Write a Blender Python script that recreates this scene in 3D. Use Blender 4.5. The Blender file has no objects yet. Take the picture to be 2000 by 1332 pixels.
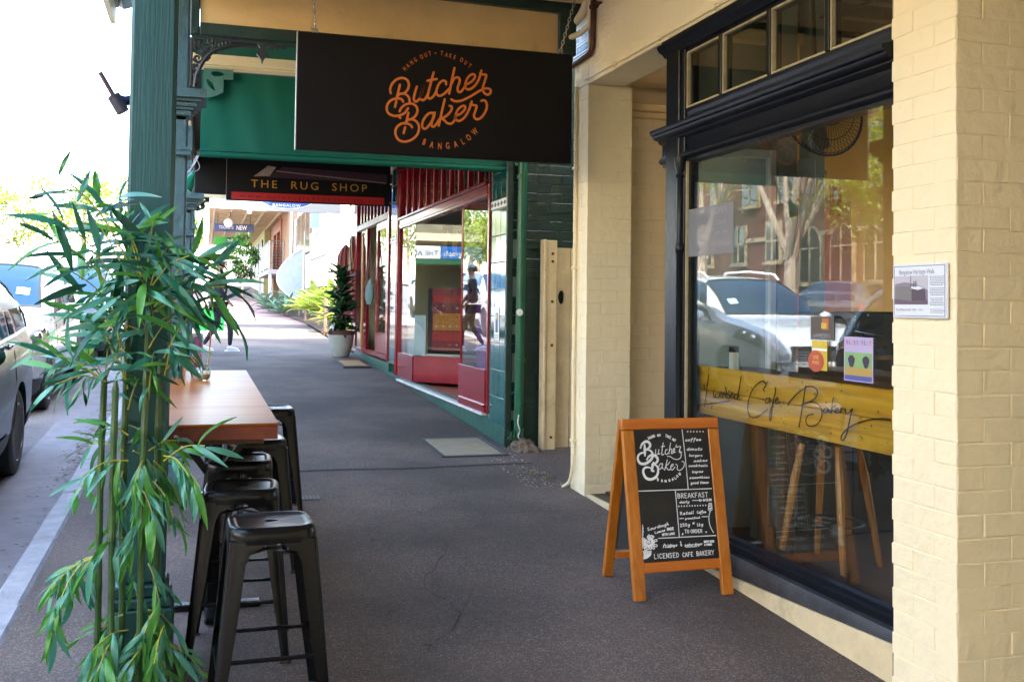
import bpy, bmesh, math, random
from mathutils import Vector, Matrix, noise
random.seed(11)
R=math.radians
sc=bpy.context.scene
COL=sc.collection
# ---------------- camera, world, sun, exposure ----------------
TH,PIT,ROLL=R(16.7),R(1.9),R(0.7)
HC=1.59
Fv=Vector((math.sin(TH)*math.cos(PIT),math.cos(TH)*math.cos(PIT),math.sin(PIT)))
Rv=Vector((math.cos(TH),-math.sin(TH),0)); Uv=Rv.cross(Fv)
R2=Rv*math.cos(ROLL)+Uv*math.sin(ROLL); U2=Uv*math.cos(ROLL)-Rv*math.sin(ROLL)
cd=bpy.data.cameras.new('camera'); cam=bpy.data.objects.new('camera',cd); COL.objects.link(cam)
cd.lens=36.0; cd.sensor_width=36.0; cd.shift_y=-0.0677; cd.clip_end=3000; cd.clip_start=0.05
m=Matrix((R2,U2,-Fv)).transposed().to_4x4(); m.translation=Vector((0,0,HC)); cam.matrix_world=m
sc.camera=cam
sc.render.resolution_x=1024; sc.render.resolution_y=681
w=bpy.data.worlds.new("World"); sc.world=w; w.use_nodes=True
nt=w.node_tree; bg=nt.nodes['Background']
sky=nt.nodes.new('ShaderNodeTexSky'); sky.sky_type='NISHITA'; sky.sun_disc=False
SUN_EL=R(48); SUN_AZ=R(143.1)   # clockwise from +Y, the sun stands over +x,-y
sky.sun_elevation=SUN_EL; sky.sun_rotation=SUN_AZ; sky.air_density=1.0; sky.dust_density=2.0; sky.ozone_density=0.4
nt.links.new(sky.outputs[0],bg.inputs[0]); bg.inputs[1].default_value=0.15
sl=bpy.data.lights.new('sun','SUN'); sun=bpy.data.objects.new('sun',sl); COL.objects.link(sun)
sl.energy=2.3; sl.angle=R(0.55); sl.color=(1,.94,.84)
sdir=Vector((math.sin(SUN_AZ)*math.cos(SUN_EL),math.cos(SUN_AZ)*math.cos(SUN_EL),math.sin(SUN_EL)))
sun.rotation_euler=sdir.to_track_quat('Z','Y').to_euler(); sun.location=(20,-30,40)
vs=sc.view_settings; sc.display_settings.display_device='sRGB'
vs.view_transform='Standard'; vs.look='None'; vs.gamma=1; vs.exposure=4.12; vs.use_curve_mapping=False
cy=sc.cycles
cy.max_bounces=10; cy.diffuse_bounces=6; cy.glossy_bounces=5; cy.transparent_max_bounces=12; cy.transmission_bounces=6
cy.sample_clamp_indirect=8
# ---------------- helpers ----------------
SL=0.037
def gz(y): return SL*y if y<120 else SL*120
class MB:
    def __init__(s): s.v=[]; s.f=[]
    def add(s,vs,fs):
        o=len(s.v); s.v+= [tuple(p) for p in vs]; s.f+=[tuple(i+o for i in f) for f in fs]; return s
    def box(s,x0,x1,y0,y1,z0,z1,c=0.0):
        if x0>x1:x0,x1=x1,x0
        if y0>y1:y0,y1=y1,y0
        if z0>z1:z0,z1=z1,z0
        return s.obox(((x0+x1)/2,(y0+y1)/2,(z0+z1)/2),((x1-x0)/2,(y1-y0)/2,(z1-z0)/2),None,c)
    def obox(s,ctr,h,M=None,c=0.0):
        hx,hy,hz=h; vs=[]; fs=[]
        if c<=0:
            vs=[(sx*hx,sy*hy,sz*hz) for sx in(-1,1) for sy in(-1,1) for sz in(-1,1)]
            fs=[(0,1,3,2),(4,6,7,5),(0,4,5,1),(2,3,7,6),(0,2,6,4),(1,5,7,3)]
        else:
            c=min(c,hx*.9,hy*.9,hz*.9); idx={}
            for sx in(-1,1):
                for sy in(-1,1):
                    for sz in(-1,1):
                        for a in range(3):
                            p=[hx-c,hy-c,hz-c]; p[a]=(hx,hy,hz)[a]
                            idx[(sx,sy,sz,a)]=len(vs); vs.append((sx*p[0],sy*p[1],sz*p[2]))
            for a in range(3):
                b,d=[i for i in range(3) if i!=a]
                for sg in(-1,1):
                    q=[]
                    for sb,sd in((-1,-1),(1,-1),(1,1),(-1,1)):
                        k=[0,0,0];k[a]=sg;k[b]=sb;k[d]=sd; q.append(idx[(k[0],k[1],k[2],a)])
                    fs.append(tuple(q))
            for e in range(3):
                a,b=[i for i in range(3) if i!=e]
                for sa in(-1,1):
                    for sb in(-1,1):
                        k=[0,0,0];k[a]=sa;k[b]=sb;k[e]=-1;l=list(k);l[e]=1
                        fs.append((idx[(*k,a)],idx[(*l,a)],idx[(*l,b)],idx[(*k,b)]))
            for sx in(-1,1):
                for sy in(-1,1):
                    for sz in(-1,1): fs.append(tuple(idx[(sx,sy,sz,a)] for a in range(3)))
        C=Vector(ctr)
        vs=[(C+(M@Vector(p) if M else Vector(p))) for p in vs]
        return s.add(vs,fs)
    def bar(s,a,b,wx,wz,up=(0,0,1),c=0.0):
        a=Vector(a);b=Vector(b);d=b-a;L=d.length;d.normalize();up=Vector(up)
        x=d.cross(up)
        if x.length<1e-4: x=d.cross(Vector((0,1,0)))
        x.normalize(); z=x.cross(d)
        M=Matrix((x,d,z)).transposed()
        return s.obox((a+b)/2,(wx/2,L/2,wz/2),M,c)
    def tube(s,pts,r,n=8,cap=True,closed=False):
        P=[Vector(p) for p in pts]; m=len(P); rr=r if isinstance(r,(list,tuple)) else [r]*m
        vs=[];fs=[]; nrm=None
        for i,p in enumerate(P):
            if closed: t=P[(i+1)%m]-P[i-1]
            else: t=P[min(i+1,m-1)]-P[max(i-1,0)]
            if t.length<1e-9: t=Vector((0,0,1))
            t.normalize()
            if nrm is None:
                nrm=t.cross(Vector((0,0,1)))
                if nrm.length<1e-3: nrm=t.cross(Vector((0,1,0)))
            else: nrm=nrm-t*nrm.dot(t)
            if nrm.length<1e-6: nrm=t.orthogonal()
            nrm.normalize(); bn=t.cross(nrm)
            for k in range(n):
                a=2*math.pi*k/n; vs.append(p+(nrm*math.cos(a)+bn*math.sin(a))*rr[i])
        for i in range(m if closed else m-1):
            for k in range(n):
                j=(i+1)%m; fs.append((i*n+k,i*n+(k+1)%n,j*n+(k+1)%n,j*n+k))
        if cap and not closed: fs.append(tuple(range(n))[::-1]); fs.append(tuple((m-1)*n+k for k in range(n)))
        return s.add(vs,fs)
    def lathe(s,prof,c=(0,0,0),n=16,axis='Z'):
        vs=[];fs=[]
        for r,z in prof:
            for k in range(n):
                a=2*math.pi*k/n; p=(r*math.cos(a),r*math.sin(a),z)
                if axis=='X': p=(z,p[0],p[1])
                elif axis=='Y': p=(p[0],z,p[1])
                vs.append((p[0]+c[0],p[1]+c[1],p[2]+c[2]))
        m=len(prof)
        for i in range(m-1):
            for k in range(n): fs.append((i*n+k,i*n+(k+1)%n,(i+1)*n+(k+1)%n,(i+1)*n+k))
        if prof[0][0]>1e-5: fs.append(tuple(range(n))[::-1])
        if prof[-1][0]>1e-5: fs.append(tuple((m-1)*n+k for k in range(n)))
        return s.add(vs,fs)
    def prism(s,poly,fn,t0,t1):
        """poly: 2D outline; fn(u,v,t)->3D ; extruded from t0 to t1"""
        n=len(poly); vs=[fn(u,v,t0) for u,v in poly]+[fn(u,v,t1) for u,v in poly]
        fs=[tuple(range(n)),tuple(range(n,2*n))[::-1]]+[(i,(i+1)%n,n+(i+1)%n,n+i) for i in range(n)]
        return s.add(vs,fs)
    def profile(s,prof,fn,a0,a1):
        """extrude an outline (u,v) along a third coordinate"""
        return s.prism(prof,fn,a0,a1)
    def ball(s,c,r,n=12,sx=1,sy=1,sz=1):
        pr=[(r*math.sin(math.pi*i/(n//2+2)),-r*math.cos(math.pi*i/(n//2+2))) for i in range(n//2+3)]
        t=MB().lathe(pr,(0,0,0),n); return s.add([(c[0]+p[0]*sx,c[1]+p[1]*sy,c[2]+p[2]*sz) for p in t.v],t.f)
    def grid(s,fn,nu,nv):
        vs=[fn(i/nu,j/nv) for i in range(nu+1) for j in range(nv+1)]
        fs=[(i*(nv+1)+j,(i+1)*(nv+1)+j,(i+1)*(nv+1)+j+1,i*(nv+1)+j+1) for i in range(nu) for j in range(nv)]
        return s.add(vs,fs)
def rootloc(o):
    l=Vector((0,0,0))
    while o: l+=o.location; o=o.parent
    return l
def fin(me,mt,smooth=35,recalc=True):
    if recalc:
        bm=bmesh.new(); bm.from_mesh(me); bmesh.ops.recalc_face_normals(bm,faces=bm.faces); bm.to_mesh(me); bm.free()
    if smooth:
        me.polygons.foreach_set('use_smooth',[True]*len(me.polygons))
        me.set_sharp_from_angle(angle=R(smooth))
    for x in (mt if isinstance(mt,(list,tuple)) else [mt]): me.materials.append(x)
    return me
def mesh(mb,mt,off=(0,0,0),smooth=35,recalc=True,name='part'):
    me=bpy.data.meshes.new(name); ox,oy,oz=off
    me.from_pydata([(p[0]-ox,p[1]-oy,p[2]-oz) for p in mb.v],[],mb.f); me.update()
    return fin(me,mt,smooth,recalc)
def obj(name,mb,mt,parent=None,smooth=35,recalc=True,label=None,kind=None):
    me=mb if isinstance(mb,bpy.types.Mesh) else mesh(mb,mt,rootloc(parent) if parent else (0,0,0),smooth,recalc,name)
    o=bpy.data.objects.new(name,me); COL.objects.link(o)
    if parent: o.parent=parent
    if label: o['label']=label
    if kind: o['kind']=kind
    return o
def inst(name,me,parent,loc,rot=None,scale=None):
    """a piece sharing mesh data; loc in world coordinates"""
    o=bpy.data.objects.new(name,me); COL.objects.link(o)
    if parent: o.parent=parent; o.location=Vector(loc)-rootloc(parent)
    else: o.location=loc
    if rot is not None: o.rotation_euler=rot
    if scale is not None: o.scale=scale
    return o
def thing(name,label,cat,loc=(0,0,0),group=None):
    o=bpy.data.objects.new(name,None); COL.objects.link(o); o.location=loc; o.empty_display_size=.1
    o['label']=label;o['category']=cat
    if group:o['group']=group
    return o
def tag(o,label,cat,group=None):
    o['label']=label;o['category']=cat
    if group:o['group']=group
    return o
def struct(name,mb,mt,smooth=35,**k):
    o=obj(name,mb,mt,None,smooth,**k); o['kind']='structure'; return o
def dup(root,loc,rz=None,label=None,group=None,scale=None):
    def cp(o,par):
        c=o.copy(); COL.objects.link(c)
        if par: c.parent=par
        for ch in list(o.children): cp(ch,c)
        return c
    r=cp(root,None); r.location=loc
    if rz is not None: r.rotation_euler=(0,0,rz)
    if scale: r.scale=scale
    if label:r['label']=label
    if group:r['group']=group
    return r
_txt={}
def textmesh(s,size=1,ext=0,align='CENTER',shear=0,sp=1.0,bold=0,xs=1.0):
    cu=bpy.data.curves.new('t','FONT'); cu.body=s; cu.size=size; cu.extrude=ext; cu.align_x=align; cu.align_y='BOTTOM_BASELINE'
    cu.shear=shear; cu.space_character=sp; cu.offset=bold; cu.resolution_u=3; cu.fill_mode='FRONT' if ext==0 else 'BOTH'
    o=bpy.data.objects.new('t',cu); COL.objects.link(o)
    me=bpy.data.meshes.new_from_object(o.evaluated_get(bpy.context.evaluated_depsgraph_get()))
    bpy.data.objects.remove(o); bpy.data.curves.remove(cu)
    if xs!=1: me.transform(Matrix.Diagonal((xs,1,1,1)))
    return me
def textobj(name,s,mt,org,ex,ey,parent,size,fit=None,**k):
    """text on the plane spanned by ex (reading direction), ey (up) at org"""
    me=textmesh(s,size,**k)
    if fit:
        xs=[v.co.x for v in me.vertices]; wd=max(xs)-min(xs); me.transform(Matrix.Diagonal((fit/wd,1,1,1)))
    ex=Vector(ex).normalized();ey=Vector(ey).normalized();ez=ex.cross(ey)
    M=Matrix((ex,ey,ez)).transposed().to_4x4(); M.translation=Vector(org)-(rootloc(parent) if parent else Vector())
    me.transform(M); me.materials.clear(); me.materials.append(mt)
    return obj(name,me,mt,parent)
def crom(P,n=6):
    if len(P)<3: return [tuple(p) for p in P]
    out=[]
    for i in range(len(P)-1):
        p0=P[max(i-1,0)];p1=P[i];p2=P[i+1];p3=P[min(i+2,len(P)-1)]
        for k in range(n):
            t=k/n
            out.append(tuple(.5*((2*b)+(c-a)*t+(2*a-5*b+4*c-d)*t*t+(-a+3*b-3*c+d)*t*t*t) for a,b,c,d in zip(p0,p1,p2,p3)))
    out.append(tuple(P[-1])); return out
def ribbon(mb,strokes,wd,fn,n=6,taper=False):
    """flat painted strokes; fn(u,v,k)->3D with k the height step above the board"""
    for k,S in enumerate(strokes):
        P=[Vector((p[0],p[1],0)) for p in (crom(S,n) if len(S)>2 else S)]
        L=[];Rr=[]
        for i,p in enumerate(P):
            t=P[min(i+1,len(P)-1)]-P[max(i-1,0)]
            if t.length<1e-9:t=Vector((1,0,0))
            t.normalize(); q=Vector((-t.y,t.x,0)); ww=wd/2
            if taper: ww*=.5+.6*math.sin(math.pi*(i+2)/(len(P)+3))
            L.append(p+q*ww);Rr.append(p-q*ww)
        e0=(P[0]-P[1]).normalized() if len(P)>1 else Vector((1,0,0)); e1=(P[-1]-P[-2]).normalized()
        n0=len(L)
        vs=[fn(p.x,p.y,k) for p in L]+[fn(p.x,p.y,k) for p in Rr]
        fs=[(i,i+1,n0+i+1,n0+i) for i in range(n0-1)]
        # round ends
        for c0,e,a,b in((P[0],e0,0,n0),(P[-1],e1,n0-1,2*n0-1)):
            q=Vector((-e.y,e.x,0)); ids=[]
            base=len(vs)
            for an in(-60,-25,0,25,60):
                r_=R(an); p=c0+(e*math.cos(r_)+q*math.sin(r_))*wd/2; vs.append(fn(p.x,p.y,k)); ids.append(len(vs)-1)
            s0,s1=(a,b) if (Vector((L[0 if a==0 else -1]))-c0).dot(q)>0 else (b,a)
            fs.append((s0,*ids[::-1],s1))
        mb.add(vs,fs)
    return mb
# ---------------- materials ----------------
def mat(name,col,rough=.6,metal=0,var=0.0,vscale=6,bump=0,bscale=60,coat=0,col2=None,obj_rand=0.0,spec=None,detail=6,stretch=None,sheen=0,stain=0.0):
    m=bpy.data.materials.new(name); m.use_nodes=True; n=m.node_tree.nodes; l=m.node_tree.links; b=n['Principled BSDF']
    b.inputs['Base Color'].default_value=(*col,1); b.inputs['Roughness'].default_value=rough; b.inputs['Metallic'].default_value=metal
    if coat: b.inputs['Coat Weight'].default_value=coat; b.inputs['Coat Roughness'].default_value=.05
    if spec is not None: b.inputs['Specular IOR Level'].default_value=spec
    g=n.new('ShaderNodeNewGeometry'); vec=g.outputs['Position']
    if stretch:
        mp=n.new('ShaderNodeMapping'); mp.inputs['Scale'].default_value=stretch; l.new(vec,mp.inputs[0]); vec=mp.outputs[0]
    cur=None
    if var or col2:
        t=n.new('ShaderNodeTexNoise'); t.inputs['Scale'].default_value=vscale; t.inputs['Detail'].default_value=detail; t.inputs['Roughness'].default_value=.65; l.new(vec,t.inputs[0])
        rp=n.new('ShaderNodeMapRange'); rp.inputs[1].default_value=.3; rp.inputs[2].default_value=.7; l.new(t.outputs[0],rp.inputs[0])
        mx=n.new('ShaderNodeMix'); mx.data_type='RGBA'; l.new(rp.outputs[0],mx.inputs[0])
        c2=col2 or tuple(min(1,c*(1+var)) for c in col); c1=col if col2 else tuple(c*(1-var) for c in col)
        mx.inputs[6].default_value=(*c1,1); mx.inputs[7].default_value=(*c2,1); cur=mx.outputs[2]
    if obj_rand:
        oi=n.new('ShaderNodeObjectInfo'); hs=n.new('ShaderNodeHueSaturation')
        mr=n.new('ShaderNodeMapRange'); mr.inputs[3].default_value=1-obj_rand; mr.inputs[4].default_value=1+obj_rand; l.new(oi.outputs['Random'],mr.inputs[0]); l.new(mr.outputs[0],hs.inputs['Value'])
        if cur: l.new(cur,hs.inputs['Color'])
        else: hs.inputs['Color'].default_value=(*col,1)
        cur=hs.outputs[0]
    if stain:
        t2=n.new('ShaderNodeTexNoise'); t2.inputs['Scale'].default_value=2.3; t2.inputs['Detail'].default_value=9; t2.inputs['Roughness'].default_value=.75; l.new(g.outputs['Position'],t2.inputs[0])
        r2=n.new('ShaderNodeMapRange'); r2.inputs[1].default_value=.56; r2.inputs[2].default_value=.72; r2.inputs[4].default_value=stain; l.new(t2.outputs[0],r2.inputs[0])
        mx=n.new('ShaderNodeMix'); mx.data_type='RGBA'; l.new(r2.outputs[0],mx.inputs[0])
        if cur: l.new(cur,mx.inputs[6])
        else: mx.inputs[6].default_value=(*col,1)
        mx.inputs[7].default_value=(col[0]*.45,col[1]*.42,col[2]*.36,1); cur=mx.outputs[2]
    if cur: l.new(cur,b.inputs['Base Color'])
    if bump:
        t=n.new('ShaderNodeTexNoise'); t.inputs['Scale'].default_value=bscale; t.inputs['Detail'].default_value=5; l.new(vec,t.inputs[0])
        bp=n.new('ShaderNodeBump'); bp.inputs['Strength'].default_value=min(1,bump); bp.inputs['Distance'].default_value=.6/bscale; l.new(t.outputs[0],bp.inputs['Height']); l.new(bp.outputs[0],b.inputs['Normal'])
    return m
def nodes(m): return m.node_tree.nodes,m.node_tree.links,m.node_tree.nodes['Principled BSDF']
def wood(name,c1,c2,axis='Y',sc_=9,rough=.4,coat=0.0,knots=False):
    m=mat(name,c1,rough,coat=coat); n,l,b=nodes(m)
    g=n.new('ShaderNodeNewGeometry'); mp=n.new('ShaderNodeMapping')
    s=[sc_*2.2]*3; s[{'X':0,'Y':1,'Z':2}[axis]]=sc_*.12; mp.inputs['Scale'].default_value=s
    l.new(g.outputs['Position'],mp.inputs[0])
    t=n.new('ShaderNodeTexNoise'); t.inputs['Scale'].default_value=1.0; t.inputs['Detail'].default_value=8; t.inputs['Distortion'].default_value=1.2; l.new(mp.outputs[0],t.inputs[0])
    t2=n.new('ShaderNodeTexNoise'); t2.inputs['Scale'].default_value=6; t2.inputs['Detail'].default_value=6; l.new(mp.outputs[0],t2.inputs[0])
    ad=n.new('ShaderNodeMath'); ad.operation='MULTIPLY_ADD'; ad.inputs[1].default_value=.45; l.new(t2.outputs[0],ad.inputs[0]); l.new(t.outputs[0],ad.inputs[2])
    rp=n.new('ShaderNodeValToRGB'); rp.color_ramp.elements[0].position=.45; rp.color_ramp.elements[0].color=(*c2,1); rp.color_ramp.elements[1].position=.95; rp.color_ramp.elements[1].color=(*c1,1)
    l.new(ad.outputs[0],rp.inputs[0]); l.new(rp.outputs[0],b.inputs['Base Color'])
    bp=n.new('ShaderNodeBump'); bp.inputs['Strength'].default_value=.25; bp.inputs['Distance'].default_value=.004; l.new(t2.outputs[0],bp.inputs['Height']); l.new(bp.outputs[0],b.inputs['Normal'])
    return m
def glassmat(name,tint=(.93,.96,.94),f0=.045,rough=0.0,mx_=1.0):
    m=bpy.data.materials.new(name); m.use_nodes=True; n=m.node_tree.nodes; l=m.node_tree.links
    for x in list(n): n.remove(x)
    o=n.new('ShaderNodeOutputMaterial'); tr=n.new('ShaderNodeBsdfTransparent'); tr.inputs[0].default_value=(*tint,1)
    gl=n.new('ShaderNodeBsdfGlossy'); gl.inputs['Roughness'].default_value=rough
    g=n.new('ShaderNodeNewGeometry'); d=n.new('ShaderNodeVectorMath'); d.operation='DOT_PRODUCT'; l.new(g.outputs['Normal'],d.inputs[0]); l.new(g.outputs['Incoming'],d.inputs[1])
    a=n.new('ShaderNodeMath'); a.operation='ABSOLUTE'; l.new(d.outputs['Value'],a.inputs[0])
    s=n.new('ShaderNodeMath'); s.operation='SUBTRACT'; s.inputs[0].default_value=1; l.new(a.outputs[0],s.inputs[1]); s.use_clamp=True
    p=n.new('ShaderNodeMath'); p.operation='POWER'; l.new(s.outputs[0],p.inputs[0]); p.inputs[1].default_value=5
    q=n.new('ShaderNodeMath'); q.operation='MULTIPLY_ADD'; l.new(p.outputs[0],q.inputs[0]); q.inputs[1].default_value=(1-f0)*mx_; q.inputs[2].default_value=f0
    mi=n.new('ShaderNodeMixShader'); l.new(q.outputs[0],mi.inputs[0]); l.new(tr.outputs[0],mi.inputs[1]); l.new(gl.outputs[0],mi.inputs[2]); l.new(mi.outputs[0],o.inputs[0])
    return m
def leafmat(name,c1,c2,trans=.35,rough=.45,rnd=.25):
    m=mat(name,c1,rough); n,l,b=nodes(m); o=n['Material Output']
    oi=n.new('ShaderNodeObjectInfo'); g=n.new('ShaderNodeNewGeometry'); t=n.new('ShaderNodeTexNoise'); t.inputs['Scale'].default_value=3.5; t.inputs['Detail'].default_value=3; l.new(g.outputs['Position'],t.inputs[0])
    ad=n.new('ShaderNodeMath'); ad.operation='ADD'; l.new(oi.outputs['Random'],ad.inputs[0]); l.new(t.outputs[0],ad.inputs[1])
    md=n.new('ShaderNodeMath'); md.operation='FRACT'; l.new(ad.outputs[0],md.inputs[0])
    mx=n.new('ShaderNodeMix'); mx.data_type='RGBA'; l.new(md.outputs[0],mx.inputs[0]); mx.inputs[6].default_value=(*c1,1); mx.inputs[7].default_value=(*c2,1)
    l.new(mx.outputs[2],b.inputs['Base Color'])
    tl=n.new('ShaderNodeBsdfTranslucent'); l.new(mx.outputs[2],tl.inputs[0]); ms=n.new('ShaderNodeMixShader'); ms.inputs[0].default_value=trans
    l.new(b.outputs[0],ms.inputs[1]); l.new(tl.outputs[0],ms.inputs[2]); l.new(ms.outputs[0],o.inputs[0])
    return m
CREAM=(.86,.735,.475)
M={}
M['cream']=mat('cream_masonry_paint',CREAM,.6,var=.03,vscale=1.6,bump=.30,bscale=16,stain=.14)
M['cream_fine']=mat('cream_render_paint',CREAM,.6,var=.04,vscale=2.5,bump=.5,bscale=38,stain=.15)
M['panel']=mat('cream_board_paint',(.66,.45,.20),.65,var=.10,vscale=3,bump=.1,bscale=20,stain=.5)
M['cream_dirty']=mat('weathered_cream_paint',(.68,.54,.31),.65,var=.12,vscale=6,bump=.3,bscale=30,stain=.75)
M['ceiling']=mat('soffit_paint',(.78,.60,.32),.6,var=.04,bump=.1,bscale=20)
M['black']=mat('black_joinery_paint',(.006,.0075,.011),.33,var=.15,vscale=5,bump=.08,bscale=25,spec=.25)
M['blackrail']=mat('worn_grey_black_paint',(.045,.043,.045),.5,var=.45,vscale=7,bump=.2,bscale=40)
M['signblack']=mat('black_sign_face',(.0055,.0045,.005),.5,var=.25,vscale=2,spec=.2)
M['orange']=mat('orange_sign_paint',(.60,.15,.015),.5)
M['green']=mat('green_post_paint',(.016,.078,.074),.5,var=.12,vscale=3,bump=.14,bscale=22,stretch=(5,5,.25),stain=.08)
M['green2']=mat('grey_green_post_paint',(.05,.11,.12),.45,var=.15,vscale=8,bump=.3,bscale=20)
M['darkgreen']=mat('dark_green_masonry_paint',(.012,.035,.026),.42,var=.25,vscale=5,bump=.3,bscale=30)
M['pipegreen']=mat('green_downpipe_paint',(.012,.11,.055),.3,var=.15,vscale=5,stain=.15)
M['awning']=mat('green_canvas_blind',(.002,.16,.105),.75,var=.16,vscale=1.3,stretch=(3,1,.4),bump=.15,bscale=90)
M['lace']=mat('dark_iron_lace_paint',(.018,.022,.02),.5)
M['mint']=mat('pale_green_timber_bracket',(.07,.19,.15),.5,var=.15,stain=.4)
M['asphalt']=mat('footpath_asphalt',(.05,.045,.045),.85)
M['steel']=mat('galvanised_steel',(.4,.38,.34),.35,.9)
M['rust']=mat('rusty_brown_pipe',(.09,.028,.012),.55,.2,var=.5,vscale=25)
M['white']=mat('white_enamel',(.78,.78,.76),.35,var=.03)
M['blue']=mat('blue_print',(.02,.05,.22),.4)
M['cyan']=mat('cyan_print',(.02,.25,.6),.4)
M['red']=mat('red_joinery_paint',(.25,.006,.014),.22,var=.12,vscale=6,coat=.3)
M['redband']=mat('red_sign_band',(.42,.006,.008),.5)
M['tile']=mat('green_glazed_tile',(.006,.075,.062),.07,var=.55,vscale=9,col2=(.012,.15,.125),coat=.6,obj_rand=.12,stretch=(1,1,3))
M['grout']=mat('tile_grout',(.32,.36,.30),.8)
M['stallgreen']=mat('green_marbled_plinth',(.01,.05,.036),.35,col2=(.03,.15,.105),vscale=11,coat=.2)
M['threshold']=mat('worn_stone_threshold',(.62,.60,.55),.5,var=.2,vscale=8)
M['redtile']=mat('terracotta_floor',(.28,.07,.03),.5,var=.3,vscale=12)
M['tabletop']=wood('varnished_table_timber',(.46,.14,.014),(.22,.05,.005),'X',4,.3)
M['tableedge']=mat('red_stained_table_edge',(.20,.03,.012),.3,var=.3,vscale=14,coat=.4)
M['stool']=mat('black_stool_powdercoat',(.0035,.0035,.004),.25,0,var=.3,vscale=9,bump=.05,bscale=90,spec=.28)
M['rubber']=mat('black_rubber',(.012,.012,.012),.7)
M['aframe']=wood('orange_sign_frame_timber',(.58,.20,.016),(.34,.09,.006),'Z',7,.35,coat=.1)
M['chalkboard']=mat('blackboard_face',(.012,.011,.012),.45,var=.5,vscale=4)
M['chalk']=mat('white_chalk_paint',(.78,.80,.82),.7)
M['tabletop'].node_tree.nodes['Principled BSDF'].inputs['Specular IOR Level'].default_value=.22
M['board']=wood('yellow_timber_board',(.95,.50,.025),(.55,.22,.01),'Y',5,.35,coat=.1)
M['dkwood']=wood('dark_bench_timber',(.16,.085,.035),(.07,.035,.015),'Z',8,.5)
M['legwood']=wood('ash_stool_leg',(.60,.28,.08),(.26,.08,.02),'Z',6,.25,coat=.3)
M['plaque']=mat('plaque_white',(.70,.74,.80),.3)
M['ink']=mat('dark_print_ink',(.05,.045,.07),.5)
M['greyink']=mat('grey_print_ink',(.22,.20,.26),.5)
M['ochre']=mat('ochre_interior_paint',(.74,.36,.05),.6,var=.08)
M['intgrey']=mat('grey_green_interior_paint',(.30,.33,.28),.6,var=.08)
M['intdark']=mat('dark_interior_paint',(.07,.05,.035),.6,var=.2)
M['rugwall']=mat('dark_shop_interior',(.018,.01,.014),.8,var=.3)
M['floorwood']=wood('dark_shop_floor',(.10,.06,.04),(.05,.03,.02),'Y',6,.45)
M['glass']=glassmat('window_glass',(.86,.89,.87),f0=.085,mx_=.95)
M['glass2']=glassmat('shopfront_glass',(.9,.95,.92),f0=.10,mx_=.95)
M['glassb']=glassmat('building_window_glass',(.25,.3,.3),f0=.12)
M['putty']=mat('aged_putty',(.36,.30,.18),.7,var=.2,vscale=20)
M['kerb']=mat('kerb_stone',(.26,.26,.27),.85,var=.22,vscale=7,bump=.6,bscale=60,stain=.5)
M['gutter']=mat('gutter_concrete',(.16,.15,.16),.85,var=.22,vscale=4,bump=.5,bscale=80,stain=.6)
M['road']=mat('road_asphalt',(.075,.07,.072),.85,var=.25,vscale=3,bump=.7,bscale=90,stain=.4)
M['brickpave']=mat('pink_brick_paving',(.26,.15,.13),.8,var=.18,vscale=9,bump=.3,bscale=60)
M['concrete']=mat('concrete_cover',(.24,.20,.13),.85,var=.15,vscale=9,bump=.4,bscale=70)
M['line']=mat('white_road_paint',(.72,.72,.70),.6,var=.1,vscale=20)
M['soil']=mat('garden_soil',(.09,.05,.03),.9,var=.3,vscale=9,bump=.5,bscale=30)
M['grass']=mat('verge_ground',(.06,.08,.03),.9,var=.3,vscale=3,bump=.5,bscale=30)
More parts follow.
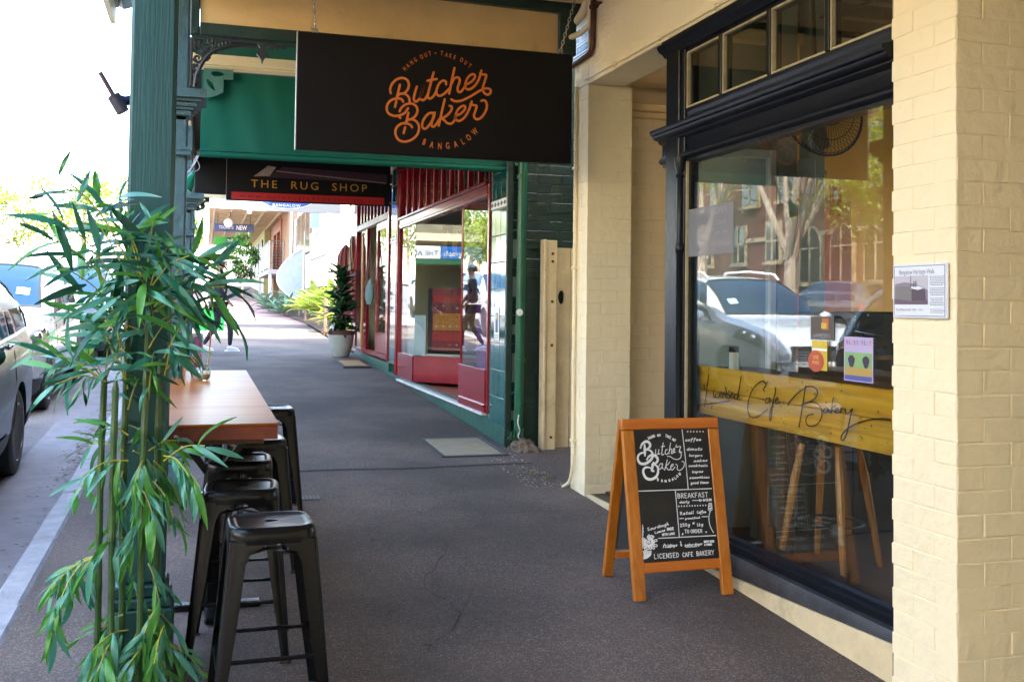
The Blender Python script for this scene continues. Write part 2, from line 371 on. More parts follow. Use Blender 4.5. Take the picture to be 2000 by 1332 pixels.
# speckled asphalt
def speckle(m,base,spk,scale=240,amt=.62):
    n,l,b=nodes(m)
    g=n.new('ShaderNodeNewGeometry')
    v=n.new('ShaderNodeTexVoronoi'); v.inputs['Scale'].default_value=scale; l.new(g.outputs['Position'],v.inputs['Vector'])
    t=n.new('ShaderNodeTexNoise'); t.inputs['Scale'].default_value=1.1; t.inputs['Detail'].default_value=8; t.inputs['Roughness'].default_value=.7; l.new(g.outputs['Position'],t.inputs[0])
    r=n.new('ShaderNodeMapRange'); r.inputs[1].default_value=.35; r.inputs[2].default_value=.68; l.new(t.outputs[0],r.inputs[0])
    mx=n.new('ShaderNodeMix'); mx.data_type='RGBA'; l.new(r.outputs[0],mx.inputs[0]); mx.inputs[6].default_value=(*[c*.72 for c in base],1); mx.inputs[7].default_value=(*[c*1.25 for c in base],1)
    sp=n.new('ShaderNodeSeparateColor'); l.new(v.outputs['Color'],sp.inputs[0])
    c=n.new('ShaderNodeMapRange'); c.inputs[1].default_value=amt; c.inputs[2].default_value=1.0; l.new(sp.outputs[0],c.inputs[0])
    m2=n.new('ShaderNodeMix'); m2.data_type='RGBA'; l.new(c.outputs[0],m2.inputs[0]); l.new(mx.outputs[2],m2.inputs[6]); m2.inputs[7].default_value=(*spk,1)
    # worn lighter patches, dark gum spots
    t4=n.new('ShaderNodeTexNoise'); t4.inputs['Scale'].default_value=.8; t4.inputs['Detail'].default_value=6; l.new(g.outputs['Position'],t4.inputs[0])
    r4=n.new('ShaderNodeMapRange'); r4.inputs[1].default_value=.35; r4.inputs[2].default_value=.7; r4.inputs[3].default_value=.60; r4.inputs[4].default_value=1.6; l.new(t4.outputs[0],r4.inputs[0])
    v2=n.new('ShaderNodeTexVoronoi'); v2.inputs['Scale'].default_value=3.1; l.new(g.outputs['Position'],v2.inputs['Vector'])
    r5=n.new('ShaderNodeMapRange'); r5.inputs[1].default_value=.05; r5.inputs[2].default_value=.075; r5.inputs[3].default_value=.55; r5.inputs[4].default_value=1.0; l.new(v2.outputs['Distance'],r5.inputs[0])
    mm=n.new('ShaderNodeMath'); mm.operation='MULTIPLY'; l.new(r4.outputs[0],mm.inputs[0]); l.new(r5.outputs[0],mm.inputs[1])
    hs=n.new('ShaderNodeHueSaturation'); l.new(mm.outputs[0],hs.inputs['Value']); l.new(m2.outputs[2],hs.inputs['Color'])
    l.new(hs.outputs[0],b.inputs['Base Color'])
    bp=n.new('ShaderNodeBump'); bp.inputs['Strength'].default_value=.8; bp.inputs['Distance'].default_value=.004; l.new(v.outputs['Distance'],bp.inputs['Height'])
    t3=n.new('ShaderNodeTexNoise'); t3.inputs['Scale'].default_value=14; t3.inputs['Detail'].default_value=6; l.new(g.outputs['Position'],t3.inputs[0])
    b2=n.new('ShaderNodeBump'); b2.inputs['Strength'].default_value=.5; b2.inputs['Distance'].default_value=.012; l.new(t3.outputs[0],b2.inputs['Height']); l.new(bp.outputs[0],b2.inputs['Normal']); l.new(b2.outputs[0],b.inputs['Normal'])
speckle(M['asphalt'],(.071,.049,.038),(.18,.135,.105),190,.66)
speckle(M['road'],(.08,.075,.078),(.2,.19,.18),180)
LOGO=[[(1.1369,2.9633),(1.1324,2.9891),(1.1446,3.0248),(1.1733,3.0561),(1.2111,3.0694),(1.2435,3.0584),(1.2557,3.0273),(1.2474,2.9945),(1.2244,2.9696),(1.1952,2.9617),(1.1837,2.9492)],[(1.2068,2.9666),(1.2332,2.9644),(1.2558,2.9456),(1.2634,2.914)],[(1.196,3.0228),(1.1873,2.9815),(1.178,2.9401),(1.1753,2.9312)],[(1.2194,2.9139),(1.2074,2.9294),(1.1753,2.9312),(1.1348,2.9138),(1.1133,2.8776),(1.1186,2.8374),(1.1538,2.8177),(1.1916,2.8201),(1.2294,2.8389),(1.2523,2.8724)],[(1.1744,2.9137),(1.1657,2.8753)],[(1.197,2.8484),(1.2083,2.8724),(1.2372,2.8965),(1.2753,2.9049),(1.305,2.8906),(1.3154,2.8621),(1.303,2.8262),(1.2769,2.8041),(1.2535,2.7956),(1.2431,2.7845)],[(1.2557,2.8435),(1.2464,2.8022),(1.2375,2.7696)],[(1.2622,2.8003),(1.2858,2.8),(1.3125,2.786),(1.3278,2.7519),(1.3167,2.7045),(1.279,2.6673),(1.2323,2.6518),(1.1912,2.6634),(1.1714,2.7016),(1.1784,2.7398),(1.2071,2.7665),(1.2421,2.7728),(1.2716,2.763),(1.2807,2.7478)],[(1.2349,2.7462),(1.2256,2.7078)],[(1.3089,3.0195),(1.2949,2.9717),(1.2895,2.9363),(1.3016,2.9196),(1.322,2.9327),(1.3393,2.9632),(1.3543,3.0287),(1.3403,2.9749),(1.3366,2.9454),(1.3487,2.9316),(1.3691,2.9477),(1.3864,2.9841)],[(1.42,3.1218),(1.4032,3.0558),(1.3875,2.9901),(1.3839,2.9546),(1.3989,2.9469),(1.4224,2.9661),(1.4398,2.9997)],[(1.3793,3.0628),(1.4089,3.0721),(1.4416,3.0793)],[(1.5049,3.0487),(1.5016,3.0679),(1.4806,3.0704),(1.457,3.048),(1.4409,3.0057),(1.4443,2.9777),(1.4641,2.9691),(1.4938,2.9859),(1.5263,3.0207)],[(1.5604,3.1622),(1.5436,3.0781),(1.5268,2.9883)],[(1.5421,3.0544),(1.5614,3.0925),(1.5873,3.1004),(1.5979,3.0792),(1.5846,3.0338),(1.588,3.0075),(1.605,3.0057),(1.6258,3.0309),(1.6407,3.0558),(1.6738,3.076),(1.7008,3.1078),(1.6975,3.1284),(1.6762,3.1268),(1.6492,3.0979),(1.6358,3.0554),(1.6441,3.0293),(1.6684,3.0281),(1.7016,3.0543),(1.7285,3.098),(1.746,3.159)],[(1.7371,3.1392),(1.7586,3.1331),(1.7802,3.1318),(1.7714,3.0953),(1.7568,3.0405),(1.7664,3.0114),(1.7912,3.0),(1.8107,3.0146),(1.8104,3.0354),(1.7875,3.0427),(1.76,3.036),(1.7235,3.0143),(1.6631,2.9743),(1.6089,2.9468),(1.5666,2.9409),(1.5424,2.951)],[(1.4241,2.8517),(1.3944,2.8486),(1.3652,2.8186),(1.3481,2.7766),(1.3544,2.7477),(1.3752,2.7478),(1.4014,2.7799),(1.4245,2.8224),(1.43,2.8551)],[(1.43,2.8551),(1.4159,2.8043),(1.4104,2.7717),(1.4225,2.7607),(1.4401,2.7765),(1.4635,2.8132)],[(1.4974,2.9479),(1.4805,2.8731),(1.4593,2.7706)],[(1.531,2.9072),(1.5461,2.9011),(1.5405,2.8742),(1.511,2.8398),(1.4771,2.82)],[(1.4771,2.82),(1.4964,2.8094),(1.5147,2.7929),(1.5417,2.7887),(1.5625,2.8078),(1.5771,2.8441),(1.6041,2.8577),(1.6339,2.8893),(1.6367,2.9102),(1.6184,2.9119),(1.5886,2.8862),(1.5723,2.8438),(1.5805,2.8148),(1.6047,2.8134),(1.6376,2.8421),(1.6642,2.8913),(1.6817,2.9459)],[(1.6729,2.9287),(1.6942,2.923),(1.7157,2.9185),(1.707,2.8823),(1.6983,2.852),(1.7108,2.832),(1.7382,2.8356),(1.7684,2.8685),(1.7862,2.9114),(1.7827,2.9469),(1.7671,2.9608),(1.7476,2.9552)],[(1.1965,2.81),(1.2018,2.8051)]]
ARC1=[('H',1.2259,3.1312,0.841),('A',1.2461,3.1538,0.785),('N',1.271,3.1763,0.705),('G',1.2955,3.1958,0.575),('O',1.3371,3.2191,0.495),('U',1.3648,3.2332,0.435),('T',1.3926,3.2449,0.253),('~',1.4312,3.2504,0.111),('T',1.4731,3.2539,-0.053),('A',1.505,3.2465,-0.2),('K',1.5333,3.2417,-0.209),('E',1.5612,3.2346,-0.27),('O',1.6092,3.2207,-0.383),('U',1.6374,3.2039,-0.554),('T',1.6662,3.1854,-0.571)]
ARC2=[('B',1.3647,2.6577,-0.32),('A',1.4142,2.6413,-0.203),('N',1.4691,2.6362,-0.008),('G',1.5217,2.6404,0.177),('A',1.5756,2.6552,0.333),('L',1.6236,2.6757,0.511),('O',1.6638,2.7046,0.705),('W',1.7059,2.7457,0.773)]
LICENSED=[[(5.2322,1.2186),(5.2539,1.14),(5.2818,1.0307)],[(5.3883,1.0276),(5.2464,1.0489),(4.9986,1.0866)],[(5.291,1.155),(5.2842,1.1227)],[(5.1701,1.1321),(5.1784,1.0993),(5.1598,1.0921)],[(5.1641,1.1437),(5.1616,1.1404)],[(5.1176,1.122),(5.1478,1.1136),(5.1538,1.0956),(5.1294,1.0948),(5.1053,1.1057),(5.0815,1.1193),(5.0935,1.1263),(5.1054,1.1143),(5.0992,1.0993),(5.0729,1.1039)],[(5.066,1.1263),(5.0693,1.1002)],[(5.0694,1.1117),(5.0495,1.1266),(5.0374,1.103)],[(5.0404,1.1599),(5.021,1.1056)],[(4.9911,1.1423),(5.0142,1.1262),(4.9908,1.1146),(5.0046,1.1003),(5.0233,1.1043)],[(4.9839,1.1174),(4.9587,1.127),(4.9645,1.1372),(4.9817,1.125),(4.9757,1.1085),(4.9471,1.1128)],[(4.8998,1.1348),(4.9336,1.1291),(4.9414,1.1088),(4.9187,1.1052),(4.893,1.1254)],[(4.8695,1.2318),(4.8911,1.1578),(4.904,1.1065),(4.8683,1.107)],[(4.6327,1.171),(4.6419,1.1809),(4.6197,1.2013),(4.6026,1.2238)],[(4.6197,1.2092),(4.6504,1.2213),(4.6969,1.206),(4.7493,1.1722),(4.7864,1.1199),(4.7989,1.0668),(4.7802,1.0304),(4.7322,1.0274),(4.6645,1.0507),(4.6036,1.0835)],[(4.5839,1.1408),(4.6091,1.1375),(4.6241,1.1186),(4.6089,1.1121),(4.5858,1.1274),(4.5789,1.1412),(4.5767,1.1151)],[(4.5328,1.2002),(4.5287,1.1796),(4.5539,1.1173),(4.5702,1.037),(4.5831,1.0356),(4.5735,1.0839),(4.5421,1.1262)],[(4.5293,1.13),(4.505,1.1416),(4.5099,1.15),(4.5284,1.1353),(4.5194,1.1179),(4.4855,1.1299)],[(4.4539,1.1355),(4.4491,1.1333)],[(4.414,1.1177),(4.3955,1.1424),(4.3267,1.1889),(4.2464,1.2244),(4.1941,1.2271),(4.164,1.2076),(4.181,1.1769),(4.2373,1.1521),(4.2993,1.1338)],[(4.2993,1.1338),(4.2285,1.1539),(4.1681,1.1537),(4.1316,1.1306),(4.1298,1.0946),(4.1677,1.0566),(4.228,1.0409),(4.2588,1.0561),(4.2457,1.0871),(4.1979,1.102)],[(4.2596,1.2293),(4.2815,1.148),(4.3168,1.0246)],[(4.0842,1.1401),(4.109,1.1329),(4.1131,1.118),(4.0924,1.1202),(4.0759,1.1386),(4.0759,1.1219),(4.0579,1.127)],[(4.0354,1.1923),(4.0474,1.1556),(4.0554,1.1168)],[(4.0208,1.1605),(4.0474,1.1404),(4.0191,1.1253)],[(4.0191,1.1301),(3.9991,1.1405),(4.0031,1.1495),(4.0191,1.1385),(4.011,1.1262),(3.9856,1.1325)],[(3.9793,1.1528),(3.9832,1.1281)],[(3.9817,1.1386),(3.9652,1.1496),(3.9495,1.1492)],[(3.9464,1.1514),(3.944,1.1331),(3.9208,1.1355),(3.9032,1.1534)],[(3.8925,1.1568),(3.9093,1.1228),(3.9322,1.051),(3.9554,1.0157),(3.975,1.0085),(3.9751,1.0272),(3.94,1.0593),(3.8637,1.0958),(3.768,1.1222),(3.6901,1.1351),(3.635,1.1368)]]
CHALK_THICK=[[(0.0932,0.7338),(0.101,0.749),(0.1177,0.7605),(0.1348,0.7613),(0.1456,0.749),(0.1432,0.736),(0.1304,0.7256),(0.1154,0.7188)],[(0.1168,0.72),(0.1353,0.7207),(0.1502,0.7119),(0.1556,0.6974),(0.15,0.6786),(0.1301,0.6614),(0.1084,0.6526),(0.0877,0.6544),(0.0758,0.6666),(0.0733,0.6833),(0.081,0.6985),(0.0974,0.7068),(0.1105,0.7071)],[(0.1157,0.7439),(0.1148,0.7201),(0.1134,0.6951)],[(0.1234,0.6746),(0.1323,0.6862),(0.1487,0.6941),(0.1668,0.6911),(0.1801,0.6776),(0.1773,0.6611),(0.1605,0.6497),(0.1498,0.6465)],[(0.1558,0.6558),(0.1505,0.6406),(0.1448,0.6195),(0.1523,0.6157)],[(0.1499,0.6477),(0.1704,0.6423),(0.1789,0.6254),(0.1747,0.6019),(0.1599,0.5835),(0.133,0.5751),(0.1103,0.5829),(0.0989,0.6022),(0.0979,0.621),(0.1094,0.6336),(0.1277,0.6342),(0.143,0.629)]]
CHALK_THIN=[[(0.1747,0.7207),(0.1715,0.6993),(0.1764,0.6956),(0.1862,0.7013),(0.192,0.7226),(0.1881,0.6989),(0.1967,0.701)],[(0.2186,0.7531),(0.2085,0.715),(0.2066,0.6935),(0.2175,0.6968)],[(0.2063,0.7342),(0.2251,0.7373)],[(0.2381,0.7189),(0.2299,0.7168),(0.2246,0.7026),(0.2319,0.6952),(0.2418,0.7021)],[(0.2597,0.752),(0.252,0.7258),(0.2454,0.6984)],[(0.2495,0.7138),(0.2584,0.7232),(0.263,0.7158),(0.2588,0.6992),(0.2683,0.7013)],[(0.269,0.7085),(0.279,0.7154),(0.2772,0.725),(0.2697,0.7156),(0.2699,0.7036),(0.282,0.7057)],[(0.2921,0.7415),(0.287,0.7296),(0.3127,0.7325),(0.304,0.7123),(0.3044,0.7026),(0.3167,0.7047)],[(0.3067,0.7122),(0.3131,0.6952),(0.3088,0.6785),(0.2946,0.6693),(0.2708,0.6713),(0.2507,0.6838),(0.235,0.6855)],[(0.2028,0.6519),(0.1892,0.6464),(0.1822,0.6277),(0.1925,0.625),(0.2045,0.6412),(0.2053,0.6507),(0.2023,0.6317),(0.2082,0.6244)],[(0.2334,0.6688),(0.2229,0.6406),(0.2143,0.6183)],[(0.2457,0.6577),(0.2339,0.645),(0.2227,0.6382),(0.2341,0.6188),(0.2449,0.6208)],[(0.2484,0.6302),(0.2625,0.6393),(0.2619,0.6465),(0.2519,0.6396),(0.2477,0.6231),(0.2579,0.618),(0.2724,0.6318)],[(0.2777,0.6459),(0.2839,0.641),(0.2861,0.6361),(0.2845,0.6195),(0.2973,0.6143),(0.3142,0.6233),(0.3251,0.6396),(0.3238,0.654),(0.3135,0.658)],[(0.3293,0.8168),(0.3326,0.7307),(0.3344,0.6393),(0.3349,0.5214)],[(0.0609,0.5204),(0.2486,0.5189),(0.466,0.5175)],[(0.2636,0.5131),(0.264,0.4005),(0.2638,0.289)],[(0.1505,0.2894),(0.3022,0.2884),(0.4644,0.2871)],[(0.3527,0.4634),(0.3926,0.4625)],[(0.393,0.4668),(0.4038,0.4621),(0.3921,0.4575),(0.393,0.4668)],[(0.2745,0.3782),(0.2951,0.3786)],[(0.3972,0.3817),(0.4276,0.3812)],[(0.4463,0.4063),(0.4354,0.3786),(0.4374,0.3362),(0.4531,0.3017)],[(0.4447,0.4064),(0.436,0.4153),(0.4401,0.4236),(0.4456,0.4149),(0.4561,0.4229),(0.4568,0.4144),(0.4447,0.4064)],[(0.4459,0.4177),(0.4381,0.4294),(0.442,0.4363),(0.4471,0.429),(0.4558,0.4357),(0.4583,0.4285),(0.4459,0.4177)],[(0.4472,0.4304),(0.4412,0.4406),(0.4456,0.4461),(0.4489,0.4403),(0.4537,0.4463),(0.4572,0.4393),(0.4472,0.4304)],[(0.1822,0.245),(0.2147,0.2433)],[(0.2943,0.2404),(0.3543,0.2399)],[(0.2851,0.3074),(0.2797,0.3007),(0.2861,0.3018)],[(0.4088,0.3067),(0.4168,0.3077),(0.4116,0.3038)],[(0.0714,0.3567),(0.0688,0.3266),(0.0665,0.2992)],[(0.0709,0.3512),(0.0731,0.3401)],[(0.0698,0.3375),(0.0732,0.3236)],[(0.0684,0.3211),(0.0705,0.31)],[(0.095,0.2893),(0.0905,0.299),(0.0937,0.3016),(0.0973,0.2997),(0.0982,0.288)],[(0.0987,0.2893),(0.0967,0.306),(0.1013,0.3084),(0.1052,0.3053),(0.1015,0.2874)],[(0.1023,0.2886),(0.1035,0.3019),(0.108,0.3032),(0.1107,0.2998),(0.1046,0.2862)],[(0.1056,0.2872),(0.1124,0.3044),(0.1179,0.3049),(0.1199,0.3004),(0.1072,0.2844)],[(0.1085,0.2853),(0.1196,0.3012),(0.1251,0.3006),(0.126,0.2957),(0.1094,0.2822)],[(0.1109,0.2828),(0.1155,0.2887),(0.119,0.2876),(0.1188,0.2843),(0.111,0.2796)],[(0.1125,0.2799),(0.1174,0.2842),(0.1203,0.2826),(0.1194,0.2796),(0.1119,0.2767)],[(0.1134,0.2767),(0.1377,0.2847),(0.1421,0.2808),(0.1391,0.2758),(0.112,0.2738)],[(0.1136,0.2734),(0.1257,0.2759),(0.128,0.2727),(0.1252,0.2697),(0.1115,0.2708)],[(0.1129,0.2702),(0.1247,0.2704),(0.1261,0.2668),(0.1227,0.2645),(0.1102,0.268)],[(0.1114,0.2672),(0.1393,0.2593),(0.14,0.2533),(0.1338,0.2507),(0.1083,0.2656)],[(0.1093,0.2645),(0.1245,0.2574),(0.1239,0.253),(0.119,0.252),(0.1058,0.2635)],[(0.1065,0.2623),(0.1253,0.247),(0.1233,0.2417),(0.117,0.2416),(0.103,0.262)],[(0.1033,0.2606),(0.1137,0.2484),(0.1111,0.2445),(0.1062,0.2454),(0.0998,0.261)],[(0.0998,0.2596),(0.108,0.2425),(0.1042,0.2388),(0.0991,0.2409),(0.0964,0.2607)],[(0.0961,0.2593),(0.099,0.2509),(0.0957,0.2489),(0.0926,0.251),(0.0931,0.261)],[(0.0925,0.2597),(0.0917,0.2411),(0.0866,0.2392),(0.083,0.243),(0.09,0.2619)],[(0.089,0.2608),(0.0819,0.2382),(0.0757,0.2372),(0.0728,0.2422),(0.0871,0.2635)],[(0.0859,0.2626),(0.0778,0.2478),(0.0726,0.248),(0.0713,0.2524),(0.0848,0.2655)],[(0.0834,0.2649),(0.0683,0.2487),(0.0626,0.2501),(0.0628,0.2553),(0.0829,0.268)],[(0.0814,0.2676),(0.0642,0.2555),(0.063,0.2576),(0.0634,0.2626),(0.0818,0.2708)],[(0.0802,0.2707),(0.0736,0.2665),(0.0709,0.2686),(0.0723,0.2716),(0.0813,0.2737)],[(0.0798,0.2739),(0.064,0.2693),(0.0643,0.2729),(0.0646,0.2771),(0.0816,0.2767)],[(0.0801,0.2772),(0.0646,0.2764),(0.0649,0.2806),(0.0652,0.2841),(0.0826,0.2795)],[(0.0813,0.2803),(0.0652,0.2835),(0.0656,0.2881),(0.0658,0.2908),(0.0842,0.2821)],[(0.0832,0.2831),(0.0657,0.2902),(0.0662,0.295),(0.07,0.2966),(0.0865,0.2844)],[(0.1075,0.2751),(0.097,0.2729)],[(0.1021,0.2668),(0.0938,0.2727)],[(0.0916,0.2653),(0.0917,0.2749)],[(0.0838,0.2717),(0.0923,0.2777)],[(0.0847,0.2812),(0.0951,0.279)],[(0.0936,0.2866),(0.0981,0.2779)],[(0.1038,0.2838),(0.0989,0.2752)],[(0.064,0.2337),(0.0669,0.2145),(0.0608,0.1958)],[(0.0692,0.2334),(0.0712,0.2143),(0.0632,0.1962)],[(0.0744,0.2331),(0.0755,0.214),(0.0657,0.1966)],[(0.0796,0.2329),(0.0798,0.2138),(0.0682,0.197)],[(0.0848,0.2326),(0.084,0.2135),(0.0707,0.1974)],[(0.0899,0.2323),(0.0883,0.2133),(0.0732,0.1978)],[(0.0951,0.232),(0.0926,0.2131),(0.0757,0.1982)],[(0.1004,0.2317),(0.0969,0.2128),(0.0781,0.1986)],[(0.1056,0.2314),(0.1011,0.2126),(0.0806,0.199)]]
CHALK_DOTS=[(0.3601,0.8064),(0.3774,0.806),(0.3947,0.8056),(0.412,0.8052),(0.4294,0.8048),(0.4467,0.8044),(0.2755,0.4379),(0.2902,0.4377),(0.3049,0.4376),(0.3197,0.4375),(0.3345,0.4373),(0.3493,0.4372),(0.3641,0.4371),(0.379,0.4369),(0.3939,0.4368),(0.4088,0.4367),(0.4237,0.4365)]
CHALK_WORDS=[('coffee',0.342,0.7583,0.4327,0.7596,0.0146),('donuts',0.3456,0.7123,0.4359,0.7109,0.0145),('burgers',0.356,0.6819,0.4327,0.6795,0.0109),('cakes',0.3788,0.6535,0.4599,0.6546,0.0108),('cocktails',0.3483,0.6305,0.4572,0.6281,0.0108),('tapas',0.3626,0.5989,0.43,0.6002,0.0108),('smoothies',0.3465,0.5709,0.462,0.5703,0.0107),('good times',0.3519,0.5445,0.4539,0.5443,0.0119),('HANG',0.1397,0.7719,0.1791,0.7854,0.012),('OUT',0.1898,0.7858,0.2103,0.787,0.0101),('TAKE',0.2322,0.7852,0.2628,0.7712,0.0121),('OUT',0.2691,0.7662,0.2868,0.7561,0.0109),('B',0.1689,0.5667,0.1799,0.5668,0.0142),('A',0.1915,0.5611,0.2012,0.5613,0.0118),('N',0.2101,0.5586,0.222,0.5588,0.0105),('G',0.2327,0.5608,0.2435,0.5628,0.0106),('A',0.2516,0.5648,0.2624,0.568,0.0107),('L',0.2693,0.5701,0.2779,0.5769,0.0131),('O',0.2807,0.5792,0.2893,0.586,0.0106),('W',0.2949,0.5882,0.3048,0.595,0.0131),('BREAKFAST',0.2729,0.4774,0.4457,0.4774,0.0226),('daily',0.2801,0.4532,0.3373,0.4535,0.0106),('til 11:30',0.4099,0.4584,0.4613,0.4574,0.0102),('Retail',0.2793,0.3956,0.3559,0.3991,0.0141),('Coffee',0.3733,0.3983,0.4232,0.4003,0.0119),('ground fresh',0.3041,0.3734,0.387,0.3752,0.0078),('250g',0.2739,0.3386,0.3295,0.3414,0.0134),('or',0.3428,0.3478,0.3572,0.3485,0.0089),('1kg',0.3672,0.3368,0.4025,0.3393,0.0135),('TO ORDER',0.2961,0.3068,0.3942,0.3047,0.0162),('Sourdough',0.0982,0.3278,0.2138,0.3512,0.0139),('Loaves',0.1355,0.3122,0.1925,0.3231,0.011),('MADE',0.2019,0.324,0.2397,0.3263,0.0126),('WITH LOVE',0.1733,0.3006,0.2423,0.3034,0.0096),('fridays',0.1717,0.2484,0.251,0.2468,0.0123),('&',0.2682,0.2459,0.2761,0.2469,0.0152),('saturdays:',0.2885,0.2448,0.3898,0.2463,0.0117),('HAPPY HOUR',0.3971,0.2557,0.453,0.2555,0.0088),('& TUNES',0.3973,0.2417,0.4403,0.2414,0.0078),('LICENSED',0.1204,0.1938,0.2569,0.1942,0.0218),('CAFE',0.2741,0.194,0.3339,0.1945,0.0199),('BAKERY',0.3497,0.1945,0.4499,0.1957,0.0215)]
BAMBOO=[((-0.344,4.06,1.292),(-0.41,4.077,1.395),5,0.14,0.5),((-0.346,4.074,1.291),(-0.453,4.155,1.372),5,0.15,0.3),((-0.345,4.069,1.292),(-0.522,4.144,1.335),6,0.15,0.3),((-0.34,4.012,1.296),(-0.58,3.941,1.402),6,0.14,0.2),((-0.347,4.085,1.3),(-0.332,4.073,1.471),6,0.15,0.5),((-0.343,4.082,1.3),(-0.274,3.898,1.404),5,0.13,0.8),((-0.34,4.048,1.293),(-0.49,3.906,1.296),6,0.13,0.7),((-0.282,4.054,1.302),(-0.321,4.017,1.567),8,0.16,0.5),((-0.27,4.011,1.305),(-0.391,3.86,1.531),8,0.16,0.4),((-0.265,4.032,1.378),(-0.454,4.106,1.641),9,0.16,0.3),((-0.27,4.071,1.471),(-0.483,3.902,1.709),9,0.17,0.25),((-0.271,4.074,1.529),(-0.502,3.898,1.799),8,0.16,0.2),((-0.262,4.059,1.567),(-0.518,3.88,1.887),7,0.15,0.1),((-0.252,4.01,1.643),(-0.493,4.069,1.978),7,0.14,0.1),((-0.245,4.027,1.681),(-0.488,3.876,2.022),4,0.1,0.1),((-0.239,4.089,1.682),(-0.395,4.148,1.952),8,0.15,0.1),((-0.227,4.033,1.681),(-0.329,4.121,1.952),8,0.15,0.1),((-0.219,4.053,1.682),(-0.277,4.05,1.852),8,0.16,0.3),((-0.208,4.026,1.644),(-0.316,4.107,1.797),9,0.16,0.4),((-0.209,4.065,1.606),(-0.409,4.155,1.758),9,0.16,0.3),((-0.211,4.081,1.644),(-0.184,3.957,1.887),8,0.15,0.1),((-0.199,4.039,1.625),(-0.126,3.872,1.79),9,0.15,0.4),((-0.199,4.022,1.625),(-0.054,3.823,1.753),9,0.16,0.4),((-0.189,4.034,1.587),(-0.002,4.007,1.762),8,0.16,0.4),((-0.179,4.01,1.568),(0.055,4.007,1.725),8,0.16,0.5),((-0.18,4.037,1.549),(0.073,3.916,1.647),8,0.17,0.5),((-0.172,4.075,1.549),(0.001,4.009,1.628),8,0.17,0.5),((-0.162,4.035,1.568),(-0.09,3.969,1.664),9,0.16,0.6),((-0.181,4.066,1.529),(-0.226,3.865,1.677),9,0.16,0.4),((-0.208,4.088,1.49),(-0.311,3.875,1.604),9,0.16,0.5),((-0.207,4.07,1.472),(-0.363,4.12,1.489),8,0.15,0.6),((-0.193,4.011,1.417),(-0.107,4.044,1.53),8,0.15,0.7),((-0.14,4.039,1.378),(-0.034,4.004,1.551),7,0.15,0.6),((-0.137,4.011,1.303),(-0.083,3.806,1.498),7,0.14,0.8),((-0.129,4.024,1.34),(-0.05,4.11,1.374),5,0.12,0.9),((-0.196,4.026,1.492),(0.077,4.048,1.571),6,0.16,0.6),((-0.266,4.084,1.261),(-0.31,4.166,1.371),6,0.14,0.8),((-0.19,4.038,1.226),(-0.172,3.931,1.402),6,0.15,0.9),((-0.262,4.052,1.188),(-0.23,4.08,1.299),5,0.13,0.9),((-0.257,4.019,1.098),(-0.348,4.038,1.135),6,0.12,0.8),((-0.189,4.074,1.07),(-0.265,4.129,1.123),6,0.13,0.9),((-0.273,4.013,1.043),(-0.404,4.096,1.054),7,0.12,0.9),((-0.255,4.017,1.005),(-0.399,3.906,0.972),8,0.13,1.1),((-0.284,4.059,0.999),(-0.439,4.133,0.88),7,0.13,1.3),((-0.186,4.037,1.037),(-0.08,4.113,1.062),7,0.13,0.8),((-0.132,4.054,0.995),(0.013,3.934,1.064),6,0.13,0.5),((-0.132,4.035,1.017),(-0.038,3.872,0.964),8,0.13,1.0),((-0.113,4.016,1.0),(-0.002,3.844,0.931),8,0.13,1.2),((-0.168,4.065,0.995),(-0.076,4.164,0.821),8,0.13,1.3),((-0.202,4.023,1.002),(-0.223,3.818,0.926),9,0.13,1.2),((-0.277,4.089,0.957),(-0.288,4.04,0.853),8,0.12,1.3),((-0.219,4.042,0.906),(-0.157,3.898,0.819),8,0.13,1.3),((-0.254,4.058,0.848),(-0.308,4.102,0.729),7,0.13,1.4),((-0.181,4.046,0.809),(-0.245,3.961,0.719),7,0.13,1.4),((-0.238,4.014,1.042),(-0.15,4.088,0.933),9,0.13,1.1),((-0.165,4.013,0.927),(-0.089,3.951,0.805),7,0.12,1.4),((-0.27,4.077,0.713),(-0.358,3.899,0.685),7,0.13,0.9),((-0.356,4.069,0.654),(-0.486,4.152,0.557),9,0.13,1.1),((-0.373,4.06,0.648),(-0.512,4.093,0.537),9,0.14,1.2),((-0.403,4.019,0.641),(-0.475,3.938,0.505),9,0.13,1.4),((-0.386,4.022,0.639),(-0.44,4.072,0.501),8,0.13,1.4),((-0.47,4.034,0.513),(-0.492,3.959,0.411),6,0.13,1.5),((-0.251,4.09,0.615),(-0.214,4.143,0.446),6,0.12,1.4),((-0.179,4.088,0.611),(-0.137,4.013,0.496),6,0.12,1.4),((-0.262,4.049,0.439),(-0.332,4.062,0.384),8,0.13,0.8),((-0.243,4.048,0.382),(-0.352,3.921,0.357),9,0.13,1.0),((-0.277,4.042,0.368),(-0.329,3.869,0.302),9,0.13,1.2),((-0.173,4.04,0.453),(-0.083,4.136,0.342),8,0.13,1.0),((-0.173,4.087,0.365),(-0.043,4.067,0.246),9,0.13,1.1),((-0.153,4.05,0.337),(-0.233,3.938,0.288),9,0.13,1.2),((-0.117,4.017,0.4),(-0.145,3.884,0.298),9,0.13,1.3),((-0.099,4.073,0.306),(0.032,4.13,0.161),7,0.12,0.9),((-0.207,4.039,0.382),(-0.258,4.07,0.208),9,0.13,1.2),((-0.242,4.072,0.262),(-0.168,4.074,0.161),8,0.13,1.0),((-0.116,4.063,0.254),(-0.096,4.086,0.131),8,0.13,1.2),((-0.327,4.039,0.28),(-0.378,4.045,0.191),6,0.13,1.2),((-0.137,4.032,0.472),(-0.185,3.968,0.383),7,0.12,1.2)]
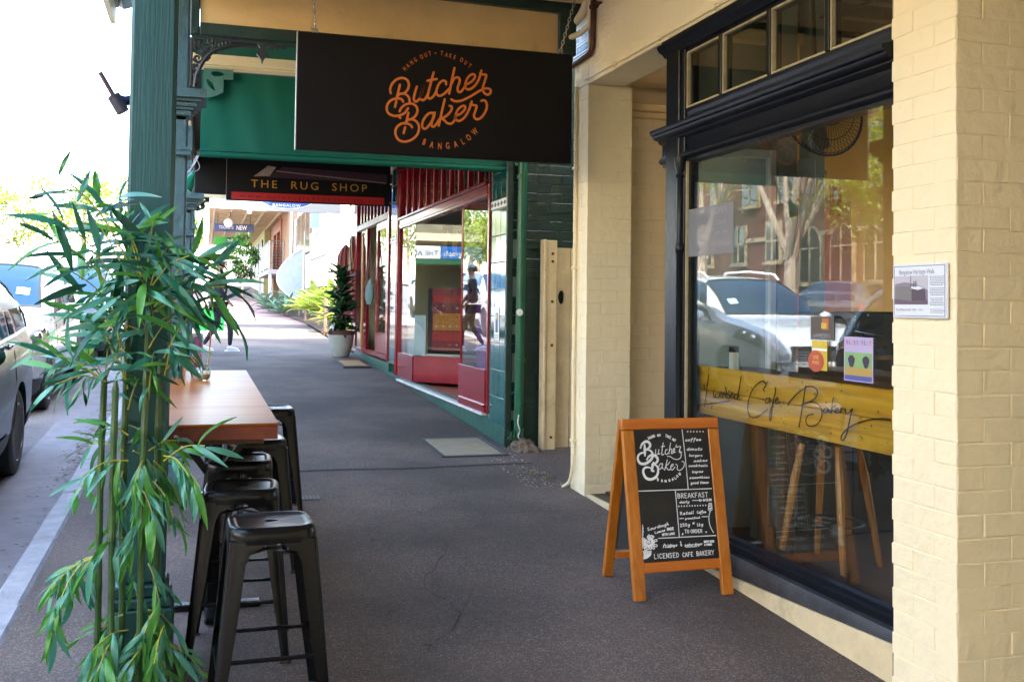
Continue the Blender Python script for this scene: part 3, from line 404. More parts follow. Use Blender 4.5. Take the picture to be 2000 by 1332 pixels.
# ======================= GROUND =======================
def sheet(name,xs,ys,zf,mt,nx=1,ny=40,**k):
    b=MB(); b.grid(lambda u,v:(xs[0]+(xs[1]-xs[0])*u, ys[0]+(ys[1]-ys[0])*v, zf(xs[0]+(xs[1]-xs[0])*u, ys[0]+(ys[1]-ys[0])*v)),nx,ny)
    return struct(name,b,mt,smooth=0,recalc=False,**k)
sheet('ground',(-900,900),(-400,1400),lambda x,y:gz(y)-.16 if abs(x)<100 else gz(y)-.16,M['grass'],24,225)
sheet('road',(-12.2,-1.47),(-60,240),lambda x,y:gz(y)-.135,M['road'],1,150)
sheet('gutter',(-1.455,-.93),(-60,240),lambda x,y:gz(y)-.128+ (x+.93)*(-.02),M['gutter'],1,150)
def slabstrip(name,x0,x1,y0,y1,top,bot,mt,n=60,c=.02):
    b=MB(); P=[(x0,bot),(x0,top-c),(x0+c,top),(x1,top),(x1,bot)]
    vs=[];fs=[]
    for i in range(n+1):
        y=y0+(y1-y0)*i/n
        for x,z in P: vs.append((x,y,gz(y)+z))
    for i in range(n):
        for k in range(4): fs.append((i*5+k,i*5+k+1,(i+1)*5+k+1,(i+1)*5+k))
    b.add(vs,fs); return struct(name,b,mt,smooth=0)
# kerb stones picked apart one by one near the camera
kst=obj('kerb',MB().box(-.905,-.775,-6,30,-.5,-.45),M['kerb']); kst['kind']='structure'
me=mesh(MB().box(-.07,.07,-.595,.595,-.15,.0,.018),M['kerb'],name='kerb_stone')
for i in range(34):
    y=-2.6+1.2*i; inst('kerb_stone',me,kst,(-.84+random.uniform(-.004,.004),y,gz(y)+.004+random.uniform(-.003,.003)),(math.atan(SL),0,random.uniform(-.004,.004)))
slabstrip('kerb_run',-.91,-.77,38.8,200,.004,-.16,M['kerb'],80)
sheet('footpath',(-.77,2.605),(-60,27.5),lambda x,y:gz(y),M['asphalt'],3,90)
sheet('footpath_brick',(-.77,3.0),(27.5,200),lambda x,y:gz(y),M['brickpave'],3,100)
sheet('alley_ground',(2.605,9),(7.11,8.87),lambda x,y:gz(y)-.01,M['asphalt'],3,3)
sheet('recess_floor',(2.607,9),(2.0,3.07),lambda x,y:gz(y)+.004,M['asphalt'],2,2)
# cold joint and patches in the asphalt
b=MB()
b.grid(lambda u,v:(.55+u*2.05,8.02+.02*math.sin(u*9)+v*.035,gz(8.02+.02*math.sin(u*9)+v*.035)+.004),30,1)
for S in ([(.9,4.2),(1.15,4.6),(1.1,5.1),(1.35,5.7),(1.3,6.2)],[(-.2,9.5),(.3,9.9),(.9,9.8),(1.5,10.3),(2.1,10.2)],[(-.7,3.3),(-.45,3.6),(-.3,3.65)],[(1.35,6.2),(1.8,6.45),(2.5,6.4)]):
    S=[(p[0]+random.uniform(-.02,.02),p[1]+random.uniform(-.02,.02)) for p in crom(S,5)]
    for a,c in zip(S,S[1:]):
        w_=random.uniform(.0012,.003); dx,dy=c[0]-a[0],c[1]-a[1]; L=math.hypot(dx,dy); nx,ny=-dy/L*w_,dx/L*w_
        b.add([(a[0]+nx,a[1]+ny,gz(a[1])+.004),(a[0]-nx,a[1]-ny,gz(a[1])+.004),(c[0]-nx,c[1]-ny,gz(c[1])+.004),(c[0]+nx,c[1]+ny,gz(c[1])+.004)],[(0,1,2,3)])
struct('footpath_joint',b,mat('asphalt_joint',(.02,.018,.018),.9),smooth=0,recalc=False)
# road markings
b=MB(); b.box(-3.9,-1.40,9.62,9.70,0,0)
def flat(poly,dz): return [(x,y,gz(y)+dz) for x,y in poly]
b=MB(); b.add(flat([(-3.9,9.45),(-1.42,9.45),(-1.42,9.53),(-3.9,9.53)],-.131),[(0,1,2,3)]); b.add(flat([(-3.9,16.3),(-1.42,16.3),(-1.42,16.38),(-3.9,16.38)],-.131),[(0,1,2,3)])
for k in range(20): b.add(flat([(-6.75,k*7-20),(-6.63,k*7-20),(-6.63,k*7-17),(-6.75,k*7-17)],-.131),[(0,1,2,3)])
struct('parking_lines',b,M['line'],smooth=0,recalc=False)
# leaf litter in the gutter
b=MB(); random.seed(5)
for k in range(700):
    y=random.choice([random.gauss(9.5,.5),random.gauss(11,.6),random.gauss(13,1),random.uniform(5,16)]); x=-.95-abs(random.gauss(0,.09)); a=random.uniform(0,6.3); L=random.uniform(.01,.03)
    z=gz(y)-.124+random.uniform(0,.006)
    b.add([(x-L*math.cos(a),y-L*math.sin(a),z),(x+.004*math.sin(a),y-.004*math.cos(a),z+.003),(x+L*math.cos(a),y+L*math.sin(a),z),(x-.004*math.sin(a),y+.004*math.cos(a),z+.004)],[(0,1,2,3)])
o=obj('leaf_litter',b,mat('dry_leaf_litter',(.22,.13,.05),.9),recalc=False,kind='stuff')
# dirt against the pillar foot and at the downpipe
b=MB(); random.seed(9)
for k in range(110):
    x=random.uniform(2.3,2.6); y=random.uniform(7.15,8.5); z=gz(y)+.002; s=random.uniform(.004,.014); a=random.uniform(0,6)
    b.add([(x+s*math.cos(a+t*2.1),y+s*math.sin(a+t*2.1),z+ (0.006 if t==3 else 0)) for t in range(3)]+[(x,y,z+s*.7)],[(0,1,3),(1,2,3),(2,0,3)])
obj('gravel_debris',b,mat('pale_gravel',(.30,.25,.19),.9),recalc=False,kind='stuff')
# service cover
b=MB()
for i in range(9):
    b.box(.56+i*.026,.575+i*.026,7.05,7.2,gz(7.1)+.002,gz(7.1)+.006)
o=obj('service_cover',b,mat('worn_cast_lid',(.13,.12,.12),.6,.4)); tag(o,'small cast iron service lid set flush in the asphalt beside the far bar stool','service cover')
o=obj('pit_lid',MB().box(1.97,2.48,8.46,9.30,gz(8.8)-.03,gz(8.8)+.012,.008),M['concrete']); 
bm_=o.data
for v in bm_.vertices: v.co.z+=SL*(v.co.y-8.83)
tag(o,'square concrete pit lid in the footpath in front of the green tiled pier','pit lid')
f_=MB(); f_.box(1.935,1.967,8.42,9.34,.29,.337).box(2.483,2.515,8.42,9.34,.29,.337).box(1.97,2.48,8.42,8.457,.29,.337).box(1.97,2.48,9.303,9.34,.29,.337)
fo=obj('lid_frame',f_,mat('lid_frame_iron',(.06,.06,.065),.5,.5),o)
for v in fo.data.vertices: v.co.z+=SL*(v.co.y-8.83)
# ======================= PAINTED BRICK MASONRY =======================
BR={}
def brickmesh(L,W,mt,key):
    k=(round(L,3),round(W,3),key)
    if k not in BR:
        out=[]
        for s in range(4):
            rr=random.Random(hash(k)+s); mb=MB().box(-L/2,L/2,-W/2,W/2,-.0415,.0415,.003)
            vs=[]
            for p in mb.v: vs.append((p[0]+rr.uniform(-.0015,.0015),p[1]+rr.uniform(-.0005,.0005),p[2]+rr.uniform(-.0028,.0028)))
            mb.v=vs; out.append(mesh(mb,mt,smooth=0,name='brick'))
        BR[k]=out
    return random.choice(BR[k])
def lay(parent,axis,a0,a1,face,z0,z1,mt,key,off=0,out=-1,depth=.05,course=.086,jit=.0007,rnd=None):
    """bricks along axis ('x' or 'y') from a0 to a1, outer face at coordinate `face`"""
    n=0; z=z0; i=off
    while z<z1-.02:
        a=a0; first=True
        seq=[.23,.23,.23] if i%2==0 else [.11,.23,.23]
        j=0
        while a<a1-.02:
            L=seq[0] if first and i%2==0 else (.11 if first else .23)
            first=False
            L=min(L,a1-a)
            if L>.025:
                W=depth; c=(a+L/2)
                f=face-out*W/2+random.gauss(0,jit)
                if axis=='x': inst('brick',brickmesh(L+.002,W,mt,key),parent,(c,f,z+.0415),(0,random.gauss(0,.003),0))
                else: inst('brick',brickmesh(L+.002,W,mt,key),parent,(f,c,z+.0415),(0,random.gauss(0,.003),math.pi/2))
                n+=1
            a+=L+.006
        z+=course; i+=1
    return n
random.seed(21)
# near pillar
t=thing('brick_pillar','thick cream painted brick pillar at the right edge with the white heritage plaque on it','pillar',(2.6,3.08,gz(3.1)))
obj('core',MB().box(2.603,3.4,3.083,3.436,0,4.3),M['cream'],t)
lay(t,'y',3.082,3.442,2.6,.085,3.35,M['cream'],'c',0,-1)
lay(t,'x',2.604,3.12,3.08,.085,3.0,M['cream'],'c',1,-1)
# far pillar
t=thing('brick_pillar','narrow cream painted brick pillar between the cafe doorway and the dark alley','pillar',(2.6,6.82,gz(6.9)))
obj('core',MB().box(2.603,2.934,6.823,7.105,.1,3.18),M['cream'],t)
lay(t,'x',2.602,2.94,6.82,.245,3.17,M['cream'],'c',0,-1)
lay(t,'y',6.824,7.11,2.6,.245,3.17,M['cream'],'c',1,-1)
b=MB(); 
# recess wall behind far pillar
t=thing('recess_wall','cream painted brick side wall inside the cafe entrance recess','wall',(2.95,7.0,.26))
obj('core',MB().box(2.942,4.2,7.005,7.1,.26,3.2),M['cream'],t)
lay(t,'x',2.945,3.62,7.0,.262,3.0,M['cream'],'c',1,-1)
obj('cornice',MB().box(2.95,4.1,6.93,6.998,3.04,3.10,.01).box(2.95,4.1,6.955,6.998,2.99,3.038,.008),M['ceiling'],t)
# the yellow building
t=thing('yellow_building','cream rendered two storey cafe building over the footpath','building',(2.6,3,0))
obj('lintel',MB().box(2.6,2.88,3.444,6.817,3.18,4.3,.006),M['cream_fine'],t)
obj('wall',MB().box(2.6,2.88,6.82,7.11,3.185,4.3,.004),M['cream_fine'],t)
obj('upper_wall',MB().box(2.6,9,-60,7.11,4.302,7.3),M['cream_fine'],t)
obj('side_wall',MB().box(2.6,9,-60,2.0,-3,4.3),M['cream_fine'],t)  # walls carried on unseen behind the camera to darken camera-facing brick
obj('end_wall',MB().box(2.945,9,7.03+.075,7.16,0,4.3),M['cream_fine'],t)
obj('ceiling_bead',MB().tube([(2.89,5.6,3.205),(2.89,6.99,3.205)],.016,8),M['cream'],t)
obj('recess_ceiling',MB().box(2.881,4.2,5.5,7.0,3.225,3.29),M['ceiling'],t)
b=MB()
for k in range(60):
    pass
pl=MB(); n=16
P=[(3.444,.285),(5.02,.205),(5.6,.235)]
pl.prism([(3.444,0),(5.6,0),(5.6,.232),(5.02,.206),(3.444,.285)],lambda u,v,tt:(tt,u,v),2.604,2.75)
obj('plinth',pl,M['cream_dirty'],t)
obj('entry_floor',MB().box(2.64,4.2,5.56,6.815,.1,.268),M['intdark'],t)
obj('threshold_strip',MB().box(2.618,2.638,5.56,6.815,.1,.271,.003),M['cream_dirty'],t)
o=obj('downlight',MB().lathe([(.001,3.222),(.045,3.222),(.05,3.215),(.058,3.212),(.058,3.224)],(3.05,6.2,0),20),M['steel'],t)
# surface conduits on the building
b=MB(); b.tube([(2.588,6.86,3.215),(2.588,5.9,3.205),(2.588,4.6,3.2),(2.588,3.5,3.2)],.007,6)
for y in (6.3,5.6,4.9): b.box(2.58,2.6,y-.008,y+.008,3.19,3.22)
tag(obj('conduit',b,M['cream']),'thin cream cable clipped along the lower edge of the lintel','conduit')
b=MB(); b.tube(crom([(2.585,7.03,3.2),(2.585,7.02,2.2),(2.585,7.02,1.2),(2.583,7.02,.75),(2.578,7.0,.5),(2.57,7.04,.33),(2.55,7.13,.268)],6),.013,8)
for z in (1.87,2.6,.62): b.box(2.565,2.6,6.995,7.045,z-.01,z+.01,.003)
tag(obj('conduit',b,M['cream']),'cream vertical electrical conduit down the far pillar beside the alley','conduit')
t=thing('cream_pipes','thick cream bent pipes at the top corner above the security sign','pipes',(2.55,6.8,3.6))
obj('pipe',MB().tube(crom([(2.45,7.05,3.62),(2.52,6.95,3.63),(2.56,6.85,3.70),(2.565,6.75,3.82),(2.565,6.7,4.2)],6),.03,10),M['cream'],t)
obj('pipe',MB().tube(crom([(2.40,7.0,3.52),(2.50,6.9,3.53),(2.555,6.78,3.56),(2.565,6.71,3.64),(2.565,6.69,4.2)],6),.021,10),M['cream'],t)
obj('pipe',MB().tube(crom([(2.45,6.98,3.85),(2.5,6.9,3.8),(2.55,6.85,3.9),(2.56,6.82,4.2)],6),.026,10),M['cream'],t)
b=MB(); b.tube([(2.575,6.675,4.2),(2.575,6.675,3.45)]+crom([(2.575,6.675,3.45),(2.575,6.69,3.40),(2.575,6.74,3.375)],4)+[(2.575,6.74,3.375),(2.575,7.14,3.368)],.02,10)
t=thing('rusty_pipe','rusty brown pipe bending round the small security sign on the cream wall','pipe',(2.575,6.8,3.37))
obj('pipe',b,M['rust'],t); obj('clamp',MB().box(2.55,2.6,6.63,6.72,3.68,3.71,.004).box(2.55,2.598,6.56,6.66,3.69,3.70),M['rust'],t)
t=thing('security_sign','small white and blue security warning sign screwed to the cream wall corner','sign',(2.59,6.95,3.48))
obj('sign_plate',MB().box(2.588,2.597,6.80,7.11,3.40,3.63,.003),M['white'],t)
def ST(name,s,mt,y,z,size,par,x=2.5865,**k): return textobj(name,s,mt,(x,y,z),(0,-1,0),(0,0,1),par,size,**k)
obj('print_band',MB().box(2.5868,2.588,6.81,6.945,3.575,3.615).box(2.5868,2.588,6.965,7.1,3.575,3.615),M['blue'],t)
obj('print_band',MB().box(2.5868,2.588,6.81,7.03,3.435,3.485),M['cyan'],t)
obj('print_band',MB().box(2.5868,2.588,6.81,7.1,3.412,3.422),M['blue'],t)
obj('warning_triangle',MB().prism([(7.04,3.44),(7.09,3.44),(7.065,3.485)],lambda u,v,q:(q,u,v),2.5868,2.588),mat('yellow_print',(.7,.45,.02),.5),t)
ST('lettering','Security  Warning',M['white'],6.955,3.583,.03,t,fit=.27,x=2.5862); ST('lettering','CASE - TECH',M['ink'],6.955,3.52,.045,t,fit=.25)
ST('lettering','Security Protection',M['ink'],6.955,3.497,.02,t,fit=.22); ST('lettering','1300 227 374',M['white'],6.92,3.447,.035,t,fit=.19,x=2.5862)
# heritage plaque
t=thing('heritage_plaque','white Bangalow Heritage Walk plaque with an old photograph on the near pillar','plaque',(2.595,3.264,1.66))
pm=MB().box(2.585,2.597,3.111,3.417,1.560,1.767,.004); obj('plate',pm,M['plaque'],t)
fr=MB()
for a in [(3.120,3.408,1.757,1.760),(3.120,3.408,1.568,1.571),(3.120,3.123,1.5712,1.7568),(3.405,3.408,1.5712,1.7568)]: fr.box(2.5842,2.585,*a)
obj('border_line',fr,M['greyink'],t)
ST('lettering','Bangalow Heritage Walk',M['greyink'],3.277,1.728,.026,t,x=2.5843,fit=.20)
ST('lettering','The Billiard Hall 1909 - 1911',M['greyink'],3.318,1.588,.014,t,x=2.5843,fit=.155)
ym=lambda a:3.417-a
ph=MB().box(2.5842,2.585,3.213,3.402,1.613,1.722); obj('photo_print',ph,mat('old_photo_sky',(.50,.47,.52),.35),t)
def pprint(poly,mt,k): obj('photo_print',MB().prism([(3.402-u*.189,1.613+v*.109) for u,v in poly],lambda a,b_,q:(q,a,b_),2.5842-.0003*k,2.5842-.0003*k+.0002),mt,t)
pprint([(0,0),(1,0),(1,.5),(.85,.6),(.6,.72),(.3,.78),(0,.72)],mat('old_photo_hill',(.24,.19,.25),.4),1)
pprint([(0,0),(.55,0),(.5,.62),(.2,.64),(0,.62)],mat('old_photo_field',(.17,.16,.16),.4),2)
pprint([(.52,.1),(.95,.1),(.93,.5),(.7,.62),(.52,.6)],mat('old_photo_house',(.08,.05,.07),.4),3)
pprint([(.5,.56),(.72,.5),(.88,.56),(.72,.64),(.52,.62)],M['plaque'],4)
pprint([(.49,.5),(.505,.5),(.505,1),(.49,1)],mat('old_photo_pole',(.12,.1,.12),.4),5)
pprint([(0,0),(1,0),(1,.16),(.5,.12),(0,.2)],mat('old_photo_ground',(.13,.08,.12),.4),5)
for k,u in enumerate((.58,.64)): pprint([(u,.6),(u+.03,.6),(u+.03,.8),(u,.82)],mat('old_photo_chimney',(.2,.15,.2),.4),6+k)
b=MB(); random.seed(2)
for r in range(18):
    if r in (6,12): continue
    y=3.205; z=1.715-r*.0062
    wd=random.uniform(.066,.082); y0=3.205-(.082-wd)/2; e=y0-wd
    while y0>e:
        L=random.uniform(.004,.012); b.add([(2.5846,y0,z),(2.5846,max(e,y0-L),z),(2.5846,max(e,y0-L),z+.0028),(2.5846,y0,z+.0028)],[(0,1,2,3)]); y0-=L+.002
for r in range(3):
    y0=3.20; z=1.594-r*.006
    while y0>3.13:
        L=random.uniform(.004,.012); b.add([(2.5846,y0,z),(2.5846,y0-L,z),(2.5846,y0-L,z+.0026),(2.5846,y0,z+.0026)],[(0,1,2,3)]); y0-=L+.002
obj('small_print',b,M['greyink'],t,recalc=False,smooth=0)
# ======================= CAFE WINDOW =======================
t=thing('cafe_window','tall black framed cafe shopfront window with four transom panes','window',(2.66,4.4,.3))
obj('corner_post',MB().box(2.615,2.72,5.39,5.56,.235,3.10,.006).box(2.625,2.72,5.335,5.388,.30,3.10,.005),M['black'],t)
obj('colonnette',MB().lathe([(.030,.34),(.030,.40),(.022,.42),(.022,1.90),(.028,1.91),(.031,1.93),(.028,1.95),(.021,1.965),(.021,2.33),(.030,2.345),(.022,2.36),(.024,2.37),(.035,2.41),(.035,2.455)],(2.615,5.36,0),14),M['black'],t)
# transom mouldings (profile in x,z; runs along y)
def mould(name,prof,y0=3.444,y1=5.62,mt=None,par=None): return obj(name,MB().prism(prof,lambda u,v,q:(u,q,v),y0,y1),mt or M['black'],par or t,smooth=40)
mould('lower_moulding',[(2.72,2.43),(2.645,2.43),(2.645,2.447),(2.628,2.452),(2.618,2.463),(2.618,2.475),(2.63,2.488),(2.64,2.50),(2.64,2.565),(2.622,2.572),(2.612,2.582),(2.612,2.59),(2.59,2.595),(2.578,2.606),(2.576,2.618),(2.562,2.622),(2.556,2.632),(2.556,2.648),(2.635,2.668),(2.72,2.668)],3.444,5.66)
mould('transom_rail',[(2.72,2.67),(2.64,2.67),(2.64,2.70),(2.636,2.705),(2.636,2.735),(2.72,2.735)],3.444,5.56)
mould('top_moulding',[(2.72,3.065),(2.64,3.065),(2.64,3.08),(2.62,3.085),(2.61,3.10),(2.585,3.115),(2.572,3.135),(2.572,3.15),(2.602,3.16),(2.602,3.178),(2.72,3.178)],3.444,5.60)
ys=[5.335,4.925,4.43,3.935,3.46]
for y in ys[1:4]:
    obj('mullion',MB().box(2.628,2.70,y-.016,y+.016,2.737,3.063,.004),M['black'],t)
for i in range(4):
    a,b_=ys[i+1]+.016,ys[i]-(.016 if i else 0)
    q=MB()
    for bx in [(a,a+.012,2.737,3.063),(b_-.012,b_,2.737,3.063),(a+.0121,b_-.0121,2.737,2.748),(a+.0121,b_-.0121,3.052,3.063)]: q.box(2.638,2.66,*bx)
    obj('putty_bead',q,M['putty'],t)
    obj('transom_pane',MB().box(2.652,2.656,a+.005,b_-.005,2.742,3.058),M['glass'],t)
obj('pane',MB().box(2.650,2.656,3.444,5.333,.40,2.43),M['glass'],t)
q=MB().box(2.636,2.649,5.318,5.334,.42,2.43); obj('putty_bead',q,M['putty'],t)
mould('sill',[(2.75,.405),(2.66,.405),(2.648,.418),(2.635,.405),(2.635,.385),(2.622,.38),(2.622,.368),(2.75,.33)],3.444,5.334)
mould('sill_board',[(2.75,.33),(2.655,.33),(2.655,.372),(2.662,.372),(2.75,.375)],3.444,5.334)
mould('worn_sill_board',[(2.74,.232),(2.618,.232),(2.613,.25),(2.613,.300),(2.625,.327),(2.74,.329)],3.444,5.334,M['blackrail'])
mould('bottom_board',[(2.74,.15),(2.622,.15),(2.622,.231),(2.74,.231)],3.444,5.334,M['black'])
# ======================= CAFE INTERIOR =======================
t=thing('cafe_interior','dim cafe room with ochre wall seen through the large window','room',(4,4.5,.28))
obj('floor',MB().box(2.76,8,3.45,7.6,.2,.28),M['floorwood'],t)
obj('ochre_wall',MB().box(3.46,8,6.6,6.7,.28,3.6),M['ochre'],t)
obj('back_wall',MB().box(8,8.1,1.9,2.4,.28,3.6).box(8,8.1,6.2,7.6,.28,3.6).box(8,8.1,2.401,6.199,2.9,3.6).box(8,8.1,2.401,6.199,.28,.9),M['intgrey'],t)  # unseen opening added in the back wall to let daylight into the room
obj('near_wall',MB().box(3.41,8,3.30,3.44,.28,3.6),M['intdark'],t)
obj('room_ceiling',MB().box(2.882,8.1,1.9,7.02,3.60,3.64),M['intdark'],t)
q=MB()
for k in range(14): q.box(2.9,8,2.2+k*.32,2.27+k*.32,3.50,3.598)
obj('ceiling_joists',q,M['dkwood'],t)
obj('grey_wall',MB().box(3.32,3.455,5.47,6.6,.28,3.6,.004),M['intgrey'],t)
obj('wall_panel',MB().box(2.76,3.32,5.53,5.56,.28,1.12),M['intgrey'],t); obj('wall_panel',MB().box(2.76,3.32,5.53,5.56,2.56,3.2),M['intgrey'],t)
q=MB().box(2.765,2.80,5.47,5.53,1.12,2.55,.004).box(3.27,3.31,5.47,5.53,1.12,2.55,.004).box(2.801,3.269,5.47,5.53,2.50,2.55,.004).box(2.801,3.269,5.47,5.53,1.12,1.17,.004)
obj('side_frame',q,M['white'],t); obj('side_pane',MB().box(2.80,3.27,5.498,5.502,1.17,2.5),M['glass'],t)
obj('skirting',MB().box(3.456,4.6,6.57,6.598,.28,.42),M['red'],t)
tag(obj('support_post',MB().box(3.52,3.635,5.45,5.56,.28,3.6,.005).box(3.51,3.645,5.44,5.57,2.42,2.44).box(3.5,3.66,5.43,5.58,.28,.42),M['intgrey']),'pale square post standing inside the cafe near the grey cabinet','post')
b=MB().box(3.44,3.54,5.40,5.449,2.28,2.50,.008); b.lathe([(.001,0),(.016,0),(.016,.01),(.001,.01)],(3.49,5.385,2.43),12,'Y').lathe([(.001,0),(.016,0),(.016,.01),(.001,.01)],(3.49,5.385,2.36),12,'Y')
tag(obj('socket_box',b,M['intgrey']),'grey double power socket box fixed beside the pale interior post','socket')
t=thing('fire_sign','red fire extinguisher sign on the wall behind the cafe window','sign',(3.70,5.43,2.25))
obj('sign_plate',MB().box(3.655,3.735,5.425,5.435,2.16,2.345,.002),mat('fire_sign_red',(.55,.02,.01),.4),t)
q=MB().prism([(3.68+.015*math.cos(a),2.285+.03*math.sin(a)) for a in [k*.6 for k in range(11)]],lambda u,v,w_:(u+.015,w_,v),5.4235,5.4245); obj('symbol',q,M['white'],t)
textobj('lettering','FIRE',M['white'],(3.695,5.4236,2.205),(1,0,0),(0,0,1),t,.022,fit=.035); textobj('lettering','EXTINGUISHER',M['white'],(3.695,5.4236,2.18),(1,0,0),(0,0,1),t,.016,fit=.065)
obj('sign_bracket',MB().box(3.636,3.656,5.44,5.45,2.24,2.27),M['intgrey'],t)
# cabinet
t=thing('metal_cabinet','dark olive metal cabinet with louvre slots behind the cafe window','cabinet',(3.65,5.3,.28))
obj('body',MB().box(3.66,3.99,5.2,5.42,.28,1.58,.01).box(3.40,3.655,5.2,5.38,.28,1.575,.008),mat('olive_cabinet_paint',(.055,.045,.025),.45,var=.1),t)
for k in range(5): obj('louvre',MB().box(3.735,3.80,5.188,5.2,1.46-k*.02,1.466-k*.02,.002),M['steel'],t)
for sx_,sz_ in ((3.67,1.55),(3.67,1.53),(3.76,1.56)): obj('screw',MB().ball((sx_,5.198,sz_),.006,8),M['white'],t)
# fan
t=thing('wall_fan','large black wire cage fan high inside the cafe','fan',(3.28,4.95,2.75))
cx,cy_,cz=3.28,4.95,2.70; q=MB(); tilt=R(25)
def fp(r,a,d): 
    x=r*math.cos(a); z=r*math.sin(a); return (cx+x,cy_+d*math.cos(tilt)+z*math.sin(tilt)*.4,cz+z-d*math.sin(tilt))
for r in (.05,.12,.19,.25): q.tube([fp(r,k*math.pi/16,-.07*(1-(r/.26)**2)) for k in range(32)],.0025,4,closed=True)
q.tube([fp(.26,k*math.pi/16,0) for k in range(32)],.006,5,closed=True)
for k in range(60): q.tube([fp(r,k*math.pi/30,-.07*(1-(r/.26)**2)) for r in (.04,.12,.19,.26)],.0014,3)
for k in range(60): q.tube([fp(r,k*math.pi/30,.07*(1-(r/.26)**2)) for r in (.04,.12,.19,.26)],.0014,3)
obj('cage',q,M['rubber'],t)
for k in range(3):
    a=k*2.09+.4; obj('blade',MB().add([fp(.03,a,0),fp(.2,a-.35,-.02),fp(.235,a,.0),fp(.2,a+.35,.02)],[(0,1,2,3)]).add([fp(.03,a,.004),fp(.2,a-.35,-.016),fp(.235,a,.004),fp(.2,a+.35,.024)],[(3,2,1,0)]),M['dkwood'],t,recalc=False)
obj('motor',MB().lathe([(.001,-.06),(.05,-.05),(.055,.05),(.03,.12),(.001,.12)],(cx,cy_,cz),14,'Y'),M['rubber'],t)
obj('hanger',MB().tube([(cx,cy_+.05,cz),(cx,cy_+.1,3.5)],.012,6),M['rubber'],t)
# bench and board
t=thing('timber_bench','yellow timber board lettered Licensed Cafe Bakery along the front of the window bench','bench',(2.9,4.5,.28))
random.seed(4)
obj('front_board',MB().box(2.748,2.778,3.40,5.50,1.128,1.258,.004),M['board'],t)
obj('front_board',MB().box(2.748,2.778,3.40,5.50,.985,1.125,.004),wood('yellow_timber_board_low',(.95,.52,.04),(.48,.20,.015),'Y',7,.38,coat=.15),t)
obj('bench_top',MB().box(2.779,3.12,3.40,5.46,1.20,1.245,.004),M['dkwood'],t)
for (x,y) in ((2.98,5.1),(3.0,4.86),(3.08,3.5)): obj('leg',MB().box(x-.03,x+.035,y-.04,y+.04,.28,1.2,.004),M['dkwood'],t)
obj('brace',MB().box(3.0,3.03,4.9,5.06,.62,.72,.004),M['dkwood'],t)
q=MB()
for k in range(70):
    y=random.uniform(3.5,5.45);z=random.uniform(1.0,1.25); q.box(2.7468,2.7482,y,y+random.uniform(.003,.008),z,z+random.uniform(.003,.012))
obj('nail_marks',q,M['ink'],t)
q=MB()
for S in LICENSED: q.tube([(2.738,p[0],p[1]) for p in crom(S,5)] if len(S)>2 else [(2.738,p[0],p[1]) for p in S],.0028,5)
obj('wire_lettering',q,mat('dark_wire_letter',(.02,.008,.006),.4,.3),t)
t=thing('sugar_shaker','glass sugar shaker with a black lid on the window bench','shaker',(2.86,5.17,1.245))
obj('jar',MB().lathe([(.028,1.246),(.03,1.25),(.026,1.262),(.026,1.335),(.024,1.342)],(2.86,5.17,0),14),mat('sugar_fill',(.7,.68,.62),.4),t)
obj('lid',MB().lathe([(.027,1.343),(.029,1.346),(.029,1.372),(.026,1.378),(.001,1.38)],(2.86,5.17,0),14),M['rubber'],t)
# window bench stools
t=thing('timber_stool','bar stool with tapered ash legs standing inside under the window bench','stool',(0,0,0))
for sx in (-1,1):
    for sy in (-1,1):
        obj('leg',MB().tube([(sx*.10,sy*.10,.62),(sx*.125,sy*.125,.45),(sx*.18,sy*.18,.0)],[.014,.022,.016],8),M['legwood'],t)
obj('seat',MB().lathe([(.001,.63),(.15,.63),(.165,.645),(.165,.665),(.15,.675),(.001,.672)],(0,0,0),20),M['rubber'],t)
obj('foot_ring',MB().tube([(.165*math.cos(k*math.pi/10),.165*math.sin(k*math.pi/10),.22) for k in range(20)],.008,6,closed=True),M['rubber'],t)
t.location=(3.10,4.60,.281); t.rotation_euler=(0,0,.45)
# wicker-orange room details
tag(obj('orange_door',MB().box(3.9,4.6,6.55,6.595,.28,2.4,.01),mat('orange_door_paint',(.45,.10,.02),.4)),'orange painted door at the back of the cafe','door')
# notices on the glass
def notice(label,y0,y1,z0,z1,mt,x=2.6475,rot=0):
    tt=thing('notice',label,'notice',(x,(y0+y1)/2,(z0+z1)/2)); obj('sheet',MB().box(x-.0006,x,y0,y1,z0,z1),mt,tt); return tt
pw=glassmat('thin_white_paper',(.5,.5,.5),f0=.03)
tt=notice('large pale paper notice taped inside the upper left of the cafe window',4.795,5.315,1.88,2.15,pw)
_n,_l=pw.node_tree.nodes,pw.node_tree.links
_g=[x for x in _n if x.type=='BSDF_GLOSSY'][0]; _d=_n.new('ShaderNodeBsdfDiffuse'); _d.inputs[0].default_value=(.5,.5,.5,1); _ms=[x for x in _n if x.type=='MIX_SHADER'][0]; _m2=_n.new('ShaderNodeMixShader'); _m2.inputs[0].default_value=.35; _o=[x for x in _n if x.type=='OUTPUT_MATERIAL'][0]; _l.new(_ms.outputs[0],_m2.inputs[1]); _l.new(_d.outputs[0],_m2.inputs[2]); _l.new(_m2.outputs[0],_o.inputs[0])
for (s,y,z,sz) in (('OPEN',4.93,2.10,.05),('7 DAYS',4.93,2.04,.035),('6AM - 3PM',4.93,1.985,.03),('* * *',4.93,1.93,.03)): ST('lettering',s,M['greyink'],y,z,sz,tt,x=2.6465)
tt=notice('colourful festival poster on the glass above the timber board',3.625,3.825,1.287,1.475,mat('poster_lilac',(.45,.36,.55),.4))
x=2.6466
def pr(tt,y0,y1,z0,z1,c,k=0): obj('print_area',MB().box(x-.0004-.0004*k,x-.0003*k,y0,y1,z0,z1),c,tt)
gr_=mat('poster_green',(.22,.38,.14),.4); pr(tt,3.632,3.818,1.30,1.41,gr_)
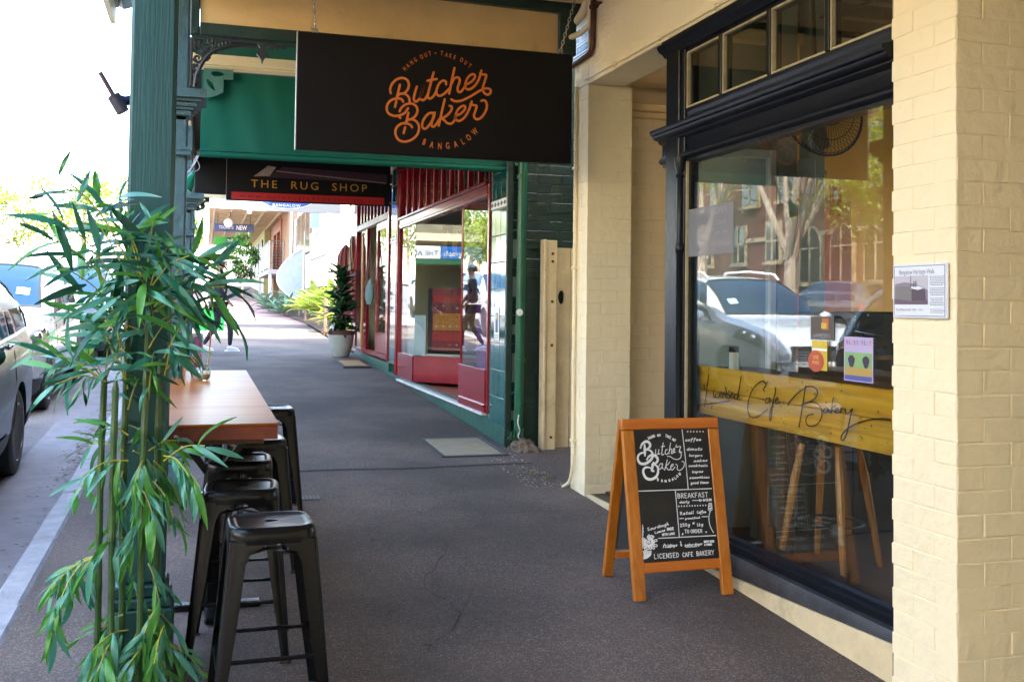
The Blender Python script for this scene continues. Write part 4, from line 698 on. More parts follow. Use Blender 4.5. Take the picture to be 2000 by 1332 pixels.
pr(tt,3.632,3.818,1.30,1.345,mat('poster_gold',(.42,.27,.06),.4),1); pr(tt,3.632,3.818,1.292,1.312,mat('poster_blue',(.07,.09,.3),.4),2)
for yy in (3.67,3.77):
    q=MB(); q.prism([(yy+.022*math.cos(a)*(1+.2*math.sin(3*a)),1.372+.026*math.sin(a)) for a in [k*.45 for k in range(14)]],lambda u,v,w_:(w_,u,v),x-.0022,x-.0018); obj('print_area',q,mat('poster_dark',(.04,.02,.05),.4),tt)
for i,ch in enumerate('BLUES FEST'):
    if ch!=' ': ST('lettering',ch,[mat('pr',(.5,.02,.04),.4),mat('pb',(.02,.15,.5),.4),mat('py',(.6,.35,.02),.4)][i%3],3.80-i*.0175,1.443,.026,tt,x=2.6455)
tt=notice('dark square poster with a yellow and orange print on the cafe window',3.90,4.08,1.452,1.56,mat('poster_brown',(.07,.045,.03),.4))
pr(tt,3.94,3.99,1.50,1.55,mat('poster_or',(.5,.12,.01),.4)); pr(tt,3.955,3.995,1.505,1.53,mat('poster_ye',(.55,.4,.02),.4),1)
ST('lettering','JARDIN',pw,3.99,1.462,.03,tt,x=2.6455,fit=.13)
q=MB()
for a in [(3.902,4.078,1.5565,1.5585),(3.902,4.078,1.4535,1.4555),(3.902,3.904,1.456,1.556),(4.076,4.078,1.456,1.556)]: q.box(x-.0004,x,*a)
obj('border_line',q,pw,tt)
tt=notice('yellow flyer on the cafe window below the dark poster',3.95,4.07,1.317,1.449,mat('flyer_yellow',(.62,.42,.02),.4),x=2.6478)
pr(tt,3.952,4.068,1.405,1.415,M['white'])
tt=thing('round_sticker','round red and grey live music sticker on the cafe window glass','sticker',(2.646,4.03,1.357))
obj('sticker_disc',MB().prism([(4.035+.062*math.cos(a),1.357+.048*math.sin(a)) for a in [k*math.pi/14 for k in range(28)]],lambda u,v,w_:(w_,u,v),2.6452,2.6456),mat('sticker_red',(.42,.06,.02),.4),tt)
ST('lettering','LIVE',mat('py2',(.8,.5,.05),.4),4.035,1.366,.024,tt,x=2.6448); ST('lettering','MUSIC',mat('py3',(.8,.5,.05),.4),4.035,1.344,.02,tt,x=2.6448)
b=MB()
for k,(a,c,s) in enumerate((((5.3,3.42),(3.5,3.40),.10),((5.3,3.30),(3.5,3.33),.16))):
    P=[]
    for i in range(13):
        u=i/12; P.append((3.6+.5*k,5.8+(3.0-5.8)*u,a[1]-s*math.sin(u*math.pi)*(1 if i%2 else .9)))
    b.tube(P,.008,5)
tag(obj('ceiling_cables',b,M['rubber']),'sagging black cables under the dark cafe ceiling','cables')
# ======================= VERANDAH =======================
t=thing('verandah_roof','dark corrugated verandah roof with green beams over the cafe footpath','roof',(1,1,3.9))
q=MB(); q.grid(lambda u,v:(-.75+3.34*u,-45+53.9*v,3.98+.25*u+.012*math.sin(u*200)),100,2)  # sheet stretched over the gap ahead and far behind the camera to add shade
q2=MB(); q2.grid(lambda u,v:(-.75+3.34*u,-45+53.9*v,3.99+.25*u+.012*math.sin(u*200)),100,2); q.add(q2.v,q2.f)
obj('roof_sheet',q,M['darkgreen'],t,recalc=False)
obj('front_beam',MB().box(-.30,-.16,-45,6.9,3.62,3.95,.01),M['green'],t)
obj('ceiling_lining',MB().box(-.155,2.595,-45,6.85,3.76,3.80),M['ceiling'],t)  # unseen lining added, cream so it bounces light onto lintel and pillars
for k in range(0): obj('rafter',MB().box(-.155,2.59,-10+k*2.5,-9.92+k*2.5,3.82,3.95,.005),M['darkgreen'],t)
obj('gutter_board',MB().box(-.78,-.74,-45,8.9,3.85,4.05),M['cream'],t)
t=thing('verandah_end_panel','cream lined end panel with dark green frame closing the cafe verandah gable','panel',(1.2,6.95,3.6))
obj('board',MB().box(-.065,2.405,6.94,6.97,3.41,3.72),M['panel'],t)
obj('bottom_rail',MB().box(-.065,2.405,6.92,6.98,3.325,3.409,.006),M['darkgreen'],t)
obj('side_stile',MB().box(-.125,-.067,6.92,6.98,3.325,4.0,.006),M['darkgreen'],t)
obj('top_rail',MB().prism([(-.065,3.74),(2.6,3.695),(2.6,4.3),(-.065,4.3)],lambda u,v,q:(u,q,v),6.90,6.99).box(-.065,2.6,6.86,6.898,3.79,3.82,.003),M['darkgreen'],t)
obj('wall_post',MB().box(2.407,2.535,6.90,7.0,3.395,3.70,.006),M['darkgreen'],t)
def post(x0,x1,y0,y1,label,capz=None,top=4.0,mt='green'):
    g=gz((y0+y1)/2); t=thing('verandah_post',label,'post',((x0+x1)/2,(y0+y1)/2,g),'green timber verandah posts')
    obj('shaft',MB().box(x0,x1,y0,y1,g+.34,top,.012),M[mt],t)
    obj('base',MB().box(x0-.035,x1+.035,y0-.035,y1+.035,g-.03,g+.25,.006).box(x0-.025,x1+.025,y0-.025,y1+.025,g+.251,g+.29,.008).box(x0-.014,x1+.014,y0-.014,y1+.014,g+.291,g+.338,.008),M[mt],t)
    if capz:
        q=MB(); z=capz; d=[(.0,.03),(.022,.035),(.04,.02),(.06,.03),(.085,.022),(.115,.06)]
        zz=z
        for w_,h in d: q.box(x0-w_,x1+w_,y0-w_,y1+w_,zz,zz+h-.001,.003); zz+=h
        obj('capital',q,M['green2'],t); q=MB()
        q.box(x0-.03,x1+.03,y0-.03,y1+.03,capz-.24,capz-.205,.006).box(x0-.018,x1+.018,y0-.018,y1+.018,capz-.204,capz-.18,.004)
        obj('neck_moulding',q,M['green2'],t)
    return t
post(-.295,-.125,4.22,4.39,'big square teal green timber post beside the bar table, wrapped by the bamboo')
post(-.30,-.13,7.15,7.32,'second green verandah post with a stepped capital behind the nearest post',2.80,3.95,'green2')
post(-.30,-.14,11.0,11.16,'third green verandah post from the cafe, under the dark signboard',2.5,3.4,'green2')
t4=post(-.30,-.15,15.0,15.15,'fourth green verandah post with the small fretwork bracket',2.85,3.6,'green')
# iron lace corner bracket
t=thing('lace_bracket','dark cast iron lace corner bracket with a drop pendant under the end panel','bracket',(-.1,6.95,3.3))
def lz(u,v,q=0): return (u,6.95+q,v)
A=MB(); T=.006
x0,zt=-.112,3.315
A.box(x0,.42,6.942,6.958,3.300,3.318,.002).box(x0-.008,x0+.006,6.942,6.958,2.99,3.30,.002)
arc=[( -.095+ .0, 2.99)]
arcP=crom([(-.090,2.985),(-.075,3.08),(-.01,3.20),(.09,3.262),(.22,3.288),(.30,3.283)],8)
A.tube([lz(*p) for p in arcP],[.015]*len(arcP),6)
random.seed(8)
def scroll(cx,cz,r,a0,tr=1.35,n=14,w_=.0115,flip=1):
    P=[lz(cx+r*(1-k/n*.85)*math.cos(a0+flip*tr*2*math.pi*k/n),cz+r*(1-k/n*.85)*math.sin(a0+flip*tr*2*math.pi*k/n)) for k in range(n+1)]
    A.tube(P,[w_*(1-.4*k/n) for k in range(n+1)],5)
for c in [(-.055,3.245,.05,2.2,1),(-.01,3.255,.04,.3,-1),(.045,3.275,.028,3.0,1),(-.075,3.175,.035,1.2,-1),(-.03,3.20,.038,4.0,1),(.09,3.287,.02,2.0,-1),(-.082,3.115,.024,1.9,1),(-.085,3.065,.016,.9,-1),(.02,3.235,.02,5.0,1),(.135,3.293,.014,2.0,1),(-.085,3.28,.025,4.5,1),(.0,3.295,.02,1,-1)]:
    scroll(c[0],c[1],c[2],c[3],flip=c[4])
A.tube([lz(-.105,3.30),lz(-.055,3.245),lz(-.01,3.19)],.008,5)
A.prism([(.10,3.298),(.30,3.298),(.30,3.272),(.22,3.278),(.16,3.272)],lz,-.006,.006)
for k in range(26):
    x=random.uniform(-.1,.06);z=random.uniform(3.12,3.29)
    if (x+.1)*.9+(3.3-z)<.19: A.ball((x,6.95,z),.011,6)
obj('lacework',A,M['lace'],t)
obj('pendant',MB().prism([(.30,3.31),(.36,3.31),(.352,3.275),(.362,3.255),(.372,3.235),(.345,3.20),(.335,3.165),(.325,3.20),(.298,3.235),(.31,3.255),(.318,3.275)],lz,-.012,.012).prism([(.362,3.31),(.56,3.31),(.50,3.296),(.47,3.282),(.455,3.29),(.43,3.272),(.415,3.28),(.395,3.268),(.375,3.275)],lz,-.006,.006),M['lace'],t)
# ======================= BUTCHER BAKER SIGN =======================
t=thing('hanging_sign','large black hanging sign with the orange Butcher Baker lettering','sign',(1.466,6.6,2.94))
obj('sign_board',MB().box(.537,2.395,6.593,6.64,2.565,3.318,.004),M['signblack'],t)
obj('edge_trim',MB().box(.530,.5365,6.592,6.641,2.563,3.320,.001),M['steel'],t)
q=MB(); ribbon(q,LOGO,.0155,lambda u,v,k:(u,6.5915-.00012*k,v),6)
obj('script_lettering',q,M['orange'],t,recalc=False,smooth=0)
def arcl(L,size,xs,nm):
    vs=MB()
    for ch,x,z,a in L:
        me=textmesh(ch,size,bold=.012*size*2,xs=xs)
        cx_=sum(v.co.x for v in me.vertices)/max(1,len(me.vertices)); 
        zs=[v.co.y for v in me.vertices]; cz_=(min(zs)+max(zs))/2; xx=[v.co.x for v in me.vertices]; cx_=(min(xx)+max(xx))/2
        vv=[(x+(v.co.x-cx_)*math.cos(a)-(v.co.y-cz_)*math.sin(a),6.5905,z+(v.co.x-cx_)*math.sin(a)+(v.co.y-cz_)*math.cos(a)) for v in me.vertices]
        vs.add(vv,[tuple(p.vertices) for p in me.polygons])
    obj(nm,vs,M['orange'],t,recalc=False,smooth=0)
arcl(ARC1,.040,.62,'curved_lettering'); arcl(ARC2,.058,.62,'curved_lettering')
def chain(x0,y0,z0,x1,y1,z1,label):
    t=thing('sign_chain',label,'chain',(x0,y0,z0),'chains holding the black sign'); a=Vector((x0,y0,z0)); b=Vector((x1,y1,z1)); L=(b-a).length; n=int(L/.028)
    d=(b-a).normalized()
    for i in range(n):
        c=a+(b-a)*((i+.5)/n); s=Vector((0,1,0)) if i%2 else Vector((1,0,0)); s=(s-d*s.dot(d)).normalized()
        P=[c+d*.018*math.sin(k*math.pi/5)+s*.0095*math.cos(k*math.pi/5) for k in range(10)]
        obj('link',MB().tube(P,.0033,5,closed=True),M['steel'],t)
    obj('shackle',MB().tube([a+Vector((.016*math.cos(k*math.pi/5),0,.016*math.sin(k*math.pi/5)-.004)) for k in range(10)],.005,6,closed=True).tube([a+Vector((-.03,0,.012)),a+Vector((.02,0,.012))],.005,6),M['steel'],t)
chain(.645,6.61,3.335,.617,6.61,3.70,'left chain with shackle holding up the black sign')
chain(2.31,6.61,3.335,2.42,6.62,3.72,'right chain with shackle holding up the black sign beside the wall')
# ======================= GREEN BLIND =======================
t=thing('awning_blind','green canvas drop blind across the footpath behind the black sign','awning',(1.27,8.9,3.4))
q=MB(); q.grid(lambda u,v:(-.06+2.655*u,8.9+.012*math.sin(u*23)*(1-v)+.006*math.sin(u*61+v*4),2.86+.66*v),60,6)
q.grid(lambda u,v:(-.06+2.655*u,8.906+.012*math.sin(u*23)*(1-v)+.006*math.sin(u*61+v*4),2.86+.66*v),60,6)
mm=M['awning']; n_,l_,b_=nodes(mm); tl=n_.new('ShaderNodeBsdfTranslucent'); tl.inputs[0].default_value=(.006,.22,.14,1); ms=n_.new('ShaderNodeMixShader'); ms.inputs[0].default_value=.35
l_.new(b_.outputs[0],ms.inputs[1]); l_.new(tl.outputs[0],ms.inputs[2]); l_.new(ms.outputs[0],n_['Material Output'].inputs[0])
obj('canvas',q,mm,t,recalc=False)
obj('hem',MB().box(-.062,2.60,8.885,8.915,2.848,2.862,.003).lathe([(.001,-.062),(.026,-.062),(.026,2.6),(.001,2.6)],(0,8.9,2.822),12,'X'),M['awning'],t)
obj('roller_end',MB().lathe([(.001,-.085),(.018,-.085),(.018,-.062)],(0,8.9,2.822),8,'X').tube([(-.075,8.9,2.82),(-.12,8.9,2.72),(-.15,8.95,2.62)],.005,5),M['steel'],t)
obj('cord',MB().tube(crom([(-.07,8.88,2.80),(-.12,8.87,2.70),(-.19,8.87,2.62)],4),.004,4).tube(crom([(-.09,8.86,2.78),(-.06,8.86,2.70),(-.11,8.86,2.66),(-.16,8.86,2.64)],4),.003,4),M['steel'],t)
t=thing('rug_verandah','cream guttered verandah fascia of the rug shop above the green blind','roof',(1.2,9,3.6))
obj('gutter',MB().prism([(8.93,3.535),(8.90,3.535),(8.885,3.55),(8.875,3.555),(8.875,3.565),(8.86,3.572),(8.855,3.60),(8.85,3.605),(8.85,3.655),(8.93,3.655)],lambda u,v,q:(q,u,v),-.15,2.6),M['cream'],t)
obj('green_fascia',MB().box(-.15,2.6,8.95,8.99,3.60,3.86).box(-.15,2.6,8.93,9.0,3.862,3.9,.003),mat('sea_green_board',(.02,.14,.11),.5,var=.1),t)
q=MB()
for k in range(2): q.grid(lambda u,v:(-.6+3.2*u,9.0+9.6*v,3.78+.15*u+.02*k),10,2)
obj('roof_sheet',q,M['darkgreen'],t,recalc=False)
obj('front_beam',MB().box(-.28,-.17,9.0,18.6,3.5,3.75,.006),M['cream'],t)
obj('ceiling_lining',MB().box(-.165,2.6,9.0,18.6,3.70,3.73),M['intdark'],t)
t=thing('fretwork_bracket','pale green timber fretwork bracket with two leaf shaped cutouts','bracket',(0,8.84,3.5))
def fret(x0,z1,s,y,mt,par,nm='fretwork'):
    # outline as ring segments with leaf holes: bmesh boolean free construction using a grid mask
    me=bpy.data.meshes.new(nm); bm=bmesh.new()
    N=64; W=.30*s
    def inside(u,v):
        x=u*W; z=-v*W
        if x>.235*s or z<-.30*s: 
            return False
        r=math.hypot(x-0,z-0)
        if x>.16*s and z<-.085*s and r>.17*s: return False
        if r>.245*s and not (x>.16*s and z>-.085*s): return False
        for (cx,cz,an,L,w_) in ((.115*s,-.042*s,.0,.055*s,.020*s),(.062*s,-.14*s,-.95,.06*s,.018*s)):
            dx=(x-cx)*math.cos(an)+(z-cz)*math.sin(an); dz=-(x-cx)*math.sin(an)+(z-cz)*math.cos(an)
            t_=(dx/L+1)/2
            if 0<t_<1 and abs(dz)<w_*math.sin(math.pi*t_**.7): return False
        return True
    V={}
    def gv(i,j):
        if (i,j) not in V: V[(i,j)]=bm.verts.new((x0+W*i/N-rootloc(par).x,y-rootloc(par).y,z1-W*j/N-rootloc(par).z))
        return V[(i,j)]
    for i in range(N):
        for j in range(N):
            if inside((i+.5)/N,(j+.5)/N): bm.faces.new((gv(i,j),gv(i+1,j),gv(i+1,j+1),gv(i,j+1)))
    bmesh.ops.smooth_vert(bm,verts=[v for v in bm.verts if v.is_boundary],factor=.5,use_axis_x=True,use_axis_z=True)
    bmesh.ops.smooth_vert(bm,verts=[v for v in bm.verts if v.is_boundary],factor=.5,use_axis_x=True,use_axis_z=True)
    r=bmesh.ops.extrude_face_region(bm,geom=list(bm.faces)); bmesh.ops.translate(bm,vec=(0,.028,0),verts=[e for e in r['geom'] if isinstance(e,bmesh.types.BMVert)])
    bmesh.ops.recalc_face_normals(bm,faces=bm.faces); bm.to_mesh(me); bm.free(); me.materials.append(mt)
    return obj(nm,me,mt,par)
fret(-.045,3.53,1.02,8.83,M['mint'],t)
t=thing('fretwork_bracket','small dark fretwork bracket with white light showing through on the fourth post','bracket',(-.1,15,3.05))
fret(-.148,3.06,.82,15.02,M['darkgreen'],t)
# dark signboard across and rug shop sign
t=thing('dark_signboard','plain black board behind the rug shop sign at the left','board',(0,14.9,3.3))
obj('board',MB().box(-.16,2.58,14.86,14.9,3.09,3.69,.004),M['signblack'],t)
obj('lower_trim',MB().box(-.16,2.58,14.84,14.92,3.045,3.088,.004),M['cream'],t)
t=thing('rug_shop_sign','black hanging sign reading THE RUG SHOP over a red web address band','sign',(1.4,14.7,3.3))
obj('sign_board',MB().box(.262,2.548,14.69,14.73,3.0,3.60,.004),M['signblack'],t)
obj('edge_trim',MB().box(.256,.2615,14.688,14.732,2.998,3.602),M['steel'],t)
obj('red_band',MB().box(.33,2.463,14.6865,14.6895,3.018,3.122),M['redband'],t)
def SF(name,s,mt,x,y,z,size,par,**k): return textobj(name,s,mt,(x,y,z),(1,0,0),(0,0,1),par,size,**k)
gold=mat('gold_sign_letters',(.55,.27,.03),.4)
SF('lettering','THE  RUG  SHOP',gold,1.40,14.687,3.195,.155,t,sp=1.35,fit=1.62)
SF('lettering','www.orientalcarpets.com.au',mat('dark_red_letters',(.07,.004,.004),.5),1.40,14.6855,3.045,.085,t,sp=1.4,fit=1.92)
obj('rug_picture',MB().prism([(.80,3.345),(1.02,3.50),(2.5,3.46),(2.5,3.335)],lambda u,v,q:(u,q,v),14.687,14.6895),mat('rug_print_purple',(.035,.008,.02),.5,var=.5,vscale=40),t)
q=MB(); q.prism([(.62,3.345),(.82,3.505),(.93,3.49),(.84,3.36)],lambda u,v,w_:(u,w_,v),14.6862,14.6868)
for k in range(60):
    u=.93+k*.026; q.prism([(u,3.44-k*.0017),(u+.02,3.446-k*.0017),(u+.022,3.43-k*.0017),(u+.004,3.425-k*.0017)],lambda a,b2,w_:(a,w_,b2),14.6862,14.6868)
obj('rug_fringe_print',q,mat('fringe_print',(.32,.25,.2),.6,var=.5,vscale=60),t)
t=thing('oval_sign','white hanging sign with a blue oval reading BANGALOW beyond the rug shop sign','sign',(1.6,20,3.5))
obj('sign_board',MB().box(.67,2.50,19.98,20.02,3.33,4.05,.004),mat('sign_grey_white',(.27,.26,.25),.5),t)
obj('blue_oval',MB().prism([(1.47+.56*math.cos(a),3.62+.235*math.sin(a)) for a in [k*math.pi/24 for k in range(48)]],lambda u,v,w_:(u,w_,v),19.975,19.979),M['white'],t)
obj('blue_oval',MB().prism([(1.47+.545*math.cos(a),3.62+.22*math.sin(a)) for a in [k*math.pi/24 for k in range(48)]],lambda u,v,w_:(u,w_,v),19.970,19.974),M['blue'],t)
SF('lettering','BANGALOW',M['white'],1.47,19.968,3.425,.075,t,sp=1.2,fit=.52)
obj('security_camera',MB().ball((.78,19.95,3.29),.04,10).box(.74,.82,19.9,19.98,3.30,3.33,.005),M['white'],t)
# spot lamp on near post, green bell lamp
t=thing('spot_lamp','dark blue cylindrical spot lamp on an arm at the left of the nearest green post','lamp',(-.33,5.3,2.48))
d=Vector((-.10,-.0,.17)).normalized(); c=Vector((-.405,5.1,2.42))
t.location=(-.30,4.39,2.47)
c=Vector((-.345,4.36,2.375))
obj('arm',MB().tube([(-.295,4.38,2.40),(-.32,4.36,2.39),(-.345,4.36,2.395)],.02,8),mat('lamp_blue_black',(.012,.014,.04),.35),t)
obj('lamp_body',MB().tube([c-d*.035,c+d*.04],.026,14),mat('lamp_housing',(.05,.045,.06),.4,.3),t)
obj('lamp_tube',MB().tube([c+d*.04,c+d*.142],.0095,10),mat('lamp_tube_brown',(.07,.02,.03),.5),t)
t=thing('bell_lamp','green cone shaped lamp shade hanging on the second verandah post','lamp',(-.12,8.98,2.62))
a=Vector((-.155,8.7,2.60)); dd=Vector((.12,0,-.10)).normalized()
dd=Vector((-.4,0,-.9)).normalized()
obj('shade',MB().tube([a+Vector((.03,0,.05)),a+Vector((.05,0,.03)),a+Vector((.0,0,-.06)),a+Vector((-.02,0,-.09))],[.004,.015,.058,.068],16),mat('green_lamp_shade',(.005,.22,.12),.35),t)
obj('bracket',MB().tube([(-.155,8.72,2.70),(-.10,8.7,2.67),(-.12,8.7,2.64)],.006,6),M['steel'],t)
# ======================= ALLEY AND DOWNPIPE =======================
random.seed(31)
t=thing('green_side_wall','dark green painted brick side wall of the rug shop in the alley','wall',(2.65,8.87,.3))
obj('core',MB().box(2.66,6.5,8.876,9.1,.2,4.6),M['darkgreen'],t)
lay(t,'x',2.665,3.50,8.87,.30,3.3,M['darkgreen'],'g',0,-1,jit=.004)
t=thing('downpipe','green painted downpipe with a white round reflector at the rug shop corner','downpipe',(2.71,8.8,.38))
q=MB(); q.tube([(2.715,8.79,.40),(2.72,8.79,1.6),(2.73,8.79,3.3)],.042,16)
for z in (1.1,2.75): q.lathe([(.047,z-.02),(.049,z),(.047,z+.02)],(2.72,8.79,0),16)
obj('pipe',q,M['pipegreen'],t)
obj('reflector',MB().lathe([(.001,-.004),(.03,-.003),(.032,.002),(.001,.002)],(2.70,8.744,1.53),16,'Y'),M['white'],t)
obj('paint_drip',MB().tube(crom([(2.705,8.748,.62),(2.695,8.746,.55),(2.715,8.746,.48),(2.70,8.747,.43),(2.72,8.747,.39)],4),.005,5),M['white'],t)
obj('pipe_clip',MB().box(2.66,2.78,8.80,8.868,2.85,2.89,.004),M['pipegreen'],t)
q=MB(); random.seed(6)
def rough_lump(cx,cy,cz,rx,ry,rz,seed,n=14):
    b=MB(); 
    def fn(u,v):
        th=u*2*math.pi; ph=v*math.pi/2; r=1+.32*noise.noise(Vector((math.cos(th)*2,math.sin(th)*2,v*3+seed)))+.10*noise.noise(Vector((math.cos(th)*7,math.sin(th)*7,v*9+seed)))
        return (cx+rx*r*math.cos(th)*math.cos(ph),cy+ry*r*math.sin(th)*math.cos(ph),cz+rz*r*math.sin(ph))
    b.grid(fn,n*3,n); return b
tag(obj('concrete_lump',rough_lump(2.74,8.70,.27,.15,.17,.13,3.3),mat('crumbling_mortar',(.16,.115,.08),.95,var=.35,vscale=18,bump=.8,bscale=50)),'rough crumbling concrete haunch round the foot of the green downpipe','concrete')
t=thing('white_post','weathered cream timber post with bolt holes leaning beside the dark green wall','post',(2.98,8.7,.3))
obj('timber',MB().box(2.905,2.93,8.68,8.80,.28,2.185,.004).box(2.931,3.035,8.70,8.79,.28,2.18,.006),M['cream_dirty'],t)
q=MB()
for z in (2.06,1.99,1.63,1.24,.42): q.lathe([(.001,-.006),(.013,-.006),(.013,.0),(.008,.002),(.001,.002)],(2.99,8.698,z),12,'Y')
obj('bolt',q,M['rust'],t)
t=thing('gate_board','weathered cream gate board with an oval hand hole in the alley','gate',(3.15,8.8,.3))
bb=MB()
N=20
def gb(u,v): return (3.05+.30*u,8.80,.26+1.86*v)
me=bpy.data.meshes.new('gate'); bm=bmesh.new(); V={}
def gvv(i,j):
    if (i,j) not in V: V[(i,j)]=bm.verts.new((3.05+.006*i-3.15,0,.26+.01*j-.3))
    return V[(i,j)]
for i in range(52):
    for j in range(186):
        x=.006*(i+.5);z=.26+.01*(j+.5)
        if ((x-.062)/.030)**2+((z-1.67)/.065)**2<1: continue
        if i==24: continue
        bm.faces.new((gvv(i,j),gvv(i+1,j),gvv(i+1,j+1),gvv(i,j+1)))
r=bmesh.ops.extrude_face_region(bm,geom=list(bm.faces)); bmesh.ops.translate(bm,vec=(0,.03,0),verts=[e for e in r['geom'] if isinstance(e,bmesh.types.BMVert)])
bmesh.ops.recalc_face_normals(bm,faces=bm.faces); bm.to_mesh(me); bm.free(); me.materials.append(M['cream_dirty']); o=obj('board',me,None,t); 
tag(obj('alley_fence',MB().box(4.3,4.4,7.16,8.85,.1,4.5),M['darkgreen']),'tall dark boards closing off the alley','fence')  # added out of view to keep direct sun off the green side wall
# weeds
def weed(name,label,pts,n,L,mt,par=None,h=.5,seed=1,cat='weeds'):
    random.seed(seed); b=MB()
    for k in range(n):
        c=random.choice(pts); a=random.uniform(0,6.28); l=L*random.uniform(.5,1.1); ox,oy=random.gauss(0,.03),random.gauss(0,.03)
        P=[Vector((c[0]+ox+math.cos(a)*l*.6*s*s,c[1]+oy+math.sin(a)*l*.6*s*s,c[2]+l*h*2*s-l*.4*s*s)) for s in (0,.35,.7,1)]
        w_=l*.07; q=Vector((-math.sin(a),math.cos(a),0))
        vs=[]
        for i,p in enumerate(P): ww=w_*(.6,1,.8,.05)[i]; vs+=[p+q*ww,p-q*ww]
        b.add(vs,[(0,1,3,2),(2,3,5,4),(4,5,7,6)])
    o=obj(name,b,mt,par,recalc=False); 
    if not par: tag(o,label,cat)
    return o
M['weed']=leafmat('weed_leaf',(.05,.12,.02),(.03,.08,.015))
weed('weeds','small green weeds sprouting beside the downpipe foot',[(2.63,8.66,.33),(2.62,8.7,.40),(2.64,8.65,.45)],26,.10,M['weed'],seed=3)
weed('weeds','low dry weeds along the joint in front of the alley',[(2.35,7.7,.285),(2.45,7.6,.281),(2.52,7.45,.276),(2.5,7.3,.27)],70,.05,leafmat('dry_weed',(.16,.14,.04),(.22,.17,.07)),seed=4)
# ======================= RUG SHOP =======================
X0=2.6
t=thing('rug_shop','rug shop front with green glazed tiles, red joinery and angled display windows','shop',(X0,9,.3))
obj('upper_wall',MB().box(2.62,9,9.102,18.55,3.60,6.2),M['cream_fine'],t)
obj('end_wall',MB().box(2.75,9,18.45,18.6,.5,3.6),M['cream_fine'],t)
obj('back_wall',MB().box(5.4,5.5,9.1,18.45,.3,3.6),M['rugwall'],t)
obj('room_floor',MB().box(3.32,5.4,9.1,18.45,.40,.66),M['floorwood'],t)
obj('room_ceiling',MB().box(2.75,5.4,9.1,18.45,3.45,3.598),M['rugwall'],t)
obj('plinth',MB().prism([(8.872,.2),(18.6,.5),(18.6,.765),(14.95,.72),(14.95,.60),(9.4,.56),(9.4,.50),(8.872,.50)],lambda u,v,q:(q,u,v),2.612,2.72),M['stallgreen'],t)
obj('corner_quoin',MB().box(2.60,2.66,8.835,8.868,.33,3.3,.006),M['darkgreen'],t)
# tiled piers
def pier(y0,y1,z0,z1,cols,band=None):
    obj('pier_core',MB().box(2.612,2.75,y0,y1,z0,z1),M['grout'],t)
    tw=(y1-y0)/cols; th=.248; me=mesh(MB().box(-.005,.006,-tw/2+.003,tw/2-.003,-th/2+.003,th/2-.003,.003),M['tile'],name='tile')
    z=z0; done=False
    while z<z1-.05:
        if band and not done and band[0]<=z+th/2:
            done=True
            q=MB().box(2.602,2.614,y0+.003,y1-.003,z+.01,z+.085,.002); obj('white_tile_band',q,M['white'],t)
            dq=MB()
            for k in range(5):
                yc=y0+(y1-y0)*(k+.5)/5; dq.prism([(yc-.045,z+.047),(yc,z+.07),(yc+.045,z+.047),(yc,z+.025)],lambda u,v,w_:(w_,u,v),2.5995,2.6015)
            obj('diamond_pattern',dq,M['ink'],t); z+=.09; continue
        for c in range(cols): inst('tile',me,t,(2.607+random.uniform(-.0008,.0008),y0+tw*(c+.5),z+th/2),(random.gauss(0,.002),random.gauss(0,.002),random.gauss(0,.002)))
        z+=th
pier(8.872,9.40,.50,3.3,3,(2.48,))
pier(14.30,14.95,.73,3.4,3,(2.35,))
# first bay: frames in plane X0
def bx(nm,a,mt='red',c=.006): return obj(nm,MB().box(*a,c),M[mt],t)
bx('jamb',(2.585,2.68,9.402,9.45,.56,3.3)); bx('jamb',(2.575,2.70,14.06,14.29,.60,3.42))
obj('jamb_moulding',MB().box(2.560,2.574,14.10,14.13,.62,3.4,.003).box(2.560,2.574,14.19,14.22,.62,3.4,.003),M['red'],t)
obj('transom_beam',MB().box(2.575,2.68,9.452,14.05,2.63,2.75,.008).box(2.555,2.68,9.452,14.05,2.752,2.785,.006).box(2.565,2.574,9.452,14.05,2.66,2.68,.003),M['red'],t)
obj('head_beam',MB().box(2.575,2.70,9.402,14.29,3.43,3.55,.006),M['red'],t)
for k in range(1,11): y=9.452+(14.06-9.452)*k/11; bx('transom_bar',(2.59,2.66,y-.03,y+.03,2.787,3.428))
obj('transom_pane',MB().box(2.622,2.628,9.452,14.05,2.787,3.428),M['glass2'],t)
# right display: front glass 9.45-10.5, splayed return to (3.3,11.2)
def panel(nm,p,q_,z0,z1,th,mt):
    a=Vector((p[0],p[1],0)); b=Vector((q_[0],q_[1],0)); m_=(a+b)/2; L=(b-a).length; ang=math.atan2(b.y-a.y,b.x-a.x)
    return obj(nm,MB().obox((m_.x,m_.y,(z0+z1)/2),(L/2,th/2,(z1-z0)/2),Matrix.Rotation(ang,3,'Z'),.003 if th>.02 else 0),mt,t)
panel('display_base',(2.60,9.455),(2.60,10.5),.565,.975,.05,M['red']); panel('base_bead',(2.565,9.455),(2.565,10.5),.62,.64,.02,M['red'])
panel('display_base',(2.63,10.54),(3.3,11.2),.58,.975,.05,M['red'])
obj('display_glass',MB().box(2.600,2.606,9.455,10.49,.98,2.625),M['glass2'],t)
panel('display_glass',(2.63,10.53),(3.3,11.2),.98,2.625,.006,M['glass2'])
panel('glass_mullion',(2.597,10.49),(2.612,10.515),.98,2.625,.02,M['red'])
